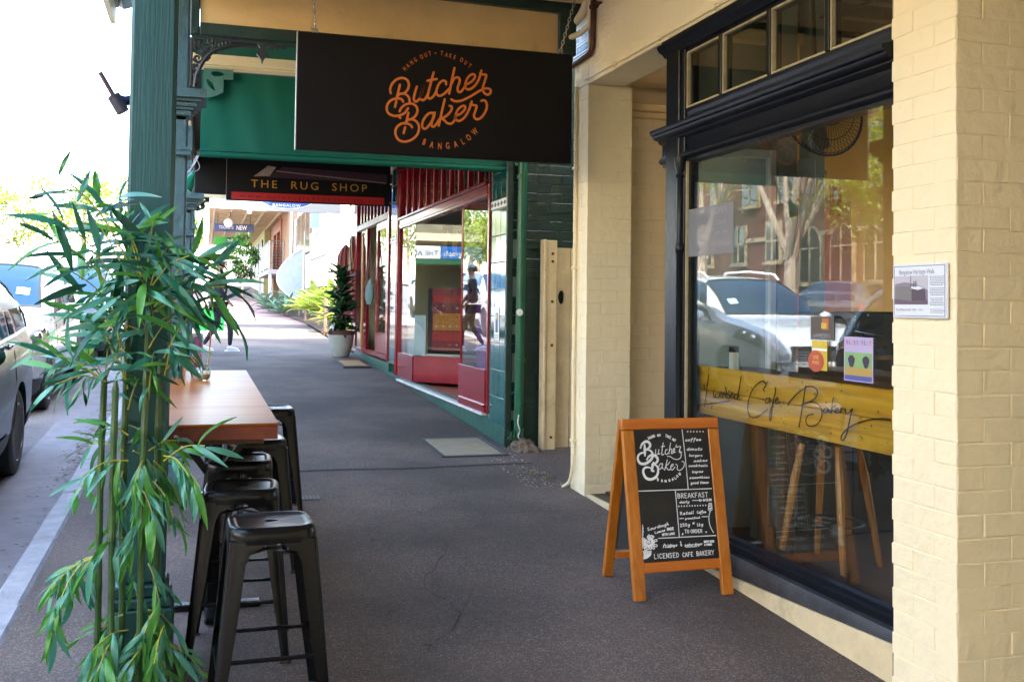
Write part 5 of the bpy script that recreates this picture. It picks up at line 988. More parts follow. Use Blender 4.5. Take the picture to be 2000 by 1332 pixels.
# left display
panel('display_base',(2.60,13.0),(2.60,14.05),.60,.93,.05,M['red']); panel('display_base',(2.60,12.97),(3.3,12.3),.60,.93,.05,M['red'])
obj('display_glass',MB().box(2.600,2.606,13.02,14.05,.935,2.625),M['glass2'],t)
panel('display_glass',(2.605,13.0),(3.3,12.3),.935,2.625,.006,M['glass2'])
obj('sill_step',MB().box(2.56,2.64,9.5,14.05,.535,.562,.004),M['threshold'],t)
obj('entry_floor',MB().box(2.641,3.4,10.3,13.2,.45,.555),M['redtile'],t)
obj('entry_door',MB().box(3.30,3.34,11.25,12.25,.56,.95,.006).box(3.30,3.34,11.25,11.33,.951,2.62,.006).box(3.30,3.34,12.17,12.25,.951,2.62,.006),M['red'],t)
obj('door_pane',MB().box(3.317,3.323,11.33,12.17,.95,2.6),M['glass2'],t)
obj('recess_ceiling',MB().box(2.70,5.4,9.4,14.3,2.76,2.80),M['intgrey'],t)
obj('display_floor',MB().box(2.64,3.3,9.46,10.4,.60,.90).box(2.64,3.3,13.05,14.2,.60,.86),M['floorwood'],t)
# second bay
bx('jamb',(2.58,2.68,14.952,15.05,.76,3.35)); bx('jamb',(2.57,2.70,18.20,18.60,.80,3.35)); 
obj('transom_beam',MB().box(2.575,2.68,15.05,18.19,2.86,2.96,.006),mat('worn_pale_rail',(.50,.44,.42),.5,var=.2),t)
obj('head_beam',MB().box(2.575,2.70,14.95,18.6,3.36,3.5,.006),M['red'],t)
for k in range(1,9): y=15.05+3.14*k/9; bx('transom_bar',(2.59,2.66,y-.04,y+.04,2.962,3.358))
obj('transom_pane',MB().box(2.622,2.628,15.05,18.19,2.962,3.358),M['glass2'],t)
obj('sill_step',MB().box(2.575,2.70,15.05,18.19,.77,.84,.006),M['red'],t)
bx('door_stile',(2.59,2.64,15.06,15.20,.842,2.85)); bx('door_stile',(2.59,2.64,16.0,16.12,.842,2.85)); bx('door_rail',(2.59,2.64,15.202,15.998,.842,1.15)); bx('door_rail',(2.59,2.64,15.202,15.998,2.73,2.85))
obj('door_pane',MB().box(2.612,2.618,15.2,16.0,1.15,2.73),M['glass2'],t)
bx('door_stile',(2.59,2.64,17.1,17.2,.842,2.85)); bx('door_rail',(2.59,2.64,17.202,18.19,.842,1.1))
obj('door_pane',MB().box(2.612,2.618,17.2,18.19,1.1,2.85),M['glass2'],t)
obj('inner_wall',MB().box(2.95,3.0,16.0,17.2,.84,2.85),mat('pale_inner_wall',(.5,.48,.45),.6),t)
o=obj('timber_prop',MB().box(2.50,2.54,17.00,17.08,.85,2.72,.01),wood('honey_door_edge',(.5,.2,.05),(.3,.1,.02),'Z',6)); tag(o,'narrow honey timber board standing at the rug shop doorway','board')
# rugs inside
def rug(label,org,ex,wd,z0,z1,base,pats,fr=True):
    tt=thing('display_rug',label,'rug',(org[0],org[1],z0)); ex=Vector((ex[0],ex[1],0)).normalized(); nn=Vector((ex.y,-ex.x,0)); o=Vector((org[0],org[1],0))
    def P(u,v,d): p=o+ex*u*wd-nn*(-d); return (p.x,p.y,z0+(z1-z0)*v)
    obj('weave',MB().prism([(0,0),(1,0),(1,1),(0,1)],lambda u,v,w_:P(u,v,w_),0,-.012),base,tt)
    for k,(poly,mt) in enumerate(pats):
        obj('pattern',MB().prism(poly,lambda u,v,w_:P(u,v,w_),.0008*(k%4+1),.0008*(k%4+1)+.0005),mt,tt)
    if fr:
        q=MB()
        for k in range(60): q.prism([(k/60,-.03),(k/60+.008,-.03),(k/60+.008,0),(k/60,0)],lambda u,v,w_:P(u,v,w_),-.002,-.006)
        obj('fringe',q,M['threshold'],tt)
    return tt
cR=mat('rug_red',(.42,.03,.03),.9,var=.3,vscale=30); cO=mat('rug_orange',(.6,.2,.03),.9,var=.3,vscale=30); cK=mat('rug_black',(.02,.012,.016),.9,var=.3,vscale=30); cW=mat('rug_cream',(.5,.42,.32),.9,var=.2,vscale=30); cM=mat('rug_maroon',(.22,.02,.04),.9,var=.3,vscale=30); cP=mat('rug_pink',(.45,.05,.14),.9,var=.3,vscale=40); cB=mat('rug_blue',(.05,.06,.2),.9,var=.3,vscale=40); cG=mat('rug_mustard',(.45,.28,.05),.9,var=.3,vscale=40)
pats=[]
def rect(a,b,c,d): return [(a,b),(c,b),(c,d),(a,d)]
pats+=[(rect(.0,.0,1,.04),cK),(rect(.0,.0,.07,1),cK)]
for k,(a,b,c) in enumerate(((.08,.20,cM),(.20,.34,cR),(.36,.50,cO),(.50,.62,cO),(.64,.78,cM),(.78,.9,cR))): pats.append((rect(.09,a,.97,b),c))
for r_,z in enumerate((.14,.27,.31,.42,.56,.70,.73,.85)):
    for k in range(7):
        u=.15+k*.12; s=.035 if r_%2 else .022; pats.append(([(u-s,z),(u,z+s*.6),(u+s,z),(u,z-s*.6)],(cW,cK,cO,cM)[(r_+k)%4 if r_%3 else 0]))
rug('large maroon and orange kilim hanging in the angled display window',(2.78,13.02),(.72,-.69),.85,.96,1.80,cM,pats)
pats=[]; random.seed(12)
for k in range(70):
    u=random.random()*.9+.05; v=random.random()*.94+.03; s=random.uniform(.05,.11); c=random.choice((cP,cG,cB,cW,cR,cO)); n=random.choice((6,8,5))
    pats.append(([(u+s*1.3*math.cos(i*math.pi/n)*(1 if i%2 else .4),v+s*.42*math.sin(i*math.pi/n)*(1 if i%2 else .4)) for i in range(2*n)],c))
rug('bright pink and purple embroidered rug behind the right hand display glass',(2.75,10.45),(.35,-.94),.95,.92,1.62,mat('rug_purple',(.22,.04,.22),.9,var=.3,vscale=30),pats,False)
rug('pale speckled rug beside the kilim in the display window',(2.66,13.75),(.2,-.98),.6,.92,1.45,mat('rug_speckle',(.30,.34,.35),.9,col2=(.7,.72,.7),vscale=120),[],False)
pats=[(rect(.1*k,0,.1*k+.05,1),random.choice((cG,cK,cO))) for k in range(10)]
rug('dark yellow striped textile hung high at the back of the rug shop',(2.95,13.0),(1,-.2),1.3,2.2,2.62,cK,pats,False)
# paper notice on tiles, round sign
tt=thing('tile_notice','small white notice with a yellow and black picture taped on the green tiles','notice',(2.595,9.15,1.42))
obj('sheet',MB().box(2.5975,2.599,9.05,9.22,1.27,1.575),M['white'],tt)
obj('print_area',MB().box(2.5966,2.5974,9.09,9.17,1.34,1.52),M['blue'],tt); obj('print_area',MB().prism([(9.10,1.35),(9.16,1.35),(9.15,1.44),(9.12,1.45)],lambda u,v,q:(q,u,v),2.5958,2.5965),M['ink'],tt); obj('print_area',MB().box(2.5958,2.5965,9.11,9.15,1.46,1.51),mat('yellow_print2',(.7,.5,.03),.5),tt)
q=MB()
for k in range(3): q.box(2.5966,2.5974,9.07,9.20,1.285+k*.014,1.291+k*.014)
obj('small_print',q,M['greyink'],tt)
# clothes hanging at the end of the shop, bag in the doorway
def cloth(name,label,cat,y,x0,x1,z0,z1,mt,seed,lobes=5,neck=.12):
    tt=thing(name,label,cat,((x0+x1)/2,y,z1))
    def fn(u,v):
        a=2*math.pi*u; wd=(x1-x0)/2*(neck+(1-neck)*min(1,(1-v)*6)**.6)*(1+.12*(1-v)); xx=(x0+x1)/2+wd*math.cos(a); d=.06*(1+.5*(1-v))*math.sin(a)*(1+.35*math.sin(a*lobes+seed)*(1-v))+.02*math.sin(lobes*2*a+v*4)
        return (xx+.012*math.sin(lobes*a*2+seed)*(1-v),y+d,z0+(z1-z0)*v+ (.02*math.sin(a*3) if v==0 else 0))
    obj('fabric',MB().grid(fn,48,14),mt,tt,recalc=False)
    return tt
tt=cloth('hanging_dress','long dusty pink dress on a hanger at the far end of the rug shop','dress',18.72,2.30,2.60,1.25,2.66,mat('dusty_pink_cloth',(.36,.12,.11),.9,var=.12,sheen=1),1)
obj('hanger',MB().tube([(2.34,18.72,2.64),(2.46,18.72,2.74),(2.58,18.72,2.64)],.008,6).tube([(2.46,18.72,2.74),(2.46,18.72,2.80),(2.49,18.72,2.83)],.005,5),M['dkwood'],tt)
tt=cloth('hanging_scarf','beige scarf hanging over the pink dress beside the shop jamb','scarf',18.64,2.50,2.60,2.2,2.82,mat('beige_cloth',(.45,.33,.24),.9),3,3,.4)
tt=thing('hanging_bag','grey green cloth shoulder bag hanging in the rug shop doorway','bag',(2.52,16.35,2.6))
def bagf(u,v):
    a=2*math.pi*u; r=math.sin(math.pi*min(1,.12+v*.88))**.6
    return (2.53+.05*r*math.cos(a),16.35+.36*r*math.sin(a)*(.75+.25*(1-v)),1.58+.42*v-.12*(1-abs(math.sin(a)))*v)
obj('pouch',MB().grid(bagf,28,12),mat('bag_cloth',(.10,.17,.15),.9,var=.2,vscale=20),tt,recalc=False)
obj('strap',MB().tube(crom([(2.53,16.04,1.92),(2.53,16.2,2.2),(2.54,16.36,2.58)],5),.014,6).tube(crom([(2.53,16.66,1.92),(2.53,16.5,2.2),(2.54,16.36,2.58)],5),.014,6),mat('strap_brown',(.16,.10,.08),.8),tt)
# door mat
tt=thing('door_mat','coir door mat with a dark border on the footpath by the second rug shop door','mat',(2.3,16.5,gz(16.5)))
def slab(nm,x0,x1,y0,y1,dz,h,mt,par):
    o=obj(nm,MB().box(x0,x1,y0,y1,dz,dz+h,.003),mt,par)
    r=rootloc(par)
    for v in o.data.vertices: v.co.z+=SL*(v.co.y+r.y)
    return o
slab('border',2.08,2.52,15.95,17.05,.003,.02,M['rubber'],tt); slab('coir',2.13,2.47,16.05,16.95,.0235,.008,mat('coir',(.38,.22,.08),.95,var=.25,vscale=60),tt)
# potted plant
tt=thing('potted_plant','tall dark leaved plant in a grey green glazed pot by the rug shop','potted plant',(2.3,18.0,gz(18)))
g=gz(18)
obj('pot',MB().lathe([(.001,g),(.14,g),(.155,g+.02),(.205,g+.20),(.225,g+.36),(.225,g+.38)],(2.3,18.0,0),28),mat('grey_green_glaze',(.38,.40,.33),.25,var=.15,vscale=3,coat=.3),tt)
obj('pot_rim',MB().lathe([(.226,g+.381),(.24,g+.39),(.242,g+.45),(.225,g+.455),(.21,g+.42),(.001,g+.42)],(2.3,18.0,0),28),mat('brown_glaze',(.10,.04,.03),.3),tt)
obj('stem',MB().tube([(2.3,18,g+.4),(2.31,18.0,g+.9),(2.29,18,g+1.35)],[.02,.015,.008],6),M['dkwood'],tt)
M['dracleaf']=leafmat('dark_glossy_leaf',(.012,.05,.016),(.03,.10,.03),.15,.25)
def leafblade(L,W,droop,seg=5,fold=.25):
    b=MB(); vs=[]
    for i in range(seg+1):
        s=i/seg; w_=W*math.sin(math.pi*min(.98,.08+s*.92))**.8*.5; x=L*s*(1-.12*droop*s); z=-droop*L*s*s*.5
        vs+=[(x,w_,z+w_*fold),(x,0,z),(x,-w_,z+w_*fold)]
    fs=[]
    for i in range(seg):
        for k in (0,1): fs.append((i*3+k,i*3+k+1,(i+1)*3+k+1,(i+1)*3+k))
    b.add(vs,fs); return b
dl=[mesh(leafblade(.32,.115,d_),M['dracleaf'],name='leaf',recalc=False) for d_ in (.4,.9,1.4)]
random.seed(14)
for k in range(170):
    z=g+.48+1.0*(k/170); a=k*2.4; rad=.02; s=random.uniform(.75,1.1)*(1.0-.12*(k/170))
    el=-.2+.9*(k/170)+random.gauss(0,.15)
    M_=Matrix.Rotation(a,3,'Z')@Matrix.Rotation(-el-.35,3,'Y')@Matrix.Rotation(random.gauss(0,.4),3,'X')
    cl=.0 if k%3 else .07
    inst('leaf',random.choice(dl),tt,(2.3+rad*math.cos(a)+cl*math.cos(a*3),18.0+rad*math.sin(a)+cl*math.sin(a*3),z),M_.to_euler(),(s,s,s))
# ======================= STROKE FONT =======================
_lc={
'a':[[(.75,.85),(.4,1),(.1,.6),(.15,.1),(.45,0),(.75,.5),(.8,.95),(.75,.3),(.85,0),(1.05,.2)]],
'b':[[(.1,1.9),(.1,.1)],[(.1,.6),(.4,1),(.75,.7),(.6,.1),(.1,0)]],
'c':[[(.75,.8),(.45,1),(.1,.6),(.15,.1),(.5,0),(.9,.3)]],
'd':[[(.7,.85),(.4,1),(.1,.6),(.15,.1),(.45,0),(.7,.4),(.85,1.9),(.75,.3),(.9,0)]],
'e':[[(.05,.35),(.5,.5),(.7,.8),(.45,1),(.15,.7),(.2,.1),(.55,0),(.95,.3)]],
'f':[[(.8,1.7),(.6,1.95),(.4,1.5),(.3,.2),(.15,-.8)],[(.1,.9),(.7,1)]],
'g':[[(.7,.85),(.4,1),(.1,.6),(.15,.15),(.45,.1),(.75,.9),(.65,-.5),(.35,-.9),(.1,-.6)]],
'h':[[(.2,1.9),(.1,0)],[(.12,.5),(.45,1),(.65,.7),(.6,.1),(.85,.05)]],
'i':[[(.3,1),(.25,.2),(.45,0),(.65,.3)],[(.35,1.4),(.38,1.5)]],
'k':[[(.2,1.9),(.1,0)],[(.65,1),(.15,.5),(.7,0)]],
'l':[[(.4,1.9),(.2,.4),(.35,0),(.6,.2)]],
'm':[[(.1,1),(.05,0)],[(.08,.6),(.3,1),(.4,.6),(.38,0)],[(.4,.6),(.65,1),(.75,.6),(.75,.1),(.95,.05)]],
'n':[[(.1,1),(.05,0)],[(.08,.5),(.4,1),(.6,.7),(.55,.1),(.8,.05)]],
'o':[[(.45,1),(.1,.6),(.2,.05),(.55,.05),(.75,.6),(.5,1),(.9,.85)]],
'p':[[(.15,1),(.0,-.9)],[(.1,.6),(.4,1),(.7,.7),(.5,.1),(.1,.1)]],
'r':[[(.1,1),(.1,0)],[(.1,.5),(.35,.95),(.65,.9)]],
's':[[(.65,.9),(.3,1),(.25,.6),(.6,.35),(.45,0),(.05,.1)]],
't':[[(.45,1.7),(.3,.3),(.5,0),(.75,.25)],[(.1,1.05),(.75,1.15)]],
'u':[[(.1,1),(.1,.2),(.35,0),(.65,.5),(.7,1),(.68,.2),(.9,.05)]],
'v':[[(.1,1),(.35,0),(.7,1)]],'w':[[(.05,1),(.2,0),(.45,.7),(.6,0),(.85,1)]],
'y':[[(.1,1),(.2,.3),(.45,.2),(.75,1),(.6,-.5),(.3,-.9),(.05,-.6)]],
}
_uc={
'A':[[(0,0),(.4,1.9),(.8,0)],[(.15,.7),(.65,.7)]],'B':[[(.1,0),(.1,1.9)],[(.1,1.9),(.6,1.7),(.6,1.15),(.15,1)],[(.15,1),(.75,.8),(.7,.2),(.1,0)]],
'C':[[(.75,1.6),(.4,1.9),(.05,1.2),(.1,.4),(.4,0),(.8,.3)]],'D':[[(.1,0),(.1,1.9)],[(.1,1.9),(.6,1.6),(.75,.9),(.55,.2),(.1,0)]],
'E':[[(.75,1.9),(.1,1.9)],[(.1,1.9),(.1,0)],[(.1,0),(.75,0)],[(.1,1),(.6,1)]],'F':[[(.75,1.9),(.1,1.9)],[(.1,1.9),(.1,0)],[(.1,1),(.6,1)]],
'G':[[(.75,1.6),(.4,1.9),(.05,1.2),(.1,.4),(.4,0),(.75,.3),(.75,.9)],[(.5,.9),(.85,.9)]],'H':[[(.1,0),(.1,1.9)],[(.75,0),(.75,1.9)],[(.1,1),(.75,1)]],
'I':[[(.3,0),(.3,1.9)]],'K':[[(.1,0),(.1,1.9)],[(.75,1.9),(.15,.95)],[(.15,.95),(.8,0)]],'L':[[(.1,1.9),(.1,0)],[(.1,0),(.7,0)]],
'M':[[(.05,0),(.1,1.9)],[(.1,1.9),(.45,.7)],[(.45,.7),(.8,1.9)],[(.8,1.9),(.85,0)]],'N':[[(.1,0),(.1,1.9)],[(.1,1.9),(.75,0)],[(.75,0),(.75,1.9)]],
'O':[[(.4,1.9),(.05,1.4),(.05,.5),(.4,0),(.75,.5),(.75,1.4),(.4,1.9)]],'P':[[(.1,0),(.1,1.9)],[(.1,1.9),(.7,1.7),(.65,1.1),(.1,.9)]],
'R':[[(.1,0),(.1,1.9)],[(.1,1.9),(.7,1.7),(.65,1.1),(.1,.95)],[(.3,.95),(.8,0)]],'S':[[(.7,1.7),(.35,1.9),(.1,1.4),(.6,.8),(.65,.2),(.3,0),(.0,.3)]],
'T':[[(0,1.9),(.8,1.9)],[(.4,1.9),(.4,0)]],'U':[[(.1,1.9),(.1,.5),(.4,0),(.7,.5),(.75,1.9)]],'V':[[(0,1.9),(.4,0)],[(.4,0),(.8,1.9)]],
'W':[[(0,1.9),(.2,0)],[(.2,0),(.45,1.2)],[(.45,1.2),(.65,0)],[(.65,0),(.9,1.9)]],'Y':[[(0,1.9),(.4,1)],[(.8,1.9),(.4,1)],[(.4,1),(.4,0)]],
'&':[[(.8,0),(.2,1.3),(.4,1.8),(.6,1.4),(.1,.5),(.3,0),(.8,.7)]],':':[[(.2,.2),(.25,.25)],[(.2,.9),(.25,.95)]],' ':[],
'1':[[(.1,1.5),(.35,1.9)],[(.35,1.9),(.35,0)],[(.1,0),(.6,0)]],'2':[[(.05,1.5),(.35,1.9),(.65,1.4),(.05,0)],[(.05,0),(.75,0)]],
'3':[[(.1,1.7),(.4,1.9),(.65,1.5),(.3,1.05)],[(.3,1.05),(.7,.7),(.5,.05),(.05,.15)]],'5':[[(.7,1.9),(.15,1.9)],[(.15,1.9),(.1,1.1),(.5,1.2),(.7,.6),(.4,0),(.05,.15)]],
'0':[[(.4,1.9),(.05,1.3),(.1,.4),(.4,0),(.7,.5),(.7,1.4),(.4,1.9)]],
}
def strokes(s,x0,y0,x1,y1,h):
    ws=[.55 if c==' ' else (.55 if c in 'iIl:1' else (.9 if c.islower() else .95)) for c in s]; tot=sum(ws); L=math.hypot(x1-x0,y1-y0); k=L/tot
    ca,sa=(x1-x0)/L,(y1-y0)/L; out=[]; x=0
    up=any(c.isupper() or c.isdigit() for c in s); sy=h/1.9 if (up or any(c in 'bdfhklt' for c in s)) else h/1.2
    for c,w_ in zip(s,ws):
        for S in (_lc.get(c) or _uc.get(c) or []):
            P=[]
            for px,py in S:
                u=(x+px*w_*.92+(.12*py if c.islower() else 0))*k; v=py*sy; P.append((x0+u*ca-v*sa,y0+u*sa+v*ca))
            out.append(P)
        x+=w_
    return out
# ======================= A-FRAME SIGN =======================
t=thing('chalkboard_sign','orange timber A-frame chalkboard with the white Butcher Baker menu on the footpath','sandwich board',(2.28,4.8,.178))
P0=Vector((2.02,4.60,.171)); UP=Vector((0,.185,.86)).normalized(); NX=Vector((1,0,0)); NN=NX.cross(UP)   # NN points away to camera? fixed below
if NN.y>0: NN=-NN
def fpn(u,w_,d): return P0+NX*u+UP*w_+NN*d
def fbox(nm,u0,u1,w0,w1,d0,d1,mt,P=None,par=t,c=.004):
    Mx=Matrix((NX,-NN,UP)).transposed(); cpt=fpn((u0+u1)/2,(w0+w1)/2,(d0+d1)/2)
    return obj(nm,MB().obox(cpt,((u1-u0)/2,abs(d1-d0)/2,(w1-w0)/2),Mx,c),mt,par)
AX=wood('orange_sign_frame_timber_rail',(.62,.18,.018),(.42,.10,.008),'X',7,.35,coat=.1)
fbox('leg',0,.062,0.0,.820,-.03,0,M['aframe']); fbox('leg',.474,.534,0.0,.820,-.03,0,M['aframe'])
fbox('top_rail',-.002,.536,.822,.876,-.03,.001,AX); fbox('bottom_rail',.0622,.4738,.128,.177,-.028,-.003,AX)
fbox('board',.0625,.4735,.1775,.8215,-.016,-.006,M['chalkboard'],c=0)
for u in (.03,.504): fbox('foot_pad',u-.018,u+.018,-.012,-.0005,-.026,-.004,M['rubber'])
q=MB(); e0=-.0052
def cf(u,v,k): return fpn(u,v,e0+.00004*(k%40))
ribbon(q,CHALK_THICK,.0125,cf,8,taper=True)
ribbon(q,CHALK_THIN,.0042,cf,5)
S=[]
for wd in CHALK_WORDS: 
    s_=strokes(*wd); ribbon(q,s_,.0042 if wd[5]>.045 else .0034,cf,4)
for u,v in CHALK_DOTS: q.add([cf(u+.004*math.cos(a),v+.0045*math.sin(a),3) for a in [k*math.pi/3 for k in range(6)]],[tuple(range(6))])
obj('chalk_lettering',q,M['chalk'],t,recalc=False,smooth=0)
# back frame, leaning the other way
def bk(nm,a,b,wx,wy,mt): return obj(nm,MB().bar(a,b,wx,wy,(0,1,0),.003),mt,t)
topz=P0.z+.876*UP.z; ty=P0.y+.876*UP.y+.03
bk('back_leg',(2.05,5.03,.188),(2.05,ty+.02,topz-.01),.05,.03,M['aframe']); bk('back_leg',(2.52,5.03,.188),(2.52,ty+.02,topz-.01),.05,.03,M['aframe'])
def lerp(z): s_=(z-.188)/(topz-.198); return 5.03+(ty+.02-5.03)*s_
bk('back_rail',(2.076,lerp(.30),.30),(2.494,lerp(.30),.30),.03,.045,AX)
a=lerp(.33);b_=lerp(.98)
obj('back_board',MB().add([(2.076,a-.004,.33),(2.494,a-.004,.33),(2.494,b_-.004,.98),(2.076,b_-.004,.98),(2.076,a+.004,.33),(2.494,a+.004,.33),(2.494,b_+.004,.98),(2.076,b_+.004,.98)],[(0,1,2,3),(7,6,5,4),(0,4,5,1),(3,2,6,7),(0,3,7,4),(1,5,6,2)]),mat('back_board_grey',(.10,.13,.16),.5),t,smooth=0)
# ======================= BAR TABLE =======================
t=thing('bar_table','long varnished timber bar table with a red stained edge beside the green post','table',(.05,6.1,.2))
TZ=1.085
obj('tabletop',MB().box(-.20,.312,4.425,7.9,TZ-.012,TZ,.003),M['tabletop'],t)
obj('table_edge',MB().box(-.197,.309,4.428,7.897,TZ-.068,TZ-.0125,.002),M['tableedge'],t)
obj('underframe',MB().box(-.15,.26,4.55,7.75,TZ-.10,TZ-.069),M['dkwood'],t)
q=MB()
for y in (4.95,7.3):
    g=gz(y); q=MB(); q.tube([(.06,y,g+.02),(.06,y,TZ-.1)],.035,12); q.box(-.16,.28,y-.03,y+.03,g+.0,g+.03,.006).box(.03,.09,y-.25,y+.25,g+.0,g+.029,.006)
    q.bar((.06,y,TZ-.32),(-.1,y,TZ-.10),.03,.03).bar((.06,y,TZ-.32),(.22,y,TZ-.10),.03,.03); obj('pedestal',q,M['stool'],t)

# ======================= STOOLS =======================
def stoolmake():
    t=thing('bar_stool','matt black pressed steel bar stool with a square seat, nearest in the row','stool',(0,0,0),'black steel bar stools along the table')
    H=.675; hs=.150; hb=.205
    # seat: rounded square pan with a pressed ridge and a hand hole
    def rs(u,v,half,r=.045):
        a=2*math.pi*u; c,s_=math.cos(a),math.sin(a); n=5.5; k=(abs(c)**n+abs(s_)**n)**(-1/n); return half*v*k*c,half*v*k*s_
    q=MB(); prof=[(.13,.0),(.75,.0),(.80,.001),(.86,.005),(.92,.005),(.965,.001),(1.0,-.008),(1.015,-.02),(1.02,-.035),(1.02,-.05),(.985,-.05)]
    N=48; vs=[];fs=[]
    for v,dz in prof:
        for k in range(N):
            if v==.13: a=2*math.pi*k/N; x,y=.021*math.cos(a)*(1+.25*math.cos(3*a)),.019*math.sin(a)*(1+.15*math.cos(2*a))
            else: x,y=rs(k/N,v,hs)
            vs.append((x,y,H+dz-.004))
    m_=len(prof)
    for i in range(m_-1):
        for k in range(N): fs.append((i*N+k,i*N+(k+1)%N,(i+1)*N+(k+1)%N,(i+1)*N+k))
    q.add(vs,fs); obj('seat',q,M['stool'],t,smooth=50)
    obj('hand_hole',MB().lathe([(.001,H-.03),(.024,H-.03),(.024,H-.012)],(0,0,0),16),M['rubber'],t)
    # apron skirt with legs flowing out of the corners
    for sx in (-1,1):
        for sy in (-1,1):
            q=MB(); vs=[]
            for z,w_ in ((H-.042,.150),(H-.085,.075),(H-.12,.062),(H-.35,.052),(.10,.036),(0,.030)):
                s_=1-(z/(H-.042)); c=hs*1.0+(hb-hs)*s_; rr=.018
                # L-shaped section: end1, corner arc, end2 (outer), and inner
                o=[(c,c-w_),(c,c-rr),(c-.005,c-.005),(c-rr,c),(c-w_,c)]
                inn=[(c-.004,c-w_),(c-.005,c-rr-.002),(c-.012,c-.012),(c-rr-.002,c-.005),(c-w_,c-.004)]
                # lips turned inwards
                vs+=[(sx*x,sy*y,z) for x,y in o+inn[::-1]]
            fs=[]
            for i in range(5):
                for k in range(10): fs.append((i*10+k,i*10+(k+1)%10,(i+1)*10+(k+1)%10,(i+1)*10+k))
            fs.append(tuple(range(10))); fs.append(tuple(50+k for k in range(10)))
            q.add(vs,fs); obj('leg',q,M['stool'],t,smooth=50)
            c=hb-.004; obj('foot_cap',MB().box(sx*(c-.034),sx*(c+.005),sy*(c-.034),sy*(c+.005),-.004,.016,.004),M['rubber'],t)
    for sx,sy,z in ((0,-1,.235),(0,1,.235),(-1,0,.19),(1,0,.19)):
        c=hs+(hb-hs)*(1-z/(H-.042))-.012
        q=MB()
        if sx==0: q.box(-c+.01,c-.01,sy*c-.009,sy*c+.009,z-.006,z+.006,.003)
        else: q.box(sx*c-.009,sx*c+.009,-c+.01,c-.01,z-.006,z+.006,.003)
        obj('foot_rail',q,M['stool'],t)
    obj('cross_brace',MB().bar((-.13,-.13,H-.10),(.13,.13,H-.10),.02,.004).bar((-.13,.13,H-.105),(.13,-.13,H-.105),.02,.004),M['stool'],t)
    return t
st=stoolmake()
sp=[(.245,3.80,.03,None),(.165,4.42,-.07,'second black bar stool from the camera, tucked half under the table corner'),(.175,5.03,-.05,'third black bar stool from the camera, seat seen just above the second'),(.275,5.60,.06,'fourth black bar stool, right under the front edge of the table'),(.415,6.75,.03,'far black bar stool mostly hidden behind the table edge, only one side seen')]
for i,(x,y,r_,lb) in enumerate(sp):
    if i==0: st.location=(x,y,gz(y)-.004); st.rotation_euler=(.0,0,r_)
    else: dup(st,(x,y,gz(y)-.004),r_,label=lb)
# ======================= THINGS ON THE TABLE =======================
CW=wood('pale_plywood',(.55,.28,.13),(.42,.19,.08),'Z',6,.5)
t=thing('cutlery_caddy','plywood cutlery caddy holding knives and blue napkins on the far end of the table','caddy',(-.13,7.25,TZ+.001))
c0=(-.12,7.25)
q=MB(); q.prism([(c0[0]-.10,TZ+.001),(c0[0]-.092,TZ+.001),(c0[0]-.092,TZ+.2),(c0[0]-.11,TZ+.24)],lambda u,v,w_:(u,w_,v),7.18,7.32)
q.prism([(c0[0]-.07,TZ+.001),(c0[0]+.01,TZ+.001),(c0[0]+.02,TZ+.12),(c0[0]-.03,TZ+.12)],lambda u,v,w_:(u,w_,v),7.17,7.18).box(c0[0]-.09,c0[0]+.11,7.18,7.19,TZ+.10,TZ+.135,.002).box(c0[0]-.09,c0[0]+.11,7.31,7.32,TZ+.10,TZ+.135,.002).box(c0[0]-.09,c0[0]+.11,7.191,7.309,TZ+.095,TZ+.10).box(c0[0]-.085,c0[0]+.02,7.325,7.335,TZ+.10,TZ+.235,.002)
obj('holder',q,CW,t)
q=MB()
for k in range(9): q.bar((c0[0]-.075+.010*k,7.21+.01*(k%3),TZ+.10),(c0[0]-.09+.0125*k,7.20+.012*(k%3),TZ+.225),.010,.003)
obj('knives',q,M['steel'],t)
q=MB()
for k in range(4): q.bar((c0[0]+.03+.012*k,7.22,TZ+.10),(c0[0]+.045+.022*k,7.22,TZ+.18),.03,.002)
obj('napkins',q,mat('blue_napkin',(.2,.42,.62),.8),t)
t=thing('table_card','upright clear menu holder with a pink card behind the cutlery caddy','menu holder',(-.04,7.5,TZ))
obj('holder_frame',MB().box(-.075,.0,7.5,7.506,TZ+.001,TZ+.285),mat('card_white',(.6,.6,.66),.3),t); obj('print_area',MB().box(-.063,-.012,7.497,7.4995,TZ+.05,TZ+.26),mat('card_pink',(.4,.12,.32),.5,var=.6,vscale=60),t)
t=thing('sugar_jar','round glass jar half full of raw sugar standing on the bar table','jar',(.0,6.9,TZ+.001))
z=TZ+.001
obj('glass',MB().lathe([(.001,z),(.035,z),(.05,z+.02),(.052,z+.05),(.045,z+.075),(.036,z+.085),(.036,z+.10),(.038,z+.102),(.034,z+.10),(.034,z+.086),(.043,z+.074),(.049,z+.05),(.047,z+.022),(.033,z+.004),(.001,z+.004)],(.0,6.9,0),20),M['glass'],t)
obj('sugar',MB().lathe([(.001,z+.005),(.032,z+.006),(.045,z+.023),(.046,z+.04),(.001,z+.043)],(.0,6.9,0),18),mat('raw_sugar',(.62,.48,.32),.9,bump=.5,bscale=300),t)
t=thing('pot_plant_stake','yellow painted stake with red tip standing at the far end of the table','stake',(.04,7.95,1))
obj('stake',MB().tube([(.03,7.80,TZ+.004),(.045,7.80,TZ+.17)],.006,6),mat('yellow_stake',(.55,.38,.02),.5),t); obj('tip',MB().tube([(.0455,7.80,TZ+.171),(.052,7.80,TZ+.29)],.006,6),mat('stake_red',(.4,.08,.03),.5),t)
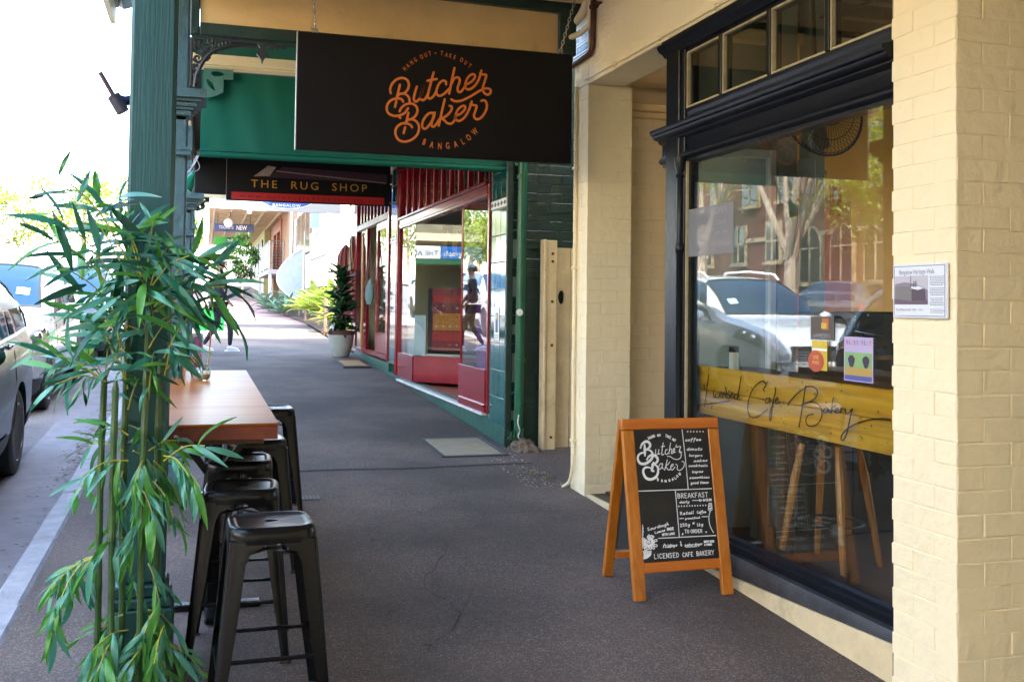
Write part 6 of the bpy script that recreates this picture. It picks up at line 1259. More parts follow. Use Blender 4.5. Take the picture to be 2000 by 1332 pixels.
# ======================= ARTIFICIAL BAMBOO =======================
random.seed(77)
M['bam']=[leafmat('bamboo_leaf_green',(.03,.18,.03),(.14,.40,.06),.3,.36),leafmat('bamboo_leaf_teal',(.02,.16,.09),(.14,.40,.27),.22,.3),leafmat('bamboo_leaf_dark',(.006,.05,.03),(.02,.13,.06),.2,.38)]
M['cane']=mat('green_cane',(.035,.085,.02),.35,var=.3,vscale=8,stretch=(20,20,1)); M['twig']=mat('yellow_twig',(.36,.34,.03),.5)
t=thing('artificial_bamboo','tall artificial bamboo with blue green leaves tied round the nearest green post','bamboo',(-.22,4.05,.15))
canes=[((-.352,4.06),1.29),((-.300,4.0),1.27),((-.27,4.10),1.5),((-.205,4.03),1.55),((-.15,4.12),1.34)]
for (x,y),zt in canes:
    g=gz(y); lx=random.uniform(-.006,.006)
    tube=MB(); P=[];Rr=[]
    zz=g
    while zz<zt:
        for dz,r_ in ((0,.0125),(.012,.0145),(.02,.0125),(.17,.0115)):
            if zz+dz<zt: P.append((x+lx*(zz+dz)+.003*math.sin((zz+dz)*5),y,zz+dz)); Rr.append(r_)
        zz+=.19
    P.append((x+lx*zt+.003*math.sin(zt*5),y,zt)); Rr.append(.0115); P.append((x+lx*zt+.003*math.sin(zt*5),y,zt+.03)); Rr.append(.005)
    tube.tube(P,Rr,8); obj('cane',tube,M['cane'],t)
def bleaf(L,W,droop,curl,seg=6):
    b=MB(); vs=[]
    for i in range(seg+1):
        s=i/seg; w_=W*.5*(math.sin(math.pi*min(1,s*.93+.05))**.75); x=L*s; z=-droop*L*s*s*.45
        vs+=[(x,w_,z+w_*.3),(x,0,z+curl*L*.05*math.sin(s*6)),(x,-w_,z+w_*.3)]
    fs=[(i*3+k,i*3+k+1,(i+1)*3+k+1,(i+1)*3+k) for i in range(seg) for k in (0,1)]
    b.add(vs,fs); return b
LM=[mesh(bleaf(1,w_,d_,c_),M['bam'][m_],name='leaf',recalc=False,smooth=80) for m_ in range(3) for (w_,d_,c_) in ((.135,.5,0),(.155,1.3,1),(.12,.9,-1.6),(.175,.4,1.6))]
leafc=[0]; extra=MB(); extra2=MB()
def add_leaf(p,d,L,mi=None):
    """one long leaf hanging from p along d"""
    d=Vector(d).normalized(); zz=Vector((random.gauss(0,.45),random.gauss(-.8,.45),.75)); y=zz.cross(d)
    if y.length<1e-3: y=Vector((0,1,0))
    y.normalize(); z=d.cross(y); Mx=Matrix((d,y,z)).transposed()
    k=random.randrange(4)+4*(mi if mi is not None else random.choice((0,0,1,1,1,2,2)))
    if leafc[0]<300:
        inst('leaf',LM[k],t,p,Mx.to_euler(),(L,L,L))
    else:
        me=LM[k]; tgt=extra if leafc[0]%2 else extra2; tgt.add([Vector(p)+Mx@(v.co*L) for v in me.vertices],[tuple(f.vertices) for f in me.polygons])
    leafc[0]+=1
tw=MB()
def spray(a,b,n,L,dirs=None,thin=.0035,droop=.4,mi=None):
    """twig from a to b with leaves fanning from it towards its tip"""
    a=Vector(a);b=Vector(b); mid=(a+b)/2+Vector((0,0,.12*(b-a).length))
    P=[Vector(x) for x in crom([tuple(a),tuple(mid),tuple(b)],6)]
    tw.tube(P,[thin*(1-.5*i/len(P)) for i in range(len(P))],5)
    D=(b-a).normalized()
    for k in range(n):
        s=.30+.70*(k/(max(1,n-1))); p=P[min(len(P)-1,int(s*(len(P)-1)))]
        sd=1 if k%2 else -1; side=D.cross(Vector((0,-1,0)))
        d=D*random.uniform(.3,1)+side*sd*random.uniform(.2,.9)+Vector((random.gauss(0,.2),random.gauss(-.1,.45),-droop*random.uniform(.2,1.2)))
        pp=p+Vector((random.gauss(0,.006),random.gauss(0,.008),random.gauss(0,.006)))
        add_leaf(pp,d,L*random.uniform(.7,1.32),mi)
PX=BAMBOO
for (ax,ay,az),(bx_,by,bz),n,L,dr in PX: spray((ax,ay,az),(bx_,by,bz),n,L,droop=dr)
obj('twigs',tw,M['twig'],t)
obj('leaf_mass',extra,M['bam'][0],t,recalc=False,smooth=80,kind='stuff'); obj('leaf_mass',extra2,M['bam'][1],t,recalc=False,smooth=80,kind='stuff')
# ======================= CARS =======================
CARS_ST=[ # y, zbot, belt, top, wbelt, wroof
(0.00,.38,.66,.69,.60,.50),(0.05,.28,.80,.83,.76,.66),(0.15,.22,.90,.935,.85,.74),(0.35,.21,.95,1.00,.90,.78),(0.70,.21,.99,1.055,.925,.80),(1.15,.21,1.03,1.12,.93,.78),(1.24,.21,1.035,1.165,.93,.77),(1.65,.21,1.045,1.44,.93,.70),(2.05,.21,1.055,1.635,.93,.655),(2.4,.21,1.06,1.685,.93,.645),(3.0,.21,1.075,1.70,.93,.645),(3.6,.21,1.09,1.685,.925,.64),(4.05,.22,1.11,1.64,.91,.63),(4.28,.23,1.12,1.59,.90,.625),(4.50,.26,1.06,1.28,.87,.64),(4.62,.30,.95,1.06,.82,.66),(4.68,.38,.80,.86,.74,.60)]
def car(name,label,paint,loc,rz=0,scale=(1,1,1),rails=None,hs=1.0,group='cars parked along the street',detail=True,tint='glasscar',sticker=False):
    t=thing(name,label,'car',(0,0,0),group)
    ST_=CARS_ST
    def par(y):
        y=max(ST_[0][0],min(ST_[-1][0],y))
        for a,b in zip(ST_,ST_[1:]):
            if a[0]<=y<=b[0]:
                s=(y-a[0])/(b[0]-a[0]); return [a[i]+(b[i]-a[i])*s for i in range(1,6)]
    def sec(y):
        zb,bl,tp,w,r_=par(y); tp=bl+(tp-bl)*hs
        return [(0,zb),(w*.86,zb),(w*.955,zb+.06),(w*1.0,zb+.22),(w*1.01,(zb+bl)*.5+.05),(w*.995,bl-.16),(w*.975,bl-.04),(w*.95,bl),(w+(r_-w)*.38,bl+(tp-bl)*.45),(r_+.02,bl+(tp-bl)*.84),(r_-.05,bl+(tp-bl)*.955),(r_*.55,bl+(tp-bl)*.99),(0,tp)]
    def pt(y,k,s,off=0):
        S=sec(y); i=min(11,int(k)); f=k-i; a,b=S[i],S[i+1]
        x=a[0]+(b[0]-a[0])*f; z=a[1]+(b[1]-a[1])*f
        if off:
            dx,dz=b[0]-a[0],b[1]-a[1]; l_=math.hypot(dx,dz) or 1
            x+=dz/l_*off; z+=-dx/l_*off
            if dx==0 and dz==0: z+=off
        return (s*x,y,z)
    ys=[]
    for a,b in zip(ST_,ST_[1:]):
        n=max(1,int((b[0]-a[0])/.1))
        ys+=[a[0]+(b[0]-a[0])*i/n for i in range(n)]
    ys.append(ST_[-1][0])
    # smooth the sections along the length
    SS=[]
    for y in ys:
        acc=None
        for dy,w_ in ((-.05,.25),(0,.5),(.05,.25)):
            S=sec(y+dy); 
            if acc is None: acc=[[p[0]*w_,p[1]*w_] for p in S]
            else:
                for q_,p in zip(acc,S): q_[0]+=p[0]*w_; q_[1]+=p[1]*w_
        SS.append(acc)
    q=MB(); n=24; vs=[];fs=[]
    for y,S in zip(ys,SS):
        ring=[(p[0],y,p[1]) for p in S]+[(-p[0],y,p[1]) for p in S[-2:0:-1]]
        vs+=ring
    for i in range(len(ys)-1):
        for k in range(n): fs.append((i*n+k,i*n+(k+1)%n,(i+1)*n+(k+1)%n,(i+1)*n+k))
    fs.append(tuple(range(n))); fs.append(tuple((len(ys)-1)*n+k for k in range(n)))
    q.add(vs,fs); body=obj('body',q,paint,t,smooth=32)
    # wheel arches cut through
    bm=bmesh.new()
    for wy in (.87,3.57):
        r=bmesh.ops.create_cone(bm,cap_ends=True,segments=28,radius1=.40,radius2=.40,depth=2.4,matrix=Matrix.Translation((0,wy,.345))@Matrix.Rotation(math.pi/2,4,'Y'))
    cm=bpy.data.meshes.new('cut'); bm.to_mesh(cm); bm.free(); co=bpy.data.objects.new('cut',cm); COL.objects.link(co)
    md=body.modifiers.new('arch','BOOLEAN'); md.operation='DIFFERENCE'; md.object=co; md.solver='EXACT'
    bpy.context.view_layer.update()
    nm=bpy.data.meshes.new_from_object(body.evaluated_get(bpy.context.evaluated_depsgraph_get())); body.modifiers.clear(); body.data=nm; bpy.data.objects.remove(co)
    nm.set_sharp_from_angle(angle=R(32))
    obj('underbody',MB().box(-.62,.62,.5,4.4,.20,.7).box(-.78,-.60,1.4,3.0,.2,.5).box(.60,.78,1.4,3.0,.2,.5),M['rubber'],t)
    q=MB()
    def patch(mb,ya0,ya1,yb0,yb1,k0,k1,side,off=.006,nu=8,nv=4):
        """rear/front limits change from k0 (a) to k1 (b)"""
        mb.grid(lambda u,v:pt((ya0+(yb0-ya0)*v)+((ya1+(yb1-ya1)*v)-(ya0+(yb0-ya0)*v))*u,k0+(k1-k0)*v,side,off),nu,nv)
    G=M['carglass']
    for s in (-1,1):
        for (a0,a1,b0,b1) in ((1.42,2.32,2.02,2.34),(2.42,3.28,2.42,3.28),(3.38,4.10,3.36,3.86)):
            w_=MB(); patch(w_,a0,a1,b0,b1,7.15,9.25,s); obj('side_window',w_,G,t)
        w_=MB()
        w_.tube([pt(1.3+2.9*i/14,7.08,s,.008) for i in range(15)]+[pt(4.22,7.6,s,.01),pt(4.1,8.6,s,.01),pt(3.9,9.35,s,.01)]+[pt(3.9-1.9*i/8,9.45,s,.01) for i in range(9)],.009,5); obj('window_trim',w_,M['chrome'],t)
        for hy in (2.15,3.12):
            w_=MB(); w_.bar(pt(hy,6.2,s,.035),pt(hy+.2,6.2,s,.035),.02,.025,c=.006); w_.ball(pt(hy+.03,6.2,s,.012),.03,8,.5,1,.8); obj('door_handle',w_,M['chrome'],t)
        for yy in (1.36,2.36,3.36): obj('door_gap',MB().tube([pt(yy,k,s,.0005) for k in (2.5,3.5,4.5,5.5,6.5,7.0)],.004,4),M['rubber'],t)
        w_=MB(); patch(w_,.03,.75,.18,.62,5.2,6.7,s,.008,10,3); obj('headlight',w_,M['headlamp'],t)
        obj('lamp_reflector',MB().ball(pt(.30,5.8,s,-.01),.055,10),M['chrome'],t); obj('lamp_reflector',MB().ball(pt(.50,6.0,s,-.005),.04,10),M['chrome'],t)
        w_=MB(); patch(w_,4.30,4.66,4.42,4.62,5.0,7.0,s,.01,6,4); obj('tail_light',w_,M['taillamp'],t)
        w_=MB(); w_.ball((s*1.06,1.52,1.12),.10,12,1.0,.55,.75).bar((s*.90,1.50,1.06),(s*1.02,1.52,1.08),.04,.05); obj('wing_mirror',w_,paint,t)
        w_=MB(); w_.add([(s*.98,1.575,1.06),(s*1.13,1.575,1.06),(s*1.14,1.575,1.17),(s*.98,1.575,1.17)],[(0,1,2,3)]); obj('mirror_glass',w_,M['chrome'],t,recalc=False)
        w_=MB(); w_.box(s*.58,s*.74,-.005,.06,.42,.58,.02); obj('fog_lamp',w_,M['rubber'],t)
        w_=MB().lathe([(.001,-.012),(.045,-.01),(.05,.01)],(s*.66,-.0,.50),12,'Y'); obj('lamp_reflector',w_,M['chrome'],t)
        for (a,b_) in ((.10,.40),(1.34,3.1),(4.02,4.6)):
            w_=MB(); patch(w_,a,b_,a,b_,1.2,2.9,s,.012,8,3); obj('sill_cladding',w_,M['cladding'],t)
        if rails is not None:
            w_=MB(); w_.tube([(s*.60,2.1,1.05+.6*hs),(s*.61,2.25,1.075+.66*hs),(s*.61,3.0,1.09+.68*hs),(s*.60,3.75,1.08+.66*hs),(s*.59,3.95,1.05+.58*hs)],.018,8); obj('roof_rail',w_,rails,t)
    w_=MB(); w_.grid(lambda u,v:pt(1.26+(.86-.0)*u*1.0,(9.4+2.6*(v*2)) if v<=.5 else (12-2.6*(v*2-1)),1 if v<=.5 else -1,.0) if False else (lambda P:(P[0],P[1],P[2]+.008))(pt(1.22+.86*u,(9.5+2.5*(v*2)) if v<.5 else (12-2.5*(v*2-1)),-1 if v<.5 else 1)),8,12)
    obj('windscreen',w_,G,t)
    E1=[w_.v[i*13] for i in range(9)]+[w_.v[8*13+j] for j in range(1,13)]+[w_.v[i*13+12] for i in range(7,-1,-1)]+[w_.v[j] for j in range(11,0,-1)]
    obj('windscreen_seal',MB().tube(E1,.016,5,closed=True),M['rubber'],t)
    w_=MB(); w_.grid(lambda u,v:(lambda P:(P[0],P[1]+.006,P[2]+.008))(pt(4.27+.26*u,(9.6+2.4*(v*2)) if v<.5 else (12-2.4*(v*2-1)),-1 if v<.5 else 1)),6,12)
    obj('rear_window',w_,G,t)
    w_=MB()
    for k in range(5): w_.box(-.42,.42,-.012+.002*k,.02,.60+k*.035,.612+k*.035,.003)
    obj('grille',w_,M['chrome'],t); obj('grille_back',MB().box(-.46,.46,-.004,.03,.58,.79,.01).box(-.5,.5,-.004,.03,.34,.46,.01),M['rubber'],t)
    obj('number_plate',MB().box(-.19,.19,-.02,-.012,.47,.58,.003),M['white'],t)
    obj('number_plate',MB().box(-.19,.19,4.69,4.70,.78,.89,.003),M['white'],t)
    textobj('lettering','VTB 052',M['ink'],(0,-.0205,.49),(1,0,0),(0,0,1),t,.09,fit=.30); textobj('lettering','VTB 052',M['ink'],(0,4.7005,.80),(-1,0,0),(0,0,1),t,.09,fit=.30)
    w_=MB(); w_.tube([(-.4,1.28,1.15),(.12,1.45,1.27)],.008,4).tube([(.2,1.28,1.15),(.66,1.45,1.22)],.008,4); obj('wiper',w_,M['rubber'],t)
    if sticker:
        a,b_=1.42,1.52
        w_=MB(); w_.add([(.46,a,1.285),(.60,a,1.27),(.60,b_,1.345),(.46,b_,1.36)],[(0,1,2,3)]); 
        for i in range(4): p=w_.v[i]; w_.v[i]=(p[0],p[1],p[2]+.02)
        obj('screen_sticker',w_,mat('sticker_blue_white',(.35,.55,.65),.5),t,recalc=False)
    # wheels: one built, the others share its mesh
    wheel=MB().lathe([(.20,-.11),(.235,-.115),(.30,-.115),(.335,-.10),(.345,-.06),(.345,.06),(.335,.10),(.30,.115),(.235,.115),(.20,.11)],(0,0,0),36,'X')
    rim=MB().lathe([(.236,.10),(.225,.115),(.215,.10),(.205,.02),(.06,.01),(.06,.06),(.04,.085),(.001,.09)],(0,0,0),36,'X')
    spk=MB()
    for k in range(5):
        for dd in (-.13,.13):
            a=k*2*math.pi/5+dd; spk.bar((.075,.05*math.cos(a),.05*math.sin(a)),(.088,.222*math.cos(a+dd*.25),.222*math.sin(a+dd*.25)),.028,.022,c=.004)
    disc=MB().lathe([(.001,.0),(.17,.0),(.17,.02),(.001,.02)],(0,0,0),24,'X')
    mw=mesh(wheel,M['rubber'],name='tyre'); mr=mesh(rim,M['rim'],name='rim'); ms=mesh(spk,M['rim'],name='spokes'); mdk=mesh(disc,M['steel'],name='brake_disc')
    for s in (-1,1):
        for wy in (.87,3.57):
            wo=inst('wheel',mw,t,(s*.80,wy,.345),(0.3*wy,0,0 if s>0 else math.pi))
            for nm_,m_ in (('rim',mr),('spokes',ms),('brake_disc',mdk)):
                c=bpy.data.objects.new(nm_,m_); COL.objects.link(c); c.parent=wo
    t.location=loc; t.rotation_euler=(math.atan(SL)*(1 if abs(rz)<1 else -1),0,rz); t.scale=scale
    return t
M['chrome']=mat('chrome_trim',(.7,.7,.7),.12,1.0)
M['cladding']=mat('black_plastic_cladding',(.03,.03,.032),.5)
M['rim']=mat('alloy_wheel',(.42,.42,.43),.25,.8)
M['headlamp']=glassmat('headlamp_lens',(.45,.48,.5),f0=.10)
M['taillamp']=mat('red_tail_lamp',(.35,.01,.012),.12,coat=.6)
M['carglass']=mat('dark_car_glass',(.004,.018,.045),.04,coat=0,spec=.4)
Pw=mat('white_car_paint',(.46,.49,.53),.22,coat=1.0); Pg=mat('dark_green_car_paint',(.008,.035,.028),.25,0,coat=.15,spec=.3); Pk=mat('black_car_paint',(.012,.012,.014),.2,coat=1.0); Ps=mat('silver_car_paint',(.45,.47,.5),.25,.4,coat=1.0); Pd=mat('grey_car_paint',(.08,.085,.09),.2,.4,coat=1.0)
def ry(y): return gz(y)-.135
car('parked_car','dark green four wheel drive parked nearest the camera at the left edge',Pg,(-2.31,5.4,ry(5.4)),rails=M['steel'])
car('parked_car','white four wheel drive with roof rails parked behind the dark green one',Pw,(-2.6,11.95,ry(11.95)),rails=M['white'],sticker=True)
car('parked_car','black car parked third in the row, behind the white four wheel drive',Pk,(-2.4,18.0,ry(18.0)),hs=.86)
car('parked_car','silver car parked fourth in the row beyond the black car',Ps,(-2.5,24.2,ry(24.2)),hs=.9)
car('parked_car','white car parked farthest along the left kerb',Pw,(-2.5,31,ry(31)),hs=.86)
car('parked_car','grey hatchback parked across the street, reflected in the cafe window above the cabinet',Pd,(-10.9,25.9,ry(25.9)),math.pi,hs=.9)
car('parked_car','silver car parked across the street outside the newsagent, seen reflected in the shop glass',Ps,(-10.9,16.2,ry(16.2)),math.pi,hs=.86)
# ======================= ACROSS THE STREET =======================
def brickmat(name,c1,c2,mort,sx=.24,sz=.086,axis='Y'):
    m=mat(name,c1,.8); n,l,b=nodes(m); g=n.new('ShaderNodeNewGeometry'); sp=n.new('ShaderNodeSeparateXYZ'); l.new(g.outputs['Position'],sp.inputs[0]); cb=n.new('ShaderNodeCombineXYZ')
    ad=n.new('ShaderNodeMath'); ad.operation='ADD'; l.new(sp.outputs[0],ad.inputs[0]); l.new(sp.outputs[1],ad.inputs[1])
    l.new(ad.outputs[0],cb.inputs[0]); l.new(sp.outputs[2],cb.inputs[1])
    br=n.new('ShaderNodeTexBrick'); br.inputs['Scale'].default_value=1; br.inputs['Brick Width'].default_value=sx; br.inputs['Row Height'].default_value=sz; br.inputs['Mortar Size'].default_value=.006
    br.inputs['Color1'].default_value=(*c1,1); br.inputs['Color2'].default_value=(*c2,1); br.inputs['Mortar'].default_value=(*mort,1); l.new(cb.outputs[0],br.inputs['Vector']); l.new(br.outputs[0],b.inputs['Base Color'])
    bp=n.new('ShaderNodeBump'); bp.inputs['Strength'].default_value=.4; bp.inputs['Distance'].default_value=.005; bp.invert=True; l.new(br.outputs['Fac'],bp.inputs['Height']); l.new(bp.outputs[0],b.inputs['Normal'])
    return m
M['redbrick']=brickmat('red_face_brick',(.13,.032,.016),(.085,.022,.014),(.08,.06,.045))
M['buffbrick']=brickmat('buff_face_brick',(.42,.22,.10),(.34,.17,.08),(.30,.25,.18))
sheet('far_footpath',(-30,-12.2),(-60,240),lambda x,y:gz(y),M['concrete'],1,150)
t=thing('brick_building','red brick building with arched windows across the street, seen only in the window reflection','building',(-14,33,1))
obj('wall',MB().box(-24,-14.0,21.5,47,-.5,9.5),M['redbrick'],t); obj('parapet',MB().box(-24.1,-13.85,21.4,47.1,9.501,9.9,.03),M['cream'],t)
obj('string_course',MB().box(-13.999,-13.93,21.5,47,4.0,4.16,.01).box(-13.999,-13.95,21.5,47,2.30,2.40,.01),mat('stone_band',(.3,.24,.16),.7),t)
M['stonetrim']=mat('weathered_stone_trim',(.26,.21,.14),.7,var=.2)
def archwin(y,zs,w_,zsp,zt,round_=True,fm='stonetrim'):
    x=-13.999; P=[(y-w_,zs),(y+w_,zs),(y+w_,zsp)]
    if round_: P+=[(y+w_*math.cos(a),zsp+(zt-zsp)*math.sin(a)) for a in [math.pi*k/12 for k in range(1,12)]]
    else: P+=[(y+w_,zt),(y-w_,zt)]
    P.append((y-w_,zsp))
    big=[(y+(u-y)*1.16,zs+(v-zs)*1.05-.04) for u,v in P]
    f=obj('window',MB().prism(big,lambda u,v,q:(q,u,v),x,x+.10),M[fm],t)
    obj('pane',MB().prism(P,lambda u,v,q:(q,u,v),x+.1005,x+.108),M['paneglass'],f)
    q=MB().box(x+.109,x+.14,y-.03,y+.03,zs,zt).box(x+.109,x+.135,y-w_,y+w_,zsp-.03,zsp+.03)
    if not round_: q.box(x+.109,x+.135,y-w_,y+w_,(zs+zt)/2-.03,(zs+zt)/2+.03)
    obj('glazing_bars',q,M[fm],f); obj('sill',MB().box(x,x+.2,y-w_*1.3,y+w_*1.3,zs-.16,zs-.05,.01),M[fm],f)
M['paneglass']=mat('dark_window_glass',(.03,.035,.035),.06,coat=.8)
for k in range(4): archwin(24.4+1.75*k,2.5,.55,3.6,4.3)
for k,y in enumerate((32.0,34.4,37.0,39.6,42.2)): archwin(y,3.3+.0*k,.42,4.6,4.65,False)
for k in range(9): archwin(23.6+2.5*k,5.4,.5,6.6,7.2,k%2==0)
obj('door',MB().box(-13.998,-13.9,29.9,31.0,1.1,3.4,.01),M['green'],t)
t=thing('newsagent','newsagent shop across the street with a green fascia, seen only in reflection','shop',(-14,9,.3))
obj('wall',MB().box(-24,-14,-60,21.4,-3,3.3),M['redbrick'],t); obj('upper_wall',MB().box(-24,-13.98,-60,3,3.46,7.5),M['cream_fine'],t); obj('upper_wall',MB().box(-24,-13.98,3.01,21.4,3.46,7.5),mat('faded_timber_wall',(.16,.15,.11),.8,var=.4,vscale=3),t)  # cream stretch of upper wall is out of view, added for warm bounce light
obj('awning_roof',MB().box(-13.99,-11.0,-13,21.3,3.35,3.45).box(-11.04,-10.98,-13,21.3,3.28,3.48),M['cream'],t)
for k in range(8): f=obj('shop_window',MB().box(-13.999,-13.93,-12+4.1*k,-8.7+4.1*k,1.0,3.0,.01),M['darkgreen'],t); obj('pane',MB().box(-13.929,-13.92,-11.9+4.1*k,-8.8+4.1*k,1.1,2.9),M['paneglass'],f)
for k in range(9): obj('awning_post',MB().box(-11.08,-10.98,-12+4*k,-11.9+4*k,-1,3.16),M['cream'],t)
t=thing('newspaper_sign','blue and white newspaper sign on the newsagent awning across the street','sign',(-10.9,9.4,3))
obj('sign_board',MB().box(-10.97,-10.93,7.6,9.72,2.80,3.14,.004),mat('newspaper_blue',(.01,.12,.42),.4),t); obj('sign_board',MB().box(-10.97,-10.93,9.73,11.6,2.80,3.14,.004),M['white'],t)
textobj('lettering','Daily Telegraph',M['white'],(-10.925,8.95,2.88),(0,1,0),(0,0,1),t,.2,fit=1.35); textobj('lettering','THE AUSTRALIAN',M['blue'],(-10.925,10.6,2.88),(0,1,0),(0,0,1),t,.2,fit=1.6)
obj('green_fascia',MB().box(-10.96,-10.94,6.8,12.3,2.66,2.79,.004),M['pipegreen'],t)
# ======================= TREES =======================
def tree(name,label,base,h,crown,n,leafL,mt,trunkr=.18,limbs=6,seed=1,spread=None,bark=None,cat='tree',group=None,lean=(0,0),aspect=.35,clumps=26,ztr=.45):
    random.seed(seed); t=thing(name,label,cat,base,group); bx_,by_,bz=base; rx,rz_=crown
    top=Vector((bx_+lean[0],by_+lean[1],bz+h-rz_*.9)); fork=Vector((bx_+lean[0]*.3,by_+lean[1]*.3,bz+h*ztr))
    q=MB(); q.tube([(bx_,by_,bz-.2),tuple(Vector((bx_,by_,bz))*.6+fork*.4),tuple(fork)],[trunkr*1.25,trunkr,trunkr*.8],9); obj('trunk',q,bark or M['bark'],t)
    q=MB(); C_=[]
    for i in range(clumps):
        a=random.uniform(0,6.28); r=math.sqrt(random.random()); z=random.uniform(-.9,1)
        k=math.sqrt(max(0,1-z*z))*r
        C_.append(Vector((top.x+rx*k*math.cos(a),top.y+rx*k*math.sin(a),bz+h-rz_+rz_*z)))
    for i in range(limbs):
        c=C_[i]; a=fork+Vector((random.gauss(0,.05),random.gauss(0,.05),-random.random()*.2)); m=(a+c)/2+Vector((random.gauss(0,.15),random.gauss(0,.15),random.uniform(0,.3)))*h*.1
        P=crom([tuple(a),tuple(m),tuple(c)],5); q.tube(P,[trunkr*.55*(1-.75*k/len(P)) for k in range(len(P))],7)
        for j in range(3):
            p=Vector(P[6+j]) if len(P)>8 else Vector(P[-1]); e=p+Vector((random.gauss(0,1),random.gauss(0,1),random.uniform(.1,.8)))*rx*.35
            q.tube([tuple(p),tuple((p+e)/2+Vector((0,0,.05))),tuple(e)],[trunkr*.18,trunkr*.12,trunkr*.04],5)
    obj('limbs',q,bark or M['bark'],t)
    b=MB(); vs=[];fs=[]; cr=rx*.36
    for i in range(n):
        c=random.choice(C_); d=Vector((random.gauss(0,1),random.gauss(0,1),random.gauss(0,.8))); d=d.normalized()*cr*random.random()**.5; p=c+d
        dr=Vector((random.gauss(0,1),random.gauss(0,1),random.gauss(-.3,.6))).normalized(); s=dr.cross(Vector((random.gauss(0,.4),random.gauss(0,.4),1))).normalized(); L=leafL*random.uniform(.6,1.2); w_=L*aspect*.5
        o=len(vs); vs+=[p,p+dr*L*.45+s*w_,p+dr*L,p+dr*L*.45-s*w_]; fs.append((o,o+1,o+2,o+3))
    b.add(vs,fs); obj('crown',b,mt,t,recalc=False,smooth=0)
    return t
M['bark']=mat('smooth_grey_bark',(.22,.17,.13),.8,var=.3,vscale=4,bump=.4,bscale=12); M['palebark']=mat('pale_smooth_bark',(.24,.19,.145),.7,var=.2,vscale=4)
lf1=leafmat('sunlit_tree_leaf',(.10,.17,.02),(.20,.26,.03),.5,.5); lf2=leafmat('dark_tree_leaf',(.02,.06,.012),(.045,.10,.02),.3,.4); lf3=leafmat('yellow_green_leaf',(.16,.22,.02),(.28,.30,.04),.5,.5)
tree('street_tree','smooth barked street tree across the road with yellow green leaves, seen in the cafe window',(-11.4,21.0,.8),5.6,(2.4,1.5),5200,.22,lf3,.16,8,5,bark=M['palebark'],ztr=.35)
tree('street_tree','bare limbed street tree in front of the brick building, seen in the cafe window',(-11.4,26.8,.99),8,(2.4,2.2),1500,.2,lf3,.22,12,6,bark=M['palebark'],ztr=.28)
tree('street_tree','wide street tree farther along the brick building, seen in the cafe window',(-11.4,32.5,1.2),8,(2.6,2.2),2200,.2,lf1,.22,12,8,bark=M['palebark'],ztr=.28)
for i,(x,y,h,r,m_,s) in enumerate(((-26,118,12,5,lf1,11),(-19,126,11,4.5,lf3,12),(-14,132,12.5,4.5,lf1,13),(-8.5,140,15,5.5,lf3,14),(-3.5,146,12,5,lf1,15),(3,152,14,6,lf1,16),(9,120,12,5,lf2,17),(-32,135,14,6,lf3,18),(-20.5,100,9,3.6,lf3,19))):
    tree('distant_tree',['sunlit round tree far down the street, leftmost','yellow green tree far down the street','pale green tree far down the street behind the bamboo tips','tallest bright tree far down the street beside the green post','sunlit tree at the end of the road behind the verandah posts','tree at the end of the road behind the hotel verandah','dark tree behind the hotel','big pale tree far off at the left edge','low yellow tree down the street nearest the palm'][i],(x,y,gz(y)),h,(r,h*.36),3000,.55,m_,.25,7,s,cat='tree',aspect=.5)
# palm
t=thing('palm_tree','tall palm with arching fronds at the left edge of the view','palm',(-12.6,62,gz(62)))
g=gz(62); obj('trunk',MB().tube([(-12.6,62,g),(-12.55,62,g+3.5),(-12.5,62,g+6.8)],[.2,.16,.13],10),M['palebark'],t)
random.seed(41)
for k in range(17):
    a=k*2.4; el=random.uniform(.1,1.2); L=random.uniform(2.2,3.0); o=Vector((-12.5,62,g+6.8)); b=MB(); P=[]
    for i in range(9):
        s=i/8; P.append(o+Vector((math.cos(a)*math.cos(el)*L*s,math.sin(a)*math.cos(el)*L*s,math.sin(el)*L*s-1.5*s*s*L*.5)))
    b.tube(P,[.03*(1-.8*i/8) for i in range(9)],4)
    for i in range(1,44):
        s=i/44*8; j=min(7,int(s)); p=P[j].lerp(P[j+1],s-j); d=(P[j+1]-P[j]).normalized()
        sd=d.cross(Vector((0,0,1))).normalized()
        for q_ in (-1,1):
            e=p+(sd*q_*.8+d*.5+Vector((0,0,-.5))).normalized()*.62*(1-.5*abs(i/44-.4)); w_=d*.035
            b.add([p-w_,p+w_,e],[(0,1,2)])
    obj('frond',b,lf3,t,recalc=False,smooth=0)
# ======================= GARDEN =======================
b=MB(); b.grid(lambda u,v:((2.62+(-.75*max(0,(v-.45)/.55)))*(1-u)+7.5*u,18.62+21*v,gz(18.62+21*v)+.03+.05*math.sin(v*20)*u),6,20)
struct('garden_bed',b,M['soil'],recalc=False)
ag=leafmat('agave_leaf',(.10,.20,.12),(.16,.28,.16),.15,.45,); br_=leafmat('bromeliad_leaf',(.20,.30,.03),(.42,.46,.08),.45,.4)
def rosette(name,label,loc,n,L,W,mt,seed,cat,group,stem=0,up=.9):
    random.seed(seed); t=thing(name,label,cat,loc,group); me=[mesh(leafblade(1,W,d_,fold=.35),mt,name='leaf',recalc=False) for d_ in (.2,.7)]
    if stem: obj('stem',MB().tube([(loc[0],loc[1],loc[2]-.02),(loc[0],loc[1],loc[2]+stem)],.035,6),M['bark'],t)
    for k in range(n):
        a=k*2.4; el=up*(1-.75*(1-k/n)); s=L*random.uniform(.75,1.1)
        Mx=Matrix.Rotation(a,3,'Z')@Matrix.Rotation(-el,3,'Y'); inst('leaf',random.choice(me),t,(loc[0],loc[1],loc[2]+stem+.03*k/n),Mx.to_euler(),(s,s,s))
    return t
i=0
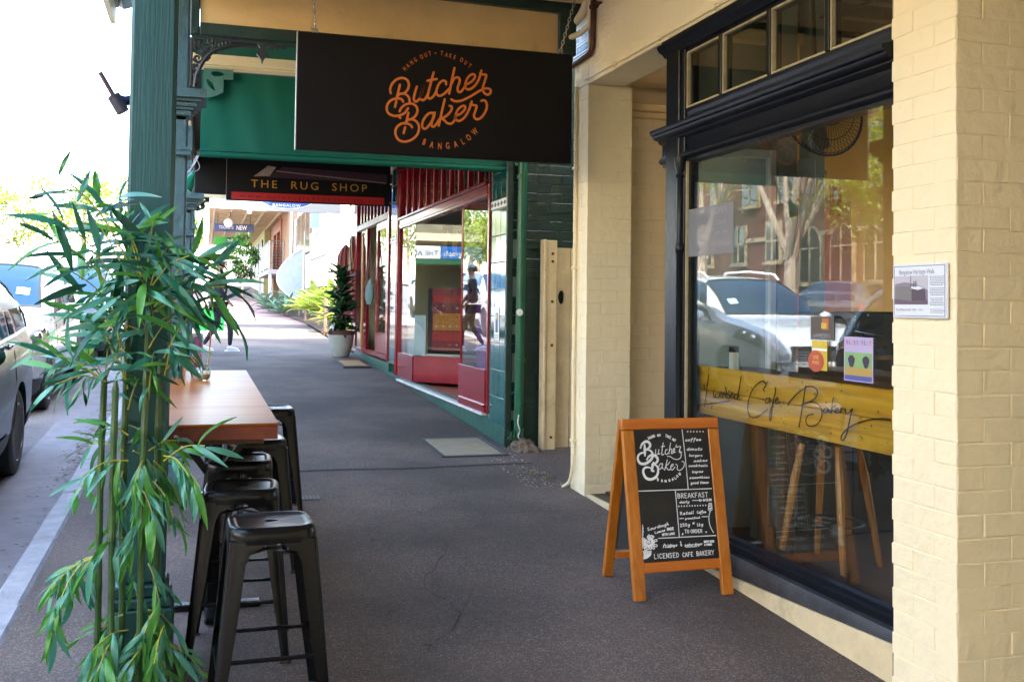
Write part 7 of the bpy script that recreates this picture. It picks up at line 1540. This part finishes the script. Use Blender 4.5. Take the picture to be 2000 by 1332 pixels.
for (x,y,s,st_) in ((2.05,37,.85,.1),(2.35,35.2,.8,.1),(2.0,34,.75,.05),(2.5,33,.8,.1),(2.25,31.8,.7,.05),(2.7,35,.8,.3),(2.75,31.5,.75,.2)):
    i+=1; rosette('agave',['blue green agave at the far corner of the garden bed','blue green agave second from the far corner of the bed','blue green agave at the path edge by the balcony posts','blue green agave beside the yellow bromeliads','smallest blue green agave on the path edge','tall blue green agave near the brick pier','blue green agave behind the bromeliads'][i-1],(x,y,gz(y)+.05),26,s,.14,ag,i,'agave','agaves in the garden bed',st_)
i=0
for (x,y,s,st_) in ((2.75,29.5,.75,.25),(3.0,28.2,.8,.45),(2.85,27.0,.8,.3),(3.25,26.8,.9,.5),(3.0,25.6,.8,.35),(3.4,25.2,.9,.5),(3.1,30,.8,.5),(2.95,24.3,.6,.2),(3.7,27.8,.9,.6)):
    i+=1; rosette('bromeliad','bright yellow green broad leaved plant in the sunlit garden bed, number %s along the path'%(['nearest the agaves','second','third','fourth','fifth','sixth','seventh','last before the stake','hindmost'][i-1]) if False else ['bright yellow green plant next to the agaves, in full sun','bright yellow green plant second from the agaves','bright yellow plant low on the path edge, overexposed','tall bright yellow plant behind the path edge','bright yellow green plant just left of the stake','large bright plant behind the stake under the tan building','yellow green plant at the back beside the agaves','small green plant on the path edge beside the stake','hindmost tall yellow plant under the panel building'][i-1],(x,y,gz(y)+.05),30,s,.24,br_,20+i,'plant','bright plants in the garden bed',st_)
b=MB(); random.seed(51)
for k in range(2600):
    x=random.uniform(2.7,5.5);y=random.uniform(19.5,25.5); z=gz(y)+random.uniform(.0,.75)*(1-.3*random.random()); d=Vector((random.gauss(0,1),random.gauss(0,1),random.gauss(.2,.6))).normalized(); s=d.cross(Vector((.1,.2,1))).normalized(); L=random.uniform(.06,.14); p=Vector((x,y,z)); b.add([p,p+d*L*.5+s*L*.25,p+d*L,p+d*L*.5-s*L*.25],[(0,1,2,3)])
obj('ground_cover',b,leafmat('shrub_leaf',(.05,.13,.02),(.18,.26,.04),.4,.45),recalc=False,smooth=0,kind='stuff')
o=obj('garden_stake',MB().box(2.58,2.66,23.3,23.38,gz(23.3)-.05,gz(23.3)+.86,.01),M['dkwood']); tag(o,'short grey timber stake at the corner of the garden bed','stake')
t=tree('overhanging_tree','drooping dark green leaved tree hanging over the garden beside the rug shop',(4.6,24.6,gz(24.6)),5.4,(1.9,1.25),5200,.30,lf2,.12,8,33,lean=(-.55,-.3),aspect=.24,clumps=22,ztr=.5)
# ======================= FAR BUILDINGS ON THE RIGHT =======================
tan=mat('tan_cement_panel',(.50,.44,.36),.7,var=.05)
t=thing('panel_building','tan fibre cement panel building raised over the garden, sunlit end wall','building',(3.2,29,1))
obj('core',MB().box(3.26,10,28.86,33.2,2.10,5.6),tan,t)
th=.85
for (y0,y1) in ((28.80,30.2),(30.23,31.7),(31.73,33.2)):
    for (z0,z1) in ((2.07,2.92),(2.95,3.80)): obj('wall_panel',MB().box(3.2,3.25,y0,y1,z0,z1,.005),tan,t)
for (x0,x1) in ((3.2,4.4),(4.43,5.6),(5.63,6.8),(6.83,8)):
    for (z0,z1) in ((2.07,2.92),(2.95,3.80),(3.83,4.7),(4.73,5.6)):
        obj('wall_panel',MB().box(x0+.0,x1,28.79,28.85,z0,z1,.005),tan,t)
q=MB()
for (y,z) in ((29.2,3.6),(29.6,3.62),(30.8,3.6),(31.2,3.62)): q.box(3.19,3.2,y,y+.06,z,z+.1)
obj('vent_slots',q,M['rubber'],t)
for x in (3.4,6.5): obj('stilt',MB().box(x,x+.15,29,29.15,.9,2.08),M['steel'],t)
obj('rear_wall',MB().box(3.5,9,33.21,41.7,1.0,5.8),tan,t)
for k in range(5):
    y0=33.3+k*1.68; f=obj('window',MB().box(3.36,3.495,y0,y0+1.62,3.35,4.9,.01),M['steel'],t); obj('pane',MB().box(3.35,3.359,y0+.08,y0+1.54,3.42,4.83),M['tanpane'] if 'tanpane' in M else M.setdefault('tanpane',mat('tinted_brown_glass',(.28,.19,.11),.12,coat=.6)),f)
    obj('wall_panel',MB().box(3.42,3.495,y0,y0+1.62,2.1,3.3,.006),tan,t)
t=thing('blade_sign','grey half oval blade sign projecting below the panel building','sign',(3.1,33.6,2.4))
P=[(3.02,3.35),(3.02,1.62)]+[(3.02-.82*math.sin(math.pi*k/14)**.8 if 0<k<14 else 3.02,1.62+1.73*k/14-.12*math.sin(math.pi*k/14)) for k in range(1,14)]
obj('sign_face',MB().prism(P,lambda u,v,q:(u,q,v),33.4,33.46),mat('blade_sign_grey',(.26,.30,.36),.4,var=.1),t)
obj('sign_rim',MB().tube([(p[0],33.39,p[1]) for p in P],.025,6,closed=True),M['white'],t)
obj('pole',MB().tube([(3.06,33.5,1.2),(3.06,33.5,3.9)],.03,6),M['steel'],t)
t=thing('banner_sign','blue and white vertical banner above the tan panels','banner',(3.2,32,4.2))
obj('cloth',MB().box(3.0,3.3,31.2,31.24,3.85,4.75),mat('banner_blue',(.25,.33,.45),.7),t); 
t=thing('brick_shop','buff brick building with a red timber doorway beyond the garden','building',(3.3,45,1.5))
for a in ((3.32,10,41.75,47.4,1.2,7),(3.32,10,53,62,1.2,7),(3.32,10,47.41,52.99,5.4,7),(3.6,10,47.41,52.99,1.2,2.9)): obj('wall',MB().box(*a),M['buffbrick'],t)
obj('door_frame',MB().box(3.25,3.6,47.42,47.75,2.9,5.39,.01).box(3.25,3.6,52.5,52.98,2.9,5.39,.01).box(3.25,3.6,47.76,52.49,4.9,5.39,.01).box(3.25,3.6,50.0,50.3,2.9,4.89,.01),mat('red_brown_timber',(.36,.09,.03),.45),t)
obj('door_panel',MB().box(3.4,3.5,47.76,49.99,2.9,4.89).box(3.4,3.5,50.31,52.49,2.9,4.89),mat('curtain_grey',(.3,.28,.3),.8,var=.2),t)
obj('corner_trim',MB().box(3.24,3.32,41.7,41.9,1.2,6.8),M['white'],t)
t=thing('balcony','grey steel balcony with sign boards on its balustrade','balcony',(2.9,50,3))
obj('deck',MB().box(2.65,3.3,46.0,54.6,2.85,3.05,.01),mat('balcony_grey',(.42,.42,.42),.6),t)
for y in (46.1,54.5): obj('post',MB().box(2.68,2.8,y-.06,y+.06,gz(50)-.2,2.85),M['white'],t)
q=MB()
for k in range(9): q.tube([(2.7,46.03,3.15+.13*k),(3.28,46.03,3.15+.13*k)],.012,5)
q.tube([(2.7,46.03,3.05),(2.7,46.03,4.3)],.025,6).tube([(3.28,46.03,3.05),(3.28,46.03,4.3)],.025,6).tube([(2.7,46.03,4.3),(3.28,46.03,4.3)],.03,6).tube([(2.7,46.03,4.3),(2.7,54.6,4.3)],.03,6)
obj('railing',q,M['steel'],t)
for k in range(5):
    for j in range(6): obj('sign_tile',MB().box(2.655,2.675,46.2+j*1.4,47.5+j*1.4,3.12+k*.225,3.32+k*.225,.004),mat('tile_sign',(.25+.08*(k%2),.28+.06*(j%2),.32),.5,var=.5,vscale=14),t)
t=thing('hotel_verandah','timber lined hotel verandah ceiling down the street','verandah',(1.6,55,5.5))
q=MB().box(.05,3.3,44.0,74,5.52,5.6); obj('ceiling_boards',q,mat('honey_lining',(.52,.36,.14),.5),t)
q=MB()
for k in range(26): q.box(.05,3.3,44.3+k*1.15,44.36+k*1.15,5.49,5.519)
for k in range(5): q.box(.3+k*.68,.38+k*.68,44.0,74,5.44,5.519)
obj('ceiling_battens',q,mat('pale_batten',(.6,.5,.32),.5),t)
obj('fascia',MB().box(.0,3.3,43.85,43.95,5.45,6.3),mat('blue_grey_fascia',(.14,.22,.28),.5),t)
for y in (44.1,52,60,68): obj('post',MB().box(-.08,.12,y,y+.2,gz(y),5.5,.02),M['white'],t)
obj('wall',MB().box(3.0,3.3,56,74,2,5.5),mat('yellow_hotel_wall',(.5,.46,.2),.6),t); f=obj('window',MB().box(2.93,2.999,57,60,3.1,5.0),M['darkgreen'],t)
for k in range(3): f=obj('window',MB().box(2.93,2.999,61+4*k,64+4*k,3.1,5.0),M['darkgreen'],t)
t=thing('beer_sign','dark blue TOOHEYS NEW sign hanging under the hotel verandah','sign',(1.2,47,4.9))
obj('sign_board',MB().box(.36,2.06,47,47.06,4.72,5.06,.005),mat('navy_sign',(.02,.03,.12),.4),t)
SF('lettering','TOOHEYS',M['white'],.86,46.99,4.83,.2,t,fit=.62); SF('lettering','NEW',M['white'],1.52,46.99,4.80,.27,t,fit=.45,bold=.006)
obj('rods',MB().tube([(.5,47.03,5.06),(.5,47.03,5.5)],.012,5).tube([(1.9,47.03,5.06),(1.9,47.03,5.5)],.012,5),M['rubber'],t)
t=thing('tab_sign','green TAB sign hanging behind the beer sign','sign',(1.2,52,4.6))
obj('sign_board',MB().box(.40,1.85,52,52.06,4.38,4.78,.005),mat('bright_green_sign',(.03,.33,.02),.5),t); obj('dark_square',MB().box(.98,1.32,51.99,51.998,4.42,4.74),M['darkgreen'],t); SF('lettering','TAB',M['white'],1.15,51.98,4.52,.2,t,fit=.28,bold=.006)
t=thing('globe_lamp','white globe lamp hanging from the hotel verandah ceiling','lamp',(.92,45.4,4.9))
obj('globe',MB().ball((.92,45.4,4.98),.19,16),M['white'],t); obj('stem',MB().tube([(.92,45.4,5.12),(1.0,45.4,5.3),(.98,45.4,5.5)],.02,6),M['rubber'],t)
tree('hedge_tree','dense dark clipped tree in a pot beneath the TAB sign',(1.5,44,gz(44)),2.75,(.62,.98),4200,.13,lf2,.05,6,61,cat='tree',aspect=.5,clumps=30,ztr=.3)
# person
# unseen trees added behind the camera to close off light from there
for i,(x,y,h,r,s) in enumerate(((-3,-52,11,6,71),(4,-58,12,6,72),(-11,-50,10,5,73))):
    tree('distant_tree',['dark street tree behind the camera in the road','tall tree behind the camera beyond the cafe','tree behind the camera across the road'][i],(x,y,gz(y)),h,(r,h*.4),2500,.6,lf2,.3,6,s,aspect=.5)

for i,(x,y,h,r,s) in enumerate(((-2.6,-4.5,7.5,3.4,81),(-3.0,-14,9,4,82),(-4.5,-26,9,4.5,83))):  # unseen kerb trees added to dim the light on camera-facing pillar sides
    tree('street_tree',['leafy kerb tree behind the camera, shading the near road','second leafy kerb tree behind the camera','third leafy kerb tree behind the camera'][i],(x,y,gz(y)-.13),h,(r,h*.3),5200,.34,lf2,.2,8,s,aspect=.5,ztr=.35)
# ======================= PERSON =======================
def skin(name,V,E_,mt,par,root=0,sub=2):
    me=bpy.data.meshes.new(name); L=rootloc(par); me.from_pydata([tuple(Vector(v[0])-L) for v in V],E_,[]); o=bpy.data.objects.new(name,me); COL.objects.link(o); o.parent=par
    sm=o.modifiers.new('s','SKIN'); sk=me.skin_vertices[0].data
    for i,v in enumerate(V): r=v[1]; sk[i].radius=(r,r) if not isinstance(r,tuple) else r; sk[i].use_root=(i==root)
    ss=o.modifiers.new('u','SUBSURF'); ss.levels=sub; ss.render_levels=sub
    bpy.context.view_layer.update()
    nm=bpy.data.meshes.new_from_object(o.evaluated_get(bpy.context.evaluated_depsgraph_get())); o.modifiers.clear(); o.data=nm; nm.materials.clear(); nm.materials.append(mt)
    nm.polygons.foreach_set('use_smooth',[True]*len(nm.polygons)); return o
px,py=.24,19.15; g=gz(py)
t=thing('person','person in black leggings, dark jacket, cap and white sneakers walking away up the footpath','person',(px,py,g))
M['skin']=mat('skin',(.42,.24,.17),.5); blk=mat('black_leggings',(.013,.013,.018),.75); jk=mat('dark_jacket',(.018,.017,.025),.8); cap=mat('pale_cap',(.40,.40,.44),.7); shoe=mat('white_sneaker',(.66,.62,.68),.5)
def P3(x,y,z): return (px+x,py+y,g+z)
# body: torso, neck, head and arms as one surface
V=[(P3(0,0,.90),(.15,.11)),(P3(0,0,1.02),(.135,.10)),(P3(0,.01,1.15),(.14,.10)),(P3(0,.02,1.30),(.165,.105)),(P3(0,.02,1.39),(.09,.08)),(P3(0,.03,1.45),.05),(P3(0,.035,1.52),(.072,.085)),(P3(0,.035,1.59),(.076,.092)),(P3(0,.035,1.645),(.05,.06)),
 (P3(.17,.01,1.345),.052),(P3(.235,-.02,1.12),.042),(P3(.20,.12,.93),.034),(P3(.185,.17,.88),.026),
 (P3(-.17,.01,1.345),.052),(P3(-.24,.02,1.12),.042),(P3(-.22,.16,.96),.034),(P3(-.20,.21,.92),.026)]
E_=[(0,1),(1,2),(2,3),(3,4),(4,5),(5,6),(6,7),(7,8),(3,9),(9,10),(10,11),(11,12),(3,13),(13,14),(14,15),(15,16)]
skin('body',V,E_,M['skin'],t)
V=[(P3(0,0,.92),(.158,.12)),(P3(0,0,1.02),(.145,.11)),(P3(0,.01,1.15),(.15,.11)),(P3(0,.02,1.29),(.172,.113)),(P3(0,.02,1.37),(.10,.085)),(P3(.172,.01,1.34),.062),(P3(.238,-.02,1.12),.052),(P3(.205,.11,.945),.042),(P3(-.172,.01,1.34),.062),(P3(-.243,.02,1.12),.052),(P3(-.223,.15,.97),.042)]
skin('jacket',V,[(0,1),(1,2),(2,3),(3,4),(3,5),(5,6),(6,7),(3,8),(8,9),(9,10)],jk,t)
V=[(P3(0,0,.90),(.15,.115)),(P3(.085,0,.82),(.092,.095)),(P3(.10,.20,.50),.058),(P3(.10,.21,.28),.053),(P3(.10,.20,.10),.034),
   (P3(-.085,0,.82),(.092,.095)),(P3(-.09,.02,.50),.058),(P3(-.09,-.12,.29),.053),(P3(-.09,-.22,.12),.034)]
skin('leggings',V,[(0,1),(1,2),(2,3),(3,4),(0,5),(5,6),(6,7),(7,8)],blk,t)
for s,(x,y,z) in ((1,(.10,.20,.035)),(-1,(-.09,-.22,.035))):
    V=[(P3(x,y-.055,z+.01),.036),(P3(x,y-.01,z+.03),.042),(P3(x,y+.07,z+.005),.038),(P3(x+.005,y+.16,z-.005),.030)]
    skin('shoe',V,[(0,1),(1,2),(2,3)],shoe,t)
    obj('sole',MB().prism([(P3(x,0,0)[0]+.045*math.sin(a)*(1.0),P3(0,y+.045,0)[1]+.135*math.cos(a)) for a in [k*math.pi/8 for k in range(16)]],lambda u,v,q:(u,v,q),g-.0,g+.022),M['white'],t)
for s,(hx,hy,hz) in ((1,(.185,.17,.88)),(-1,(-.20,.21,.92))):
    for k in range(4):
        o_=(k-1.5)*.016; V=[(P3(hx,hy+.0+o_*.6,hz-.0),.011),(P3(hx+s*.006,hy+.03+o_,hz-.045),.009),(P3(hx,hy+.05+o_,hz-.075+abs(o_)*.3),.008),(P3(hx-s*.012,hy+.045+o_,hz-.095+abs(o_)*.4),.007)]
        skin('finger',V,[(0,1),(1,2),(2,3)],M['skin'],t,sub=1)
    skin('thumb',[(P3(hx,hy-.005,hz+.0),.012),(P3(hx-s*.02,hy-.02,hz-.03),.010),(P3(hx-s*.022,hy-.012,hz-.055),.008)],[(0,1),(1,2)],M['skin'],t,sub=1)
hd=P3(0,.035,1.565)
# face towards +y (away from the camera)
obj('hair',MB().grid(lambda u,v:(hd[0]+.083*math.cos(2*math.pi*u)*math.sin(.15+1.75*v),hd[1]-.012+.098*math.sin(2*math.pi*u)*math.sin(.15+1.75*v)-.01,hd[2]+.0+.105*math.cos(.15+1.75*v)),20,10),mat('brown_hair',(.06,.03,.015),.7),t,recalc=False)
obj('nose',MB().ball((hd[0],hd[1]+.10,hd[2]-.01),.013,8,.8,1.1,1.5),M['skin'],t)
for s in (-1,1):
    obj('eye',MB().ball((hd[0]+s*.031,hd[1]+.083,hd[2]+.012),.010,8),M['white'],t); obj('pupil',MB().ball((hd[0]+s*.031,hd[1]+.091,hd[2]+.012),.0045,6),M['ink'],t)
    obj('ear',MB().ball((hd[0]+s*.079,hd[1],hd[2]-.005),.02,8,.4,.8,1.3),M['skin'],t)
obj('mouth',MB().ball((hd[0],hd[1]+.088,hd[2]-.045),.016,8,1.3,.5,.35),mat('lips',(.4,.12,.1),.5),t)
q=MB().grid(lambda u,v:(hd[0]+.088*math.cos(2*math.pi*u)*math.sin(.02+1.35*v),hd[1]+.102*math.sin(2*math.pi*u)*math.sin(.02+1.35*v),hd[2]+.02+.10*math.cos(.02+1.35*v)),20,8)
q.add([(hd[0]-.07,hd[1]+.075,hd[2]+.045),(hd[0]+.07,hd[1]+.075,hd[2]+.045),(hd[0]+.05,hd[1]+.175,hd[2]+.03),(hd[0]-.05,hd[1]+.175,hd[2]+.03)],[(0,1,2,3)])
obj('cap',q,cap,t,recalc=False)
t.rotation_euler=(0,0,R(-80))
# green slatted crate by the far post
t=thing('green_bench','green slatted street bin with diagonal bars standing beyond the walking person','bin',(.1,23,gz(23)))
g=gz(23)
obj('base',MB().box(-.15,.45,22.8,23.2,g,g+.12,.01),M['white'],t)
for k in range(6): obj('slat',MB().bar((-.15+.1*k,22.8,g+.14),(.02+.1*k,22.8,g+.62),.05,.03),mat('bright_green_slat',(.004,.13,.03),.4) if k==0 else bpy.data.materials['bright_green_slat'],t)
obj('bin_body',MB().box(-.12,.42,22.83,23.18,g+.121,g+.62,.02),bpy.data.materials['bright_green_slat'],t)
for o_ in list(bpy.data.objects):
    if o_.type=='EMPTY' and o_.parent is None and not o_.children: bpy.data.objects.remove(o_)
